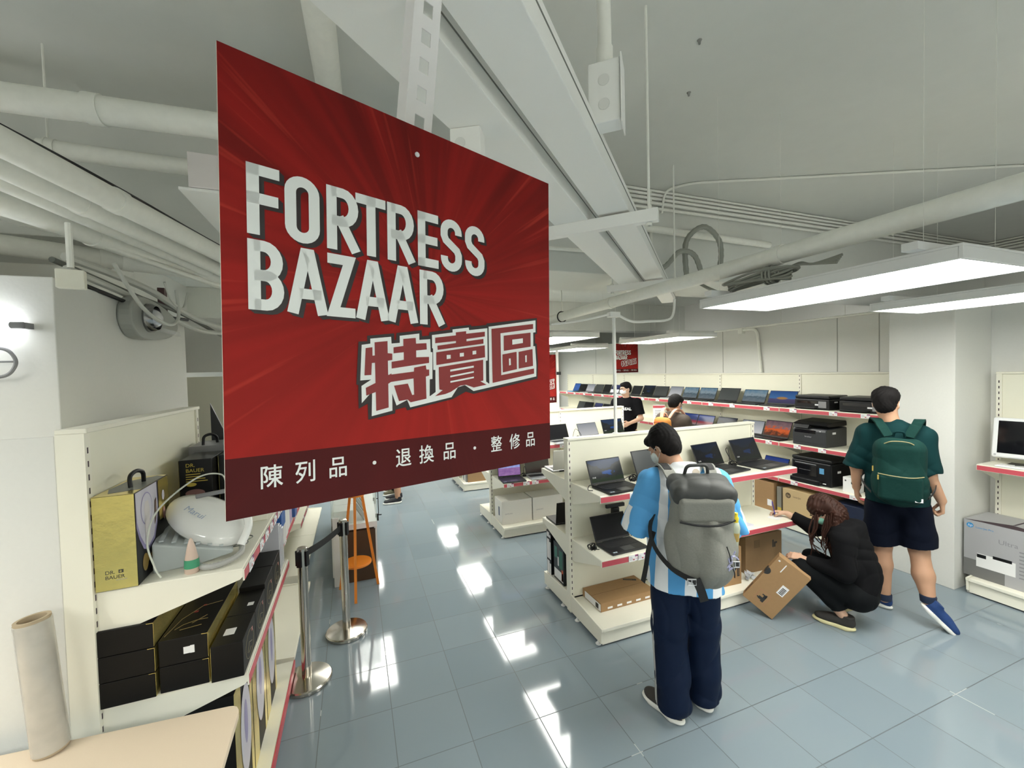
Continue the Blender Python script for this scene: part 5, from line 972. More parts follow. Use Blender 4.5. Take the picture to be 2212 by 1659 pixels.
t = thing('spray_bottle', 'cone-topped pinkish bottle with a green band on the top left shelf', 'bottle', (-.640, 2.035, 1.24)); MB().lathe([(.023, 0), (.026, .004), (.024, .05), (.015, .10), (.006, .135), (.002, .14)], 24).build('bottle_body', mat('pink_frosted', (.72, .55, .45), .35, alpha=.9), t, smooth=True); MB().lathe([(.0262, .022), (.0248, .052), (.0240, .056)], 24, caps=False).build('green_band', mat('green_band', (.05, .30, .16), .5), t, smooth=True)
t = thing('white_tray', 'white tray with a small white device further along the top left shelf', 'device', (-.60, 2.72, 1.24), R(10)); MB().box(-.11, .11, -.12, .12, 0, .03).build('tray', M_cream, t, bevel=.004); MB().at((.02, 0, .03)).lathe([(.05, 0), (.055, .02), (.04, .045), (.001, .05)], 20).build('device', M_gw, t, smooth=True); MB().tube([(-.02, -.12, .03), (.04, -.15, .045)], .005, 8).build('stylus', M_grey, t)
# black boxes on the second shelf
M_bx = mat('matt_black_card', (.005, .0045, .004), .5, noise=.05, spec=.25)
def bb(label, x0, x1, y0, y1, z0, z1, sticker=None, trim=True):
    t = thing('black_box', label, 'box', ((x0 + x1) / 2, y0, z0), 0, 'black gift boxes on the second left shelf'); w = (x1 - x0) / 2
    MB().box(-w, w, 0, y1 - y0, 0, z1 - z0).build('carton_body', M_bx, t, bevel=.002)
    if trim: MB().box(w - .0005, w + .0008, .002, y1 - y0 - .002, .002, z1 - z0 - .002).build('gold_trim', M_gold, t); MB().box(w - .02, w + .001, -.0008, 0, z1 - z0 - .0025, z1 - z0 - .001).build('gold_corner', M_gold, t)
    if sticker == 'front': MB().box(.0, .022, -.0012, 0, .035, .062).build('sticker', M_paper, t); MB().box(.022, .036, -.0012, 0, .034, .064).build('torn_sticker', M_paper, t)
    if sticker == 'top': MB().box(-.03, .01, .07, .12, z1 - z0, z1 - z0 + .0008).build('sticker', M_paper, t)
    if sticker == 'top2': MB().box(.01, .035, .07, .10, z1 - z0, z1 - z0 + .0008).build('sticker', M_paper, t)
    return t
Z = .80
for r in range(3): bb(['bottom', 'middle', 'top'][r] + ' black box of the leftmost stack on the second left shelf', -.925, -.755, 1.975, 2.40, Z + r * .098, Z + r * .098 + .096)
for r in range(2):
    t = bb(['lower', 'upper'][r] + ' black box of the middle stack, second left shelf' + (', white sticker on its end' if r else ''), -.745, -.585, 1.985, 2.45, Z + r * .104, Z + r * .104 + .102, 'front' if r else None)
    if r:
        q = MB(); 
        q.tube([(-.05 + .0, .07, .1028), (-.03, .10, .1028), (.01, .12, .1028), (.05, .12, .1028)], .0012, 4).tube([(-.03, .06, .1028), (.04, .075, .1028)], .0012, 4).tube([(0, .10, .1028), (.04, .15, .1028)], .0012, 4).tube([(-.07, .03, .1028), (-.05, .15, .1028), (.0, .24, .1028), (.07, .26, .1028)], .0009, 4); q.build('gold_print', mat('dull_gold_line', (.30, .22, .08), .4), t); MB().box(-.02, -.005, .19, .205, .1022, .1030).box(.0, .012, .24, .252, .1022, .1030).build('red_print', mat('dark_red_print', (.25, .02, .02), .5), t)
for k, (y0, y1) in enumerate(((1.975, 2.20), (2.205, 2.43), (2.435, 2.66), (2.665, 2.89))):
    t = bb(ORD[k] + ' black box from the near end along the front edge of the second left shelf', -.575, -.462, y0, y1, Z, Z + (.145 if k < 2 else .165), ['top', 'top2', None, None][k], trim=False)
    MB().box(-.0575, -.0565, .002, y1 - y0 - .002, 0, .14).build('gold_trim', M_gold, t)
    q = MB(); q.tube([(.0573, .11 + .07 * math.cos(a), .07 + .055 * math.sin(a)) for a in [R(20 * i) for i in range(18)]], .0008, 4, closed=True).tube([(.0573, .07, .05), (.0573, .10, .08), (.0573, .15, .06)], .001, 4).tube([(.0573, .09, .04), (.0573, .13, .045)], .001, 4); q.build('gold_print', mat('gold_line', (.35, .30, .18), .4), t)
    MB().box(.0568, .0578, .15, .165, .10, .115).build('red_print', mat('pink_print', (.6, .2, .2), .5), t)
# gold and black picture boxes on the bottom shelf
for k, (y0, y1, h) in enumerate(((2.02, 2.32, .60), (2.33, 2.63, .60), (2.64, 2.94, .56))):
    t = thing('massager_box', ['nearest', 'second', 'farthest'][k] + ' tall gold and black picture box on the bottom left shelf', 'box', (-.60, y0, .10), 0, 'picture boxes on the bottom left shelf'); d = y1 - y0
    MB().box(-.12, .085, 0, d, 0, h).build('carton_body', M_bx, t, bevel=.002); MB().box(.0855, .0865, .002, .10, .002, h - .002).build('gold_print', M_gold, t); MB().box(.0855, .0865, d - .05, d - .002, .002, h - .10).build('gold_print', M_gold, t)
    q = MB(); q.add([(.0880, a_, b_) for a_, b_ in el(d * .55, h * .55, .09, .20)], [tuple(range(32))]); q.build('massager_picture', M_lil, t)
    q = MB(); q.add([(.0886, a_, b_) for a_, b_ in el(d * .55, h * .60, .03, .10)], [tuple(range(32))]); q.build('picture_dial', M_lil2, t)
    MB().box(-.119, .084, -.001, 0, .002, h * .35).build('gold_end', M_gold, t)
# small goods on the unit behind
rg = random.Random(2); cols = [(.62, .62, .60), (.45, .35, .52), (.70, .70, .68), (.05, .12, .35), (.72, .72, .70)]
k = 0
for y in (3.24, 3.38, 3.52, 3.68, 3.86, 4.06):
    for z, hh in ((.862, .20), (1.242, .14)):
        c = cols[k % 5]; x1 = -.49 + rg.uniform(-.03, .0)
        tag(MB().at((x1, y, z)).box(-.14, 0, 0, .115, 0, hh + rg.uniform(-.04, .04)).build('small_box', mat('goods_%d' % (k % 5), c, .5), bevel=.003), '%s small packaged item from the near end, %s shelf behind tall left unit' % (ORD[k // 2], 'upper' if z > 1 else 'lower'), 'box', 'small packaged goods on the far left shelves'); k += 1
for i, (y, z) in enumerate(((3.0, .80), (3.06, .80), (3.12, .80))):
    tag(MB().at((-.47, y - .06, z)).box(-.12, 0, 0, .05, 0, .30 - .03 * i).build('blister_pack', mat('clear_pack', (.75, .75, .80), .15, alpha=.55), bevel=.003), ['nearest', 'middle', 'farthest'][i] + ' clear packaged item at the end of the second left shelf', 'package', 'clear packages at the end of the second left shelf')
for i in range(5):
    tag(MB().at((-.52, 4.6 + i * .35, 1.0)).box(-.18, 0, 0, .28, 0, .16 + .03 * (i % 2)).build('white_box', M_white, bevel=.003), ORD[i] + ' white box from the near end on the low shelving down the left aisle', 'box', 'white boxes on the low left aisle shelving')
tag(MB().at((-.50, 3.12, 1.01)).box(-.2, 0.02, 0, .16, 0, .10).build('blue_box', mat('blue_card', (.02, .10, .35), .5), bevel=.003), 'bright blue box hanging at the shelf edge beyond the massagers', 'box')
# cream cabinet wall behind the partition
t = thing('panel_cabinet', 'cream panelled back of a tall shelving unit behind the left partition', 'cabinet', (-2.2, 5.4, 0)); MB().box(-.9, 1.2, 0, .3, 0, 2.05).build('body', M_creamd, t, bevel=.004); MB().box(-.32, -.315, -.002, 0, 0, 2.05).box(.38, .385, -.002, 0, 0, 2.05).build('joint_line', M_slot, t)
MB().box(-.9, 1.2, .1, .16, 2.1, 2.7).build('upper_board', M_wall, t); MB().box(.30, .36, .05, .12, 2.05, 3.0).build('frame_bar', mat('brown_bar', (.10, .05, .05), .6), t)
# ---------------------------------------------------------------- implicit-surface modelling for people, clothes and bags
def V(*a): return np.array(a, dtype=np.float32)
class SDF:
    def __init__(s): s.p = []
    def cone(s, a, b, ra, rb, k=.03, cuts=(), flat=None, sub=False): s.p.append(('c', V(*a), V(*b), ra, rb, k, cuts, flat, sub)); return s
    def ell(s, c, r, k=.03, rot=None, cuts=(), sub=False): s.p.append(('e', V(*c), V(*r), rot, None, k, cuts, None, sub)); return s
    def box(s, c, r, rr=.02, k=.02, rot=None, cuts=(), sub=False): s.p.append(('b', V(*c), V(*r), rot, rr, k, cuts, None, sub)); return s
    def bounds(s):
        lo = np.full(3, 1e9); hi = -lo
        for q in s.p:
            if q[8]: continue
            if q[0] == 'c': r = max(q[3], q[4]); L_ = np.minimum(q[1], q[2]) - r; H_ = np.maximum(q[1], q[2]) + r
            else: r = np.linalg.norm(q[2]) if q[3] is not None else q[2]; L_ = q[1] - r; H_ = q[1] + r
            lo = np.minimum(lo, L_); hi = np.maximum(hi, H_)
        return lo - .03, hi + .03
    def mesh(s, h, disp=None, cutoff=(), post=None):
        lo, hi = s.bounds(); n = np.ceil((hi - lo) / h).astype(int) + 2
        F = np.full(n, .5, np.float32); ax = [lo[i] + h * np.arange(n[i], dtype=np.float32) for i in range(3)]
        for q in s.p:
            kk = q[5]; m = kk + .05
            if q[0] == 'c': r = max(q[3], q[4]) + m; L_ = np.minimum(q[1], q[2]) - r; H_ = np.maximum(q[1], q[2]) + r
            else: r = (np.linalg.norm(q[2]) if q[3] is not None else q[2]) + m; L_ = q[1] - r; H_ = q[1] + r
            i0 = np.clip(((L_ - lo) / h).astype(int), 0, n - 1); i1 = np.clip(((H_ - lo) / h).astype(int) + 2, 1, n)
            X, Y, Z = np.meshgrid(ax[0][i0[0]:i1[0]], ax[1][i0[1]:i1[1]], ax[2][i0[2]:i1[2]], indexing='ij')
            if q[0] == 'c':
                a, b = q[1], q[2]; d = b - a; L2 = float(d @ d) + 1e-9
                t = ((X - a[0]) * d[0] + (Y - a[1]) * d[1] + (Z - a[2]) * d[2]) / L2; tc = np.clip(t, 0, 1)
                D_ = np.sqrt((X - a[0] - tc * d[0]) ** 2 + (Y - a[1] - tc * d[1]) ** 2 + (Z - a[2] - tc * d[2]) ** 2) - (q[3] + (q[4] - q[3]) * tc)
                if q[7] is not None:   # flatten: (axis vector, factor)
                    pass
            else:
                x, y, z = X - q[1][0], Y - q[1][1], Z - q[1][2]
                if q[3] is not None:
                    Mx = np.array(Euler(q[3]).to_matrix().transposed(), dtype=np.float32); x, y, z = Mx[0, 0] * x + Mx[0, 1] * y + Mx[0, 2] * z, Mx[1, 0] * x + Mx[1, 1] * y + Mx[1, 2] * z, Mx[2, 0] * x + Mx[2, 1] * y + Mx[2, 2] * z
                r = q[2]
                if q[0] == 'e':
                    k0 = np.sqrt((x / r[0]) ** 2 + (y / r[1]) ** 2 + (z / r[2]) ** 2); k1 = np.sqrt((x / r[0] ** 2) ** 2 + (y / r[1] ** 2) ** 2 + (z / r[2] ** 2) ** 2) + 1e-6; D_ = k0 * (k0 - 1) / k1
                else:
                    rr = q[4]; dx, dy, dz = np.abs(x) - r[0] + rr, np.abs(y) - r[1] + rr, np.abs(z) - r[2] + rr
                    D_ = np.sqrt(np.maximum(dx, 0) ** 2 + np.maximum(dy, 0) ** 2 + np.maximum(dz, 0) ** 2) + np.minimum(np.maximum(dx, np.maximum(dy, dz)), 0) - rr
            for (cp, cn) in q[6]:
                cn = V(*cn); cn = cn / np.linalg.norm(cn); D_ = np.maximum(D_, (X - cp[0]) * cn[0] + (Y - cp[1]) * cn[1] + (Z - cp[2]) * cn[2])
            sl = (slice(i0[0], i1[0]), slice(i0[1], i1[1]), slice(i0[2], i1[2])); A = F[sl]
            if q[8]: F[sl] = np.maximum(A, -D_)
            else:
                hh = np.maximum(kk - np.abs(A - D_), 0) / kk; F[sl] = np.minimum(A, D_) - hh * hh * kk * .25
        X, Y, Z = np.meshgrid(*ax, indexing='ij')
        if disp is not None: F = F + disp(X, Y, Z).astype(np.float32)
        for (cp, cn) in cutoff:
            cn = V(*cn); cn = cn / np.linalg.norm(cn); F = np.maximum(F, (X - cp[0]) * cn[0] + (Y - cp[1]) * cn[1] + (Z - cp[2]) * cn[2])
        F[0], F[-1], F[:, 0], F[:, -1], F[:, :, 0], F[:, :, -1] = .1, .1, .1, .1, .1, .1
        return nets(F, lo, h)
def nets(F, lo, h):
    S = F < 0; n = F.shape
    c = [S[i:n[0] - 1 + i, j:n[1] - 1 + j, k:n[2] - 1 + k] for i in (0, 1) for j in (0, 1) for k in (0, 1)]
    alls = c[0].copy(); anys = c[0].copy()
    for q in c[1:]: alls &= q; anys |= q
    act = np.argwhere(anys & ~alls); idx = np.full((n[0] - 1, n[1] - 1, n[2] - 1), -1, np.int32); idx[act[:, 0], act[:, 1], act[:, 2]] = np.arange(len(act))
    P = np.zeros((len(act), 3)); W = np.zeros(len(act)); cs = [(i, j, k) for i in (0, 1) for j in (0, 1) for k in (0, 1)]
    val = {q: F[act[:, 0] + q[0], act[:, 1] + q[1], act[:, 2] + q[2]] for q in cs}
    for q in cs:
        for a in range(3):
            if q[a] == 0:
                r = list(q); r[a] = 1; r = tuple(r); fa, fb = val[q], val[r]; m = (fa < 0) != (fb < 0)
                t = np.where(m, fa / np.where(m, fa - fb, 1), 0); p = np.tile(np.array(q, float), (len(act), 1)); p[:, a] += t
                P += p * m[:, None]; W += m
    P = (P / W[:, None] + act) * h + lo; faces = []
    for a in range(3):
        b, c2 = (a + 1) % 3, (a + 2) % 3
        s0 = [slice(None)] * 3; s1 = [slice(None)] * 3; s0[a] = slice(0, -1); s1[a] = slice(1, None)
        df = S[tuple(s0)] != S[tuple(s1)]; e = np.argwhere(df); ins = S[tuple(s0)][df]
        ok = (e[:, b] > 0) & (e[:, c2] > 0) & (e[:, b] < n[b] - 1) & (e[:, c2] < n[c2] - 1); e = e[ok]; ins = ins[ok]
        def g(db, dc):
            t = e.copy(); t[:, b] += db; t[:, c2] += dc; return idx[t[:, 0], t[:, 1], t[:, 2]]
        Q = np.stack([g(-1, -1), g(0, -1), g(0, 0), g(-1, 0)], 1); Q[~ins] = Q[~ins][:, ::-1]; faces.append(Q)
    return P, np.concatenate(faces)
def sdf_obj(name, s, h, m, parent=None, disp=None, cutoff=(), label=None):
    P, Q = s.mesh(h, disp, cutoff); me = bpy.data.meshes.new(name); me.from_pydata(P.tolist(), [], Q.tolist()); me.materials.append(m)
    me.polygons.foreach_set('use_smooth', [True] * len(me.polygons)); me.update(); o = bpy.data.objects.new(name, me); COL.objects.link(o)
    if parent: o.parent = parent
    if label: o['label'] = label
    return o
def folds(amp, f=38, seed=0.0):
    def d(X, Y, Z):
        a_ = f * .7 * Z + 14 * X + 2.2 * np.sin(9 * Y + seed) + 1.6 * np.sin(11 * Z + 5 * X) + seed; b_ = f * .45 * Z - 30 * X + 16 * Y + 1.5 * np.sin(14 * Z + seed) + 2 * seed
        return amp * ((1 - 2 * np.abs(np.sin(a_)) ** .7) * .55 * (.6 + .4 * np.sin(13 * Y + 8 * Z)) + (1 - 2 * np.abs(np.sin(b_)) ** .7) * .45 * (.5 + .5 * np.sin(9 * X + 15 * Z + seed)) + .25)
    return d
def vfolds(amp, f=40, seed=0.0):
    def d(X, Y, Z): return amp * ((1 - 2 * np.abs(np.sin(f * .5 * X + 2.4 * np.sin(6 * Z + seed) + seed)) ** .7) * .5 + (1 - 2 * np.abs(np.sin(f * .4 * Y + 3 * np.sin(5 * Z) + seed * 2)) ** .7) * .4 + .4 * (1 - 2 * np.abs(np.sin(13 * Z + 9 * X + 5 * Y + 1.5 * np.sin(9 * Z))) ** .6) * (.5 + .5 * np.sin(6 * Z + seed)) + .2)
    return d
def hairnoise(amp):
    def d(X, Y, Z): return amp * (np.sin(260 * X + 8 * np.sin(30 * Z)) * .4 + .4 * np.sin(280 * Y + 90 * Z + 5 * np.sin(40 * X)) + .6 * np.sin(70 * X - 50 * Y + 40 * Z))
    return d
def skinmat(name, c): return mat(name, c, .55, noise=.06, scale=14, spec=.35)
def hand(s, wrist, d, nrm, side, curl=.5, sc=1.0, spread=.12, thumb=.5, curls=None):
    # wrist position, pointing direction d, palm normal nrm (fingers curl toward it), side = thumb side
    w_ = Vector(wrist); d = Vector(d).normalized(); nv = Vector(nrm); nv = (nv - d * nv.dot(d)).normalized(); sd_ = Vector(side); sd_ = (sd_ - d * sd_.dot(d) - nv * sd_.dot(nv)).normalized()
    for k in range(4):
        o = (k - 1.5) * .019 * sc; s.cone(w_ + sd_ * (-o * .55) - d * .005, w_ + d * (.082 - abs(k - 1.2) * .004) * sc + sd_ * (-o), .0155 * sc, .0115 * sc, .012)
    for k in range(4):
        o = (k - 1.5) * .0195 * sc; b = w_ + d * (.083 - abs(k - 1.2) * .005) * sc - sd_ * o; L0 = (.040, .045, .042, .033)[k] * sc; cu = curl if curls is None else curls[k]
        ang = 0; p = b; dd = d
        for j, (fr, add) in enumerate(((1, .55), (.62, .85), (.5, .6))):
            ang += cu * add * 1.25; dd = (d * math.cos(ang) + nv * math.sin(ang) + sd_ * (-(k - 1.5)) * spread * (.5 if j == 0 else .2)).normalized(); q = p + dd * L0 * fr
            s.cone(p, q, (.0095 - .0007 * j) * sc, (.0088 - .0007 * j) * sc, .004); p = q
    tb = w_ + d * .022 * sc + sd_ * .022 * sc + nv * .006 * sc; t1 = tb + (d * .62 + sd_ * .75 + nv * .35 * thumb).normalized() * .040 * sc; t2 = t1 + (d * .85 + sd_ * (.35 - .5 * thumb) + nv * .7 * thumb).normalized() * .030 * sc; t3 = t2 + (d * .8 + sd_ * (.1 - .6 * thumb) + nv * .8 * thumb).normalized() * .022 * sc
    s.cone(tb, t1, .0145 * sc, .0115 * sc, .012).cone(t1, t2, .0108 * sc, .0098 * sc, .005).cone(t2, t3, .0096 * sc, .0080 * sc, .004)
def head(s, c, yaw, pitch, roll=0.0, sc=1.0):
    # c: centre of the skull; face looks along local +y after rotation
    E = Euler((pitch, roll, yaw), 'XYZ'); Mr = Matrix.Rotation(yaw, 3, 'Z') @ Matrix.Rotation(pitch, 3, 'X') @ Matrix.Rotation(roll, 3, 'Y'); eu = tuple(Mr.to_euler()); c = Vector(c)
    T = lambda x, y, z: c + Mr @ (Vector((x, y, z)) * sc)
    s.ell(T(0, -.012, .015), (.073 * sc, .092 * sc, .092 * sc), .03, eu); s.ell(T(0, .025, -.045), (.058 * sc, .068 * sc, .075 * sc), .03, eu); s.ell(T(0, .055, -.088), (.028 * sc, .028 * sc, .022 * sc), .03, eu)
    s.cone(T(0, .088, -.012), T(0, .104, -.042), .008 * sc, .013 * sc, .012); s.ell(T(0, .080, .018), (.045 * sc, .016 * sc, .010 * sc), .02, eu)
    s.ell(T(0, .088, -.068), (.022 * sc, .010 * sc, .008 * sc), .010, eu)
    for sx in (-1, 1):
        s.ell(T(sx * .032, .072, -.03), (.022 * sc, .018 * sc, .018 * sc), .02, eu); s.ell(T(sx * .030, .088, .0), (.016 * sc, .012 * sc, .009 * sc), .008, eu, sub=True)
        s.ell(T(sx * .076, -.008, -.018), (.008 * sc, .017 * sc, .030 * sc), .008, eu); s.ell(T(sx * .083, -.004, -.018), (.005 * sc, .009 * sc, .018 * sc), .004, eu, sub=True)
    return T, Mr, eu
def eyes(t, T, Mr, sc=1.0):
    for sx in (-1, 1):
        e = MB(); p = T(sx * .030, .078, -.001); e.M = Matrix.Translation(p) @ Mr.to_4x4(); e.lathe([(.0115 * math.cos(a), .0115 * math.sin(a)) for a in [R(-85 + 17 * i) for i in range(11)]], 14); e.build('eye', mat('eye_white', (.75, .72, .70), .2), t, smooth=True)
        e = MB(); e.M = Matrix.Translation(T(sx * .030, .0892, -.001)) @ Mr.to_4x4() @ Matrix.Rotation(R(-90), 4, 'X'); e.lathe([(.0055, 0), (.0045, .001)], 12); e.build('pupil', M_blackg, t)
        e = MB(); e.tube([T(sx * .014, .096, .022), T(sx * .030, .099, .027), T(sx * .046, .088, .022)], .0032, 6); e.build('eyebrow', mat('hair_black', (.007, .006, .006), .75, spec=.15), t)
M_hair = mat('hair_black', (.007, .006, .006), .75, spec=.15)
def strip(mb, pts, width, nrm, th=.003):
    P = [Vector(p) for p in pts]; n = len(P); vs = []
    for i, p in enumerate(P):
        t = (P[min(i + 1, n - 1)] - P[max(i - 1, 0)]).normalized(); nv = Vector(nrm[i]) if isinstance(nrm[0], (tuple, list, Vector)) else Vector(nrm); nv = (nv - t * nv.dot(t)).normalized(); s_ = t.cross(nv); w_ = width[i] if isinstance(width, (list, tuple)) else width
        vs += [tuple(p + s_ * w_ / 2 + nv * th), tuple(p - s_ * w_ / 2 + nv * th), tuple(p - s_ * w_ / 2), tuple(p + s_ * w_ / 2)]
    fs = [(i * 4 + j, i * 4 + (j + 1) % 4, (i + 1) * 4 + (j + 1) % 4, (i + 1) * 4 + j) for i in range(n - 1) for j in range(4)] + [(3, 2, 1, 0), tuple((n - 1) * 4 + j for j in range(4))]
    return mb.add(vs, fs)
def shoe(t, ankle, toe, m_up, m_sole, heel_up=0.0, L_=.285, tongue=None, name='shoe', z0=0.0, stripes=None, roll=0.0):
    # heel point on the ground under the ankle, toe direction in the ground plane
    a = Vector(ankle); d = Vector((toe[0], toe[1], 0)).normalized(); sd_ = Vector((d.y, -d.x, 0)); up = Vector((0, 0, 1))
    d3 = (d * math.cos(heel_up) - up * math.sin(heel_up)); u3 = (up * math.cos(heel_up) + d * math.sin(heel_up))
    heel = Vector((a.x, a.y, z0)) - d * .055
    if heel_up: heel = Vector((a.x, a.y, z0 + math.sin(heel_up) * L_ * .80)) - d * .03
    Mx = Matrix(((sd_.x, d3.x, u3.x, heel.x), (sd_.y, d3.y, u3.y, heel.y), (sd_.z, d3.z, u3.z, heel.z), (0, 0, 0, 1)))
    o = bpy.data.objects.new(name, None)
    T = lambda x, y, z: (Mx @ Vector((x, y, z)))
    eu = tuple(Mx.to_3x3().to_euler())
    s = SDF(); k = L_ / .285
    s.ell(T(0, .05 * k, .055), (.036, .055, .045), .03, eu); s.ell(T(0, .13 * k, .050), (.040, .075, .040), .03, eu); s.ell(T(0, .21 * k, .040), (.043, .062, .030), .03, eu); s.cone(T(0, .045 * k, .07), T(0, .04 * k, .10), .036, .040, .02)
    up_ = sdf_obj('shoe', s, .0045, m_up, t, cutoff=[(tuple(T(0, 0, .105)), tuple(u3)), (tuple(T(0, 0, .016)), tuple(-u3))])
    s = SDF(); s.ell(T(0, .055 * k, .016), (.042, .062, .020), .03, eu); s.box(T(0, .13 * k, .014), (.040, .08, .015), .014, .03, eu); s.ell(T(0, .215 * k, .016), (.048, .072, .019), .03, eu)
    so = sdf_obj('sole', s, .0045, m_sole, up_, cutoff=[(tuple(T(0, 0, .001)), tuple(-u3)), (tuple(T(0, 0, .030)), tuple(u3))])
    if tongue: q = MB(); q.M = Mx; q.box(-.016, .016, -.008, .0, .045, .085); q.build('heel_tab', tongue, up_, bevel=.003)
    return up_
M_mask = mat('mask_white', (.80, .81, .82), .7)
def mask(t, T, eu, m, sc=1.0):
    s = SDF(); s.ell(T(0, .046, -.045), (.062 * sc, .066 * sc, .056 * sc), .01, eu); o = sdf_obj('face_mask', s, .004, m, t, cutoff=[(tuple(T(0, .035, 0)), tuple(T(0, -1, 0) - T(0, 0, 0))), (tuple(T(0, 0, -.012)), tuple(T(0, 0, 1) - T(0, 0, 0)))])
    for sx in (-1, 1): MB().tube([T(sx * .055, .058, -.028), T(sx * .078, .012, -.006), T(sx * .083, -.02, -.012), T(sx * .080, -.016, -.040), T(sx * .055, .055, -.075)], .0014, 5).build('ear_loop', m, o)
# ---------------------------------------------------------------- man in the striped jersey
SK = skinmat('skin_tan', (.42, .235, .15))
def limb(s, pts, rs_, k=.03):
    for i in range(len(pts) - 1): s.cone(pts[i], pts[i + 1], rs_[i], rs_[i + 1], k)
P1 = thing('person', 'person with short black hair in a sky blue and white striped jersey, looking down', 'person', (1.79, 1.93, 0), R(-27))
hc = (-.095, .075, 1.55)
s = SDF(); T, Mr, eu = head(s, hc, R(42), R(-36), 0, .95); 
s.cone((0, -.01, 1.36), (-.06, .045, 1.475), .060, .055, .04); s.ell((0, 0, 1.20), (.15, .095, .20), .05); s.ell((0, 0, .93), (.15, .10, .13), .06); s.cone((-.15, -.01, 1.36), (.15, -.01, 1.36), .06, .06, .05)
for sx in (-1, 1):
    sh = (sx * .185, -.01, 1.345); el_ = (sx * .245, .02, 1.09) if sx < 0 else (.235, .03, 1.10); wr = (sx * .10 - .03, .24, 1.17)
    limb(s, [sh, el_, wr], [.050, .040, .027]); dv = Vector((-.45 * sx, .85, .25)) if sx < 0 else Vector((-.6, .75, .2))
    hand(s, wr, dv, (-sx * .6, -.2, .6), (0, -.3, 1), .55, .98)
    an = (-.089, -.08, .10) if sx < 0 else (.1005, .012, .10); limb(s, [(sx * .095, 0, .88), (an[0] * .5 + sx * .055, an[1] * .5 + .01, .47), an], [.078, .052, .036])
sdf_obj('body', s, .005, SK, P1); eyes(P1, T, Mr)
s = SDF(); s.ell(T(0, -.026, .030), (0.0837, 0.0911, 0.0911), .02, eu); s.ell(T(0, -.040, -.025), (.066, .066, .078), .03, eu); s.ell(T(0, .055, .065), (0.0577, 0.0418, 0.0326), .03, eu); s.ell(T(.02, -.03, .10), (0.0512, 0.0558, 0.0326), .03, eu)
sdf_obj('hair', s, .0045, M_hair, P1, hairnoise(.002), cutoff=[(tuple(T(0, 0, -.085)), tuple(T(0, .15, -1) - T(0, 0, 0)))])
mask(P1, T, eu, mat('mask_printed', (.62, .68, .66), .6, noise=.3, scale=60))
def jersey_mat():
    m = mat('striped_jersey', (.8, .8, .8), .7, spec=.2); nt, b = nodes_of(m); tc = nt.nodes.new('ShaderNodeTexCoord'); sp = nt.nodes.new('ShaderNodeSeparateXYZ'); nt.links.new(tc.outputs['Object'], sp.inputs[0]); x, y, z = sp.outputs
    # vertical stripes on the trunk, wedge shapes that widen downward; sleeves get their own bands
    ax = mathn(nt, 'ABSOLUTE', x); wv = mathn(nt, 'FRACT', mathn(nt, 'ADD', mathn(nt, 'MULTIPLY', mathn(nt, 'ADD', x, mathn(nt, 'MULTIPLY', mathn(nt, 'SUBTRACT', z, 1.0), -.06)), 6.6), .16))
    wd = mathn(nt, 'ADD', .36, mathn(nt, 'MULTIPLY', mathn(nt, 'SUBTRACT', 1.0, z), .25)); trunk = mathn(nt, 'LESS_THAN', wv, wd)
    yv = mathn(nt, 'FRACT', mathn(nt, 'ADD', mathn(nt, 'MULTIPLY', y, 7.5), .30)); slv = mathn(nt, 'MULTIPLY', mathn(nt, 'LESS_THAN', yv, .42), mathn(nt, 'LESS_THAN', z, 1.21))
    issl = mathn(nt, 'GREATER_THAN', ax, .205); f = mathn(nt, 'ADD', mathn(nt, 'MULTIPLY', trunk, mathn(nt, 'SUBTRACT', 1.0, issl)), mathn(nt, 'MULTIPLY', slv, issl))
    yoke = mathn(nt, 'LESS_THAN', mathn(nt, 'SUBTRACT', mathn(nt, 'MULTIPLY', ax, .6), z), -1.375); f = mathn(nt, 'MAXIMUM', f, yoke)
    nt.links.new(mixc(nt, f, (.10, .36, .70), (.80, .82, .84)), b.inputs['Base Color']); return m
MJ = jersey_mat()
s = SDF(); s.ell((0, 0, 1.24), (.205, .135, .22), .06); s.cone((-.155, -.012, 1.345), (.155, -.012, 1.345), .075, .075, .05); s.cone((0, -.01, 1.38), (0, 0, 1.43), .095, .072, .04)
s.ell((0, 0, 1.0), (.20, .135, .30), .06); s.cone((-.07, 0, .95), (-.075, 0, .70), .125, .145, .05); s.cone((.07, 0, .95), (.075, 0, .70), .125, .145, .05)
for sx in (-1, 1):
    e = Vector((sx * .265, .02, 1.06)); sh = Vector((sx * .185, -.01, 1.345)); d_ = (e - sh).normalized(); s.cone(sh, e + d_ * .06, .080, .098, .05, cuts=[(tuple(e + d_ * .01), tuple(d_))])
sdf_obj('jersey', s, .005, MJ, P1, folds(.009, 30, .7), cutoff=[((0, 0, .735), (-.08, 0, -1)), ((0, .0, 1.462), (0, .35, 1))])
MB().at((.045, -.088, 1.425), (R(72), 0, R(12))).lathe([(.021, 0), (.021, .002)], 24).build('crest', mat('crest_beige', (.55, .48, .40), .6), P1)
MT = mat('navy_track_fabric', (.002, .009, .032), .65, noise=.1, scale=5, spec=.2)
s = SDF(); s.ell((0, 0, .90), (.175, .125, .13), .05)
for sx, ax_, ay_ in ((-1, -.092, -.08), (1, .1035, .012)): limb(s, [(sx * .092, 0, .84), (ax_ * .5 + sx * .052, ay_ * .5 + .012, .50), (ax_ * .9 + sx * .01, ay_ * .9, .22), (ax_, ay_ - .005, .09)], [.104, .094, .088, .094], .03)
s.cone((-.05, 0, .90), (.05, 0, .90), .12, .12, .05)
tr_ = sdf_obj('track_trousers', s, .0055, MT, P1, vfolds(.009, 34, 1.3), cutoff=[((0, 0, .055), (0, 0, -1)), ((0, 0, 1.0), (0, 0, 1))])
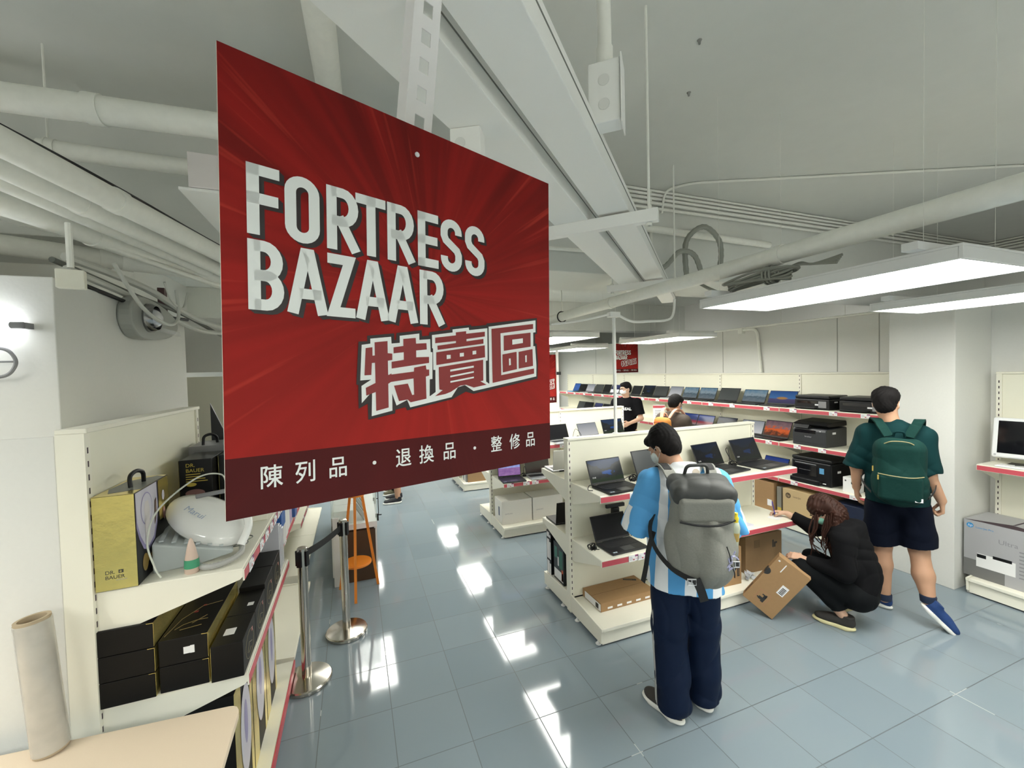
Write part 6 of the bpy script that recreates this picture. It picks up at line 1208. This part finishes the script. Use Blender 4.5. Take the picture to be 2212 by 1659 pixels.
for k in range(3):
    for sx in (-1, 1):
        yy = -.08 if sx < 0 else .012; P = [(sx * .188, (k - 1) * .016, .80), (sx * .192, yy * .3 + (k - 1) * .016, .62), (sx * .196, yy * .55 + (k - 1) * .016, .45), (sx * .192, yy * .8 + (k - 1) * .016, .28), (sx * .192, yy + (k - 1) * .017, .14), (sx * .190, yy + (k - 1) * .017, .075)]
        q = MB(); strip(q, spline(P, 4), .0065, (sx, 0, 0), .002); q.build('side_stripe', mat('stripe_grey', (.42, .42, .40), .6), tr_)
M_sh1 = mat('shoe_dark_suede', (.045, .040, .036), .8); M_ws = mat('sole_white', (.82, .82, .78), .5); M_tab = mat('tab_cream', (.62, .58, .40), .7)
shoe(P1, (-.092, -.105, 0), (-.59, .81, 0), M_sh1, M_ws, 0, .29, M_tab); shoe(P1, (.1035, .0, 0), (-.37, .93, 0), M_sh1, M_ws, 0, .29, M_tab)
t = thing('phone', 'dark smartphone held in front of the man in the striped jersey', 'phone', (0, 0, 0)); t.matrix_world = P1.matrix_basis @ Matrix.Translation((-.08, .305, 1.215)) @ Euler((R(-50), 0, R(12))).to_matrix().to_4x4(); MB().box(-.036, .036, -.004, .004, -.075, .075).build('case', M_blackg, t, bevel=.004)
# grey backpack
M_bg = mat('grey_backpack_fabric', (.225, .225, .20), .75, noise=.12, bump=.3, scale=120); M_bd = mat('dark_grey_lid', (.045, .047, .045), .6, noise=.15, scale=60); M_web = mat('black_webbing', (.012, .012, .013), .7)
BP = thing('backpack', 'large grey backpack with dark top lid worn by the person in the striped jersey', 'backpack'); BP.matrix_world = P1.matrix_basis @ Matrix.Translation((.0, -.01, .10))
s = SDF(); s.box((.015, -.235, 1.06), (.150, .095, .245), .07, .03, (R(4), 0, 0)); s.ell((.03, -.27, .93), (.135, .12, .16), .05); s.ell((-.10, -.22, .98), (.07, .075, .15), .03); s.ell((.145, -.22, .98), (.06, .08, .15), .03); s.cone((.05, -.345, 1.10), (.03, -.355, .90), .035, .045, .04)
sdf_obj('pack_body', s, .0055, M_bg, BP, folds(.009, 22, 2.0))
s = SDF(); s.box((.015, -.245, 1.275), (.155, .105, .055), .045, .03, (R(14), 0, 0)); s.ell((.015, -.26, 1.31), (.12, .07, .035), .03); sdf_obj('top_lid', s, .0055, M_bd, BP, vfolds(.005, 60, 1.0))
s = SDF(); s.box((.015, -.325, 1.195), (.135, .03, .065), .025, .02, (R(6), 0, 0)); sdf_obj('front_pocket', s, .005, M_bg, BP, folds(.002, 20, .2))
q = MB(); q.tube(spline([(-.12, -.345, 1.135), (-.03, -.362, 1.125), (.07, -.362, 1.128), (.15, -.335, 1.145)]), .006, 6); q.build('zip_line', M_web, BP)
q = MB(); q.tube(bend([(-.05, -.19, 1.345), (-.045, -.215, 1.395), (.06, -.215, 1.40), (.07, -.19, 1.345)], .03), .009, 8); q.build('grab_handle', M_bd, BP, smooth=True)
for sx in (-1, 1):
    q = MB(); P = spline([(sx * .09, -.17, 1.27), (sx * .115, -.10, 1.335), (sx * .125, .0, 1.345), (sx * .135, .12, 1.26), (sx * .15, .165, 1.08)], 5); strip(q, P, .062, [(0, -.3, 1)] * 5 + [(0, .2, 1)] * 5 + [(0, .8, .6)] * 5 + [(0, 1, .1)] * 6, .013); q.build('shoulder_strap', M_bg, BP)
    q = MB(); strip(q, [(p[0], p[1], p[2]) for p in P[5:14]], .042, [(0, .0, 1)] * 9, .0165); q.build('strap_padding', M_web, BP)
q = MB(); strip(q, spline([(-.155, -.02, 1.12), (-.215, -.10, 1.02), (-.205, -.17, .93), (-.14, -.27, .86), (-.05, -.36, .84)], 5), .028, (-.8, -.6, 0), .004); q.build('side_webbing', M_web, BP)
q = MB(); strip(q, spline([(-.20, -.12, 1.0), (-.235, -.14, .90), (-.245, -.12, .80), (-.26, -.10, .70)], 5), .030, (-.8, -.6, 0), .003); q.build('loose_webbing', M_web, BP)
q = MB(); strip(q, spline([(-.055, -.375, .86), (-.03, -.372, .80), (-.01, -.355, .74)], 4), .042, (0, -1, 0), .006); q.build('lower_strap', M_web, BP)
q = MB(); strip(q, spline([(.20, -.22, .93), (.17, -.31, .92), (.10, -.36, .93)], 4), .024, (.5, -1, 0), .005); q.build('side_webbing', M_web, BP)
for (x, y, z) in ((-.075, -.378, .845), (.145, -.345, .925)):
    q = MB().at((x, y, z), (R(90), 0, 0)); q.tube([(-.02, -.014, 0), (.02, -.014, 0), (.02, .014, 0), (-.02, .014, 0)], .004, 6, closed=True).tube([(0, -.014, 0), (0, .014, 0)], .003, 6); q.build('buckle', M_silver, BP)
s = SDF(); s.cone((.115, -.305, 1.03), (.14, -.30, .90), .020, .030, .02); sdf_obj('side_pocket_gap', s, .005, M_web, BP)
q = MB(); rk = random.Random(4)
for k in range(16): a = Vector((.115 + rk.uniform(-.022, .03), -.372 + rk.uniform(-.01, .01), .95 + rk.uniform(-.04, .035))); q.tube([a, a + Vector((rk.uniform(-.02, .02), 0, rk.uniform(-.02, .02)))], .004, 5)
q.build('charm', mat('charm_violet', (.42, .42, .62), .3), BP); MB().tube(spline([(.10, -.36, 1.02), (.11, -.372, .98), (.115, -.372, .95)]), .003, 5).tube(spline([(.118, -.37, .93), (.135, -.36, .89), (.14, -.35, .86)]), .003, 5).build('charm_cord', M_web, BP)
WB = thing('water_bottle', 'clear bottle with a yellow cap in the side pocket of the grey backpack', 'bottle'); WB.matrix_world = BP.matrix_basis @ Matrix.Translation((.165, -.262, .98)) @ Euler((R(5), R(4), 0)).to_matrix().to_4x4()
MB().lathe([(.026, 0), (.027, .01), (.027, .11), (.018, .135), (.012, .14)], 20).build('bottle_body', mat('bottle_clear', (.62, .66, .50), .15, alpha=.75), WB, smooth=True); MB().lathe([(.015, .138), (.016, .16), (.010, .168), (.009, .185), (.004, .187)], 18).build('yellow_cap', mat('yellow_cap', (.78, .60, .02), .4), WB, smooth=True)
MB().lathe([(.0274, .04), (.0274, .085)], 20, caps=False).build('bottle_label', mat('bottle_label', (.45, .30, .08), .5), WB)
# ---------------------------------------------------------------- man in green
SK2 = skinmat('skin_light_tan', (.50, .285, .18))
P2_ = thing('person', 'person in a dark green T-shirt and navy shorts walking away at the right', 'person', (4.05, 2.03, 0), R(-60))
hc = (-.065, .0, 1.70); s = SDF(); T, Mr, eu = head(s, hc, R(-14), R(-4), 0, 1.02)
s.cone((-.02, 0, 1.46), (-.06, -.01, 1.62), .064, .058, .04); s.ell((0, 0, 1.30), (.165, .105, .21), .05); s.ell((0, 0, .98), (.155, .11, .15), .06); s.cone((-.17, 0, 1.45), (.14, 0, 1.43), .055, .055, .05)
limb(s, [(-.19, -.0, 1.44), (-.25, -.02, 1.17), (-.250, .05, .965)], [.052, .044, .030]); hand(s, (-.250, .055, .955), (.05, .15, -1), (1, .2, 0), (0, 1, 0), .55, 1.02)
limb(s, [(.145, 0, 1.43), (.175, -.03, 1.15), (.255, .02, .945)], [.053, .046, .031]); hand(s, (.257, .023, .935), (.08, .15, -1), (-1, .1, 0), (0, 1, 0), 1.25, 1.02, thumb=1.1)
limb(s, [(-.09, 0, .93), (-.085, .03, .53), (-.085, .02, .36), (-.075, .0, .09)], [.09, .060, .062, .040]); limb(s, [(.095, 0, .93), (.13, .02, .53), (.15, -.045, .36), (.175, -.12, .19)], [.09, .060, .064, .040])
sdf_obj('body', s, .0055, SK2, P2_); eyes(P2_, T, Mr)
s = SDF(); s.ell(T(0, -.020, .040), (0.0893, 0.0967, 0.0856), .02, eu); s.ell(T(0, -.040, -.02), (.070, .070, .078), .03, eu); s.ell(T(0, .05, .085), (0.0651, 0.0465, 0.0326), .03, eu)
sdf_obj('hair', s, .005, M_hair, P2_, hairnoise(.0028), cutoff=[(tuple(T(0, 0, -.075)), tuple(T(0, .25, -1) - T(0, 0, 0)))])
MB().tube([T(.055, .058, -.028), T(.078, .012, -.006), T(.084, -.02, -.012)], .0018, 5).build('ear_loop', M_mask, P2_); mask(P2_, T, eu, M_mask)
MG_ = mat('dark_green_cotton', (.001, .026, .028), .85, noise=.1, scale=8, spec=.2)
s = SDF(); s.ell((0, 0, 1.32), (.205, .14, .21), .06); s.cone((-.165, 0, 1.445), (.15, 0, 1.435), .075, .075, .05); s.cone((-.02, 0, 1.48), (-.035, 0, 1.53), .09, .07, .04); s.ell((0, 0, 1.08), (.195, .14, .25), .06); s.cone((-.05, 0, 1.0), (-.05, 0, .88), .135, .145, .05); s.cone((.05, 0, 1.0), (.05, 0, .88), .135, .145, .05)
for sx, e in ((-1, Vector((-.265, -.01, 1.17))), (1, Vector((.185, -.02, 1.17)))):
    sh = Vector((-.18 if sx < 0 else .145, 0, 1.435)); d_ = (e - sh).normalized(); s.cone(sh, e + d_ * .07, .072, .076, .05, cuts=[(tuple(e + d_ * .02), tuple(d_))])
sdf_obj('t_shirt', s, .006, MG_, P2_, folds(.009, 28, 1.9), cutoff=[((0, 0, .90), (0, 0, -1)), ((-.03, 0, 1.555), (0, .3, 1))])
s = SDF(); s.ell((0, 0, .92), (.175, .13, .12), .05); limb(s, [(-.09, 0, .86), (-.10, .02, .66), (-.095, .025, .52)], [.105, .10, .108], .04); limb(s, [(.095, 0, .86), (.125, .015, .66), (.135, .01, .50)], [.105, .10, .110], .04)
sdf_obj('shorts', s, .006, mat('navy_shorts', (.002, .004, .012), .85, noise=.1, spec=.15), P2_, vfolds(.008, 30, .5), cutoff=[((0, 0, .545), (.15, 0, -1))])
M_bs = mat('shoe_blue_knit', (.010, .045, .17), .7, noise=.2, scale=50)
shoe(P2_, (-.075, .03, 0), (-.75, .65, 0), M_bs, M_ws, 0, .285); shoe(P2_, (.155, -.135, 0), (.85, .10, 0), M_bs, M_ws, R(46), .27)
for (x, y, z) in ((-.075, .0, .105), (.170, -.115, .215)): MB().at((x, y, z)).lathe([(.046, -.03), (.050, .015), (.047, .022)], 20).build('sock', mat('sock_navy', (.01, .02, .05), .9), P2_, smooth=True)
MB().at((-.250, .045, .995), (R(-14), R(4), 0)).lathe([(.034, -.012), (.037, 0), (.034, .012)], 20, caps=False).build('wristwatch', M_black, P2_, smooth=True)
B2 = thing('backpack', 'dark green backpack with a white tag worn by the person in the green T-shirt', 'backpack'); B2.matrix_world = P2_.matrix_basis.copy(); MB2 = mat('green_backpack_cloth', (.003, .030, .025), .85, spec=.2, noise=.15, bump=.2, scale=90)
s = SDF(); s.box((.0, -.22, 1.20), (.155, .075, .245), .09, .03, (R(3), 0, 0)); s.ell((0, -.25, 1.08), (.16, .085, .16), .05); sdf_obj('pack_body', s, .0055, MB2, B2, folds(.007, 20, 3.1))
s = SDF(); s.box((.0, -.305, 1.075), (.125, .03, .10), .03, .02); sdf_obj('front_pocket', s, .005, MB2, B2, folds(.003, 26, 1.0))
M_zip = mat('zip_tan', (.30, .26, .12), .5); q = MB(); q.tube(spline([(-.125, -.31, 1.175), (-.04, -.343, 1.170), (.06, -.343, 1.168), (.13, -.30, 1.175)]), .004, 5).tube(spline([(-.09, -.285, 1.40), (-.04, -.30, 1.425), (.05, -.295, 1.42), (.10, -.27, 1.38)]), .004, 5); q.build('zip', M_zip, B2)
q = MB(); q.box(-.129, -.120, -.325, -.318, 1.13, 1.165).build('zip_puller', mat('puller_gold', (.55, .40, .10), .4, metal=.5), B2); MB().box(-.158, -.150, -.27, -.262, 1.18, 1.22).build('zip_puller', MATS['puller_gold'], B2)
MB().at((.10, -.325, 1.005), (R(0), 0, R(10))).box(-.022, .022, -.006, 0, -.014, .014).build('white_tag', M_white, B2)
q = MB(); q.tube(bend([(-.03, -.17, 1.445), (-.025, -.19, 1.485), (.03, -.19, 1.485), (.035, -.17, 1.445)], .02), .008, 8); q.build('grab_handle', MG_, B2, smooth=True)
for sx in (-1, 1):
    q = MB(); P = spline([(sx * .06, -.16, 1.44), (sx * .11, -.10, 1.535), (sx * .135, .0, 1.555), (sx * .145, .12, 1.46), (sx * .16, .16, 1.25)], 5); strip(q, P, .065, [(0, -.3, 1)] * 5 + [(0, .2, 1)] * 5 + [(0, .8, .6)] * 5 + [(0, 1, .1)] * 6, .012); q.build('shoulder_strap', MB2, B2)
    q = MB(); strip(q, spline([(sx * .15, .14, 1.12), (sx * .215, .0, 1.08), (sx * .20, -.12, 1.04), (sx * .16, -.2, 1.0)], 5), .022, (sx, 0, 0), .004); q.build('side_webbing', M_web, B2)
# ---------------------------------------------------------------- crouching woman
SK3 = skinmat('skin_fair', (.62, .385, .27))
P3 = thing('person', 'person with long brown hair in black crouching to write while holding a carton', 'person', (3.52, 2.15, 0), R(26.8))
s = SDF(); hc = (.02, .095, .845); T, Mr, eu = head(s, hc, R(6), R(-48), 0, .94)
s.cone((0, -.05, .72), (.01, .03, .80), .05, .048, .04); s.cone((0, -.05, .68), (0, -.13, .36), .11, .12, .06); s.cone((-.12, -.04, .70), (.12, -.03, .69), .055, .055, .05)
limb(s, [(-.155, -.04, .69), (-.20, -.05, .46), (-.165, .19, .475)], [.045, .038, .025]); hand(s, (-.163, .20, .477), (.25, 1, .05), (.5, .1, -1), (.6, .2, 1), .55, .92)
limb(s, [(.155, -.03, .68), (.27, .19, .60), (.315, .38, .672)], [.045, .037, .024]); hand(s, (.317, .395, .676), (.05, 1, .0), (-.2, .3, -1), (-1, .1, .2), .75, .92, thumb=.9)
limb(s, [(-.10, -.13, .27), (-.17, .20, .42), (-.12, -.04, .10)], [.085, .055, .034]); limb(s, [(.10, -.13, .27), (.18, .18, .37), (.15, -.14, .13)], [.085, .055, .034]); s.ell((0, -.14, .27), (.14, .11, .11), .05)
sdf_obj('body', s, .005, SK3, P3); eyes(P3, T, Mr)
M_hood = mat('black_hoodie', (.005, .005, .006), .9, noise=.15, scale=12, spec=.15); M_leg = mat('black_trousers', (.004, .005, .006), .85, noise=.1, spec=.15)
s = SDF(); s.cone((0, -.055, .67), (0, -.125, .42), .140, .148, .06); s.cone((-.125, -.05, .70), (.125, -.04, .69), .078, .078, .05); s.ell((0, -.10, .75), (.105, .085, .05), .04, (R(-35), 0, 0)); s.ell((0, -.155, .31), (.165, .10, .12), .05)
a, b = Vector((-.165, -.05, .69)), Vector((-.205, -.06, .46)); s.cone(a, b, .075, .068, .05); c_ = Vector((-.168, .17, .475)); s.cone(b, c_, .064, .045, .04, cuts=[(tuple(c_), (.1, 1, .05))])
a, b = Vector((.16, -.03, .68)), Vector((.275, .18, .60)); s.cone(a, b, .075, .060, .05); c_ = Vector((.308, .34, .662)); s.cone(b, c_, .058, .044, .04, cuts=[(tuple(c_), (.2, 1, .3))])
sdf_obj('hoodie', s, .0055, M_hood, P3, folds(.009, 30, 2.2)); MB().tube(spline([(-.05, .0, .70), (-.06, .02, .60), (-.055, .03, .55)]), .004, 6).build('hood_cord', mat('cord_grey', (.4, .4, .42), .6), P3)
s = SDF(); s.ell((0, -.14, .255), (.165, .12, .115), .05); s.cone((-.10, -.12, .27), (-.17, .20, .41), .105, .078, .05); s.cone((-.17, .20, .40), (-.122, -.015, .155), .074, .056, .04, cuts=[((-.12, -.02, .145), (0, -.5, -1))]); s.cone((.10, -.12, .27), (.18, .18, .365), .105, .078, .05); s.cone((.18, .18, .355), (.15, -.10, .17), .074, .056, .04)
sdf_obj('trousers', s, .0055, M_leg, P3, folds(.007, 26, .4))
M_s3 = mat('shoe_black_knit', (.030, .028, .026), .8, noise=.2, scale=60); M_ys = mat('sole_cream', (.72, .66, .38), .6)
shoe(P3, (-.12, -.055, 0), (.10, 1, 0), M_s3, M_ys, 0, .255); shoe(P3, (.15, -.16, 0), (.05, 1, 0), M_s3, M_ys, R(34), .25)
MHB = mat('hair_brown', (.035, .012, .007), .6, noise=.5, scale=30, spec=.25)
s = SDF(); s.ell(T(0, -.020, .030), (.088, .100, .094), .02, eu); s.ell(T(0, -.06, -.03), (.085, .065, .09), .04, eu)
s.cone((.02, .0, .83), (-.01, -.02, .66), .07, .055, .04); s.cone((-.06, .0, .84), (-.080, -.01, .62), .034, .03, .03); s.cone((-.085, .02, .60), (-.075, .02, .52), .03, .012, .03); s.cone((-.04, .0, .70), (-.06, .02, .55), .035, .015, .03); s.cone((.085, .06, .84), (.10, .10, .62), .03, .018, .03)
sdf_obj('hair', s, .005, MHB, P3, hairnoise(.006))
q = MB(); rk = random.Random(9)
for k in range(60):
    u = k / 60; sx = -1 if k < 42 else 1; x0_ = sx * rk.uniform(.055, .088); y0_ = (.01 + rk.uniform(-.03, .05)) if k % 7 else .125 + rk.uniform(-.01, .02); L_ = rk.uniform(.22, .34); zt = .86 - rk.uniform(0, .05)
    q.tube(spline([(x0_, y0_, zt), (x0_ * 1.08, y0_ + rk.uniform(.0, .03), zt - L_ * .4), (x0_ + rk.uniform(-.02, .02), y0_ + rk.uniform(-.01, .05), zt - L_ * .75), (x0_ + rk.uniform(-.03, .03), y0_ + rk.uniform(-.03, .05), zt - L_)], 4), [.006] * 3 + [.0055] * 6 + [.004] * 3 + [.0015], 5)
q.build('hair_strands', MHB, P3, smooth=True); mask(P3, T, eu, mat('mask_mint', (.28, .62, .50), .7), .95)
t = thing('pen', 'blue pen held by the crouching woman', 'pen'); t.matrix_world = P3.matrix_basis @ Matrix.Translation((.285, .475, .655)) @ Euler((R(-8), R(-10), 0)).to_matrix().to_4x4(); MB().tube([(0, 0, -.005), (0, 0, .01), (0, 0, .12), (0, 0, .125)], [.001, .004, .004, .002], 10).build('barrel', mat('blue_pen', (.04, .03, .40), .3), t)
# ---------------------------------------------------------------- generic standing figures
def figure(label, loc, rz, h, skin, shirt, legs, head_yaw=0, head_pitch=0, sleeve=.5, arms=None, hair_top=True, short_legs=False, vox=.007, sub=None, shoes=None, sockm=None, collar=False):
    t = thing('person', label, 'person', loc, R(rz)); f = h / 1.75; s = SDF(); hc = Vector((0, .02 + .06 * max(0, -head_pitch) / 40, 1.635)) * f; hc.z -= .0012 * max(0, -head_pitch) * f
    T, Mr, eu = head(s, hc, R(head_yaw), R(head_pitch)); Z_ = lambda x, y, z: (x * f, y * f, z * f)
    s.cone(Z_(0, -.01, 1.40), hc - Vector((0, .02, .08)), .058, .054, .04); s.ell(Z_(0, 0, 1.25), (.155, .10, .20), .05); s.ell(Z_(0, 0, .95), (.15, .105, .14), .06); s.cone(Z_(-.16, 0, 1.40), Z_(.16, 0, 1.40), .058, .058, .05)
    arms = arms or [[(-.20, 0, 1.38), (-.24, -.02, 1.12), (-.25, .06, .88)], [(.20, 0, 1.38), (.24, -.02, 1.12), (.25, .06, .88)]]
    for i, A in enumerate(arms):
        A = [Vector(Z_(*p)) for p in A]; limb(s, A, [.048, .040, .027]); d = (A[2] - A[1]).normalized(); sx = -1 if i == 0 else 1; hand(s, A[2] + d * .01, d, (-sx, .2, -.1), (0, .6, 1) if abs(d.z) < .6 else (0, 1, .2), .5, 1.0)
    for sx in (-1, 1): limb(s, [Z_(sx * .09, 0, .90), Z_(sx * .10, .02, .48), Z_(sx * .10, .0, .09)], [.085, .058, .038])
    sdf_obj('body', s, vox, skin, t); eyes(t, T, Mr)
    s = SDF(); s.ell(Z_(0, 0, 1.27), (.195, .13, .21), .06); s.cone(Z_(-.165, 0, 1.395), Z_(.165, 0, 1.395), .072, .072, .05); s.cone(Z_(0, 0, 1.43), Z_(0, 0, 1.47), .085, .068, .04); s.ell(Z_(0, 0, 1.03), (.185, .135, .22), .06); s.cone(Z_(0, 0, 1.0), Z_(0, 0, .90), .15, .155, .05)
    for A in arms:
        A = [Vector(Z_(*p)) for p in A]
        if sleeve <= .5: d = (A[1] - A[0]).normalized(); e = A[0].lerp(A[1], .75); s.cone(A[0], e + d * .05, .072, .084, .05, cuts=[(tuple(e), tuple(d))])
        else: s.cone(A[0], A[1], .070, .056, .05); d = (A[2] - A[1]).normalized(); s.cone(A[1], A[2], .054, .040, .04, cuts=[(tuple(A[2] - d * .01), tuple(d))])
    sdf_obj('shirt', s, vox, shirt, t, folds(.005, 28, h * 7), cutoff=[((0, 0, .86 * f), (0, 0, -1)), ((0, 0, 1.485 * f), (0, .3, 1))])
    s = SDF(); s.ell(Z_(0, 0, .90), (.165, .125, .11), .05); zb = .50 if short_legs else .10
    for sx in (-1, 1): s.cone(Z_(sx * .09, 0, .84), Z_(sx * .102, .015, zb), .098, .085 if short_legs else .066, .04, cuts=[(Z_(0, 0, zb), (0, 0, -1))])
    sdf_obj('trousers', s, vox, legs, t, vfolds(.004, 30, h)); s = SDF(); s.ell(T(0, -.018, .034), (0.0818, 0.0921, 0.0856), .02, eu); s.ell(T(0, -.040, -.02), (.069, .068, .074), .03, eu); s.ell(T(0, .05, .075), (0.0577, 0.0418, 0.0298), .03, eu)
    sdf_obj('hair', s, .0055, M_hair, t, hairnoise(.002), cutoff=[(tuple(T(0, 0, -.07)), tuple(T(0, .3, -1) - T(0, 0, 0)))])
    for sx in (-1, 1): shoe(t, (sx * .10 * f, 0, 0), (sx * .15, 1, 0), shoes or M_sh1, M_ws, 0, .28)
    return t, T, Mr, eu, f
M_bt = mat('black_tshirt', (.004, .004, .005), .9, spec=.15)
ST, T, Mr, eu, f = figure('staff person in a black T-shirt with glasses and white mask standing behind the shelving', (4.50, 6.20, 0), 128, 1.80, SK3, M_bt, M_leg, head_yaw=-40, head_pitch=-6,
    arms=[[(-.20, 0, 1.38), (-.25, .02, 1.12), (-.12, .26, 1.06)], [(.20, 0, 1.38), (.26, -.03, 1.12), (.10, .25, 1.07)]])
mask(ST, T, eu, M_mask)
q = MB(); 
for sx in (-1, 1): q.tube([T(sx * .030 + .021 * math.cos(a), .098, .0 + .014 * math.sin(a)) for a in [i * math.pi / 8 for i in range(16)]], .0022, 6, closed=True).tube([T(sx * .052, .094, .004), T(sx * .078, .02, .006), T(sx * .080, -.01, .0)], .002, 6)
q.tube([T(-.009, .100, .003), T(.009, .100, .003)], .002, 6); q.build('glasses', M_black, ST)
from mathutils.bvhtree import BVHTree
sho = [c for c in ST.children if c.name.startswith('shirt')][0].data
bv = BVHTree.FromPolygons([v.co.copy() for v in sho.vertices], [tuple(p.vertices) for p in sho.polygons])
q = MB(); put_text(q, 'UNREAL', .066, frame((.13, .3, 1.30), (-1, 0, 0), (0, 0, 1)), sx=1.0, bold=.002)
for i, v in enumerate(q.v):
    hit = bv.ray_cast(Vector((v[0], .4, v[2])), Vector((0, -1, 0)))
    if hit[0] is not None: q.v[i] = (v[0], hit[0].y + .004, v[2])
q.build('shirt_print', M_sw, ST)
for o in [x for x in ST.children if x.name.startswith('hair')]:
    pass
MBr = mat('brown_jacket', (.07, .052, .040), .8, noise=.1)
OB, T, Mr, eu, f = figure('person in a brown jacket with an orange backpack bending over the wall shelf', (3.86, 4.33, 0), -80, 1.70, SK2, MBr, M_leg, head_yaw=0, head_pitch=-28, sleeve=1,
    arms=[[(-.19, 0, 1.37), (-.22, .12, 1.15), (-.12, .34, 1.08)], [(.19, 0, 1.37), (.22, .12, 1.15), (.14, .34, 1.08)]])
mask(OB, T, eu, mat('mask_blue', (.22, .45, .72), .7))
BO = thing('backpack', 'small orange backpack worn by the person in the brown jacket', 'backpack'); BO.matrix_world = OB.matrix_basis.copy(); MO = mat('orange_cloth', (.62, .25, .05), .8, noise=.1)
s = SDF(); s.box((0, -.20, 1.20), (.115, .065, .19), .06, .03); sdf_obj('pack_body', s, .006, MO, BO, folds(.003, 24, 1.1)); MB().tube(spline([(-.09, -.245, 1.30), (-.07, -.268, 1.33), (.07, -.268, 1.33), (.09, -.245, 1.30)]), .004, 6).build('zip', mat('zip_red', (.6, .08, .03), .5), BO)
MB().tube(bend([(-.02, -.13, 1.40), (-.02, -.15, 1.44), (.02, -.15, 1.44), (.02, -.13, 1.40)], .02), .006, 6).build('grab_handle', mat('strap_pink', (.75, .42, .30), .7), BO)
for sx in (-1, 1):
    q = MB(); strip(q, spline([(sx * .06, -.14, 1.38), (sx * .09, -.07, 1.475), (sx * .10, .02, 1.47), (sx * .12, .12, 1.35)], 5), .045, [(0, -.3, 1)] * 6 + [(0, .5, 1)] * 10, .010); q.build('shoulder_strap', MATS['strap_pink'], BO)
figure('person whose dark sneaker and bare calf show below the large red sign, nearer one', (.60, 6.85, 0), 80, 1.72, SK2, mat('grey_shirt', (.25, .25, .27), .8), mat('dark_shorts', (.02, .02, .03), .8), short_legs=True, shoes=mat('shoe_black', (.015, .015, .02), .6))
figure('person behind the nearer one below the large red sign, mostly hidden', (.62, 7.35, 0), 85, 1.70, SK2, mat('olive_shirt', (.12, .12, .07), .8), M_leg, shoes=mat('shoe_olive', (.10, .09, .05), .7))
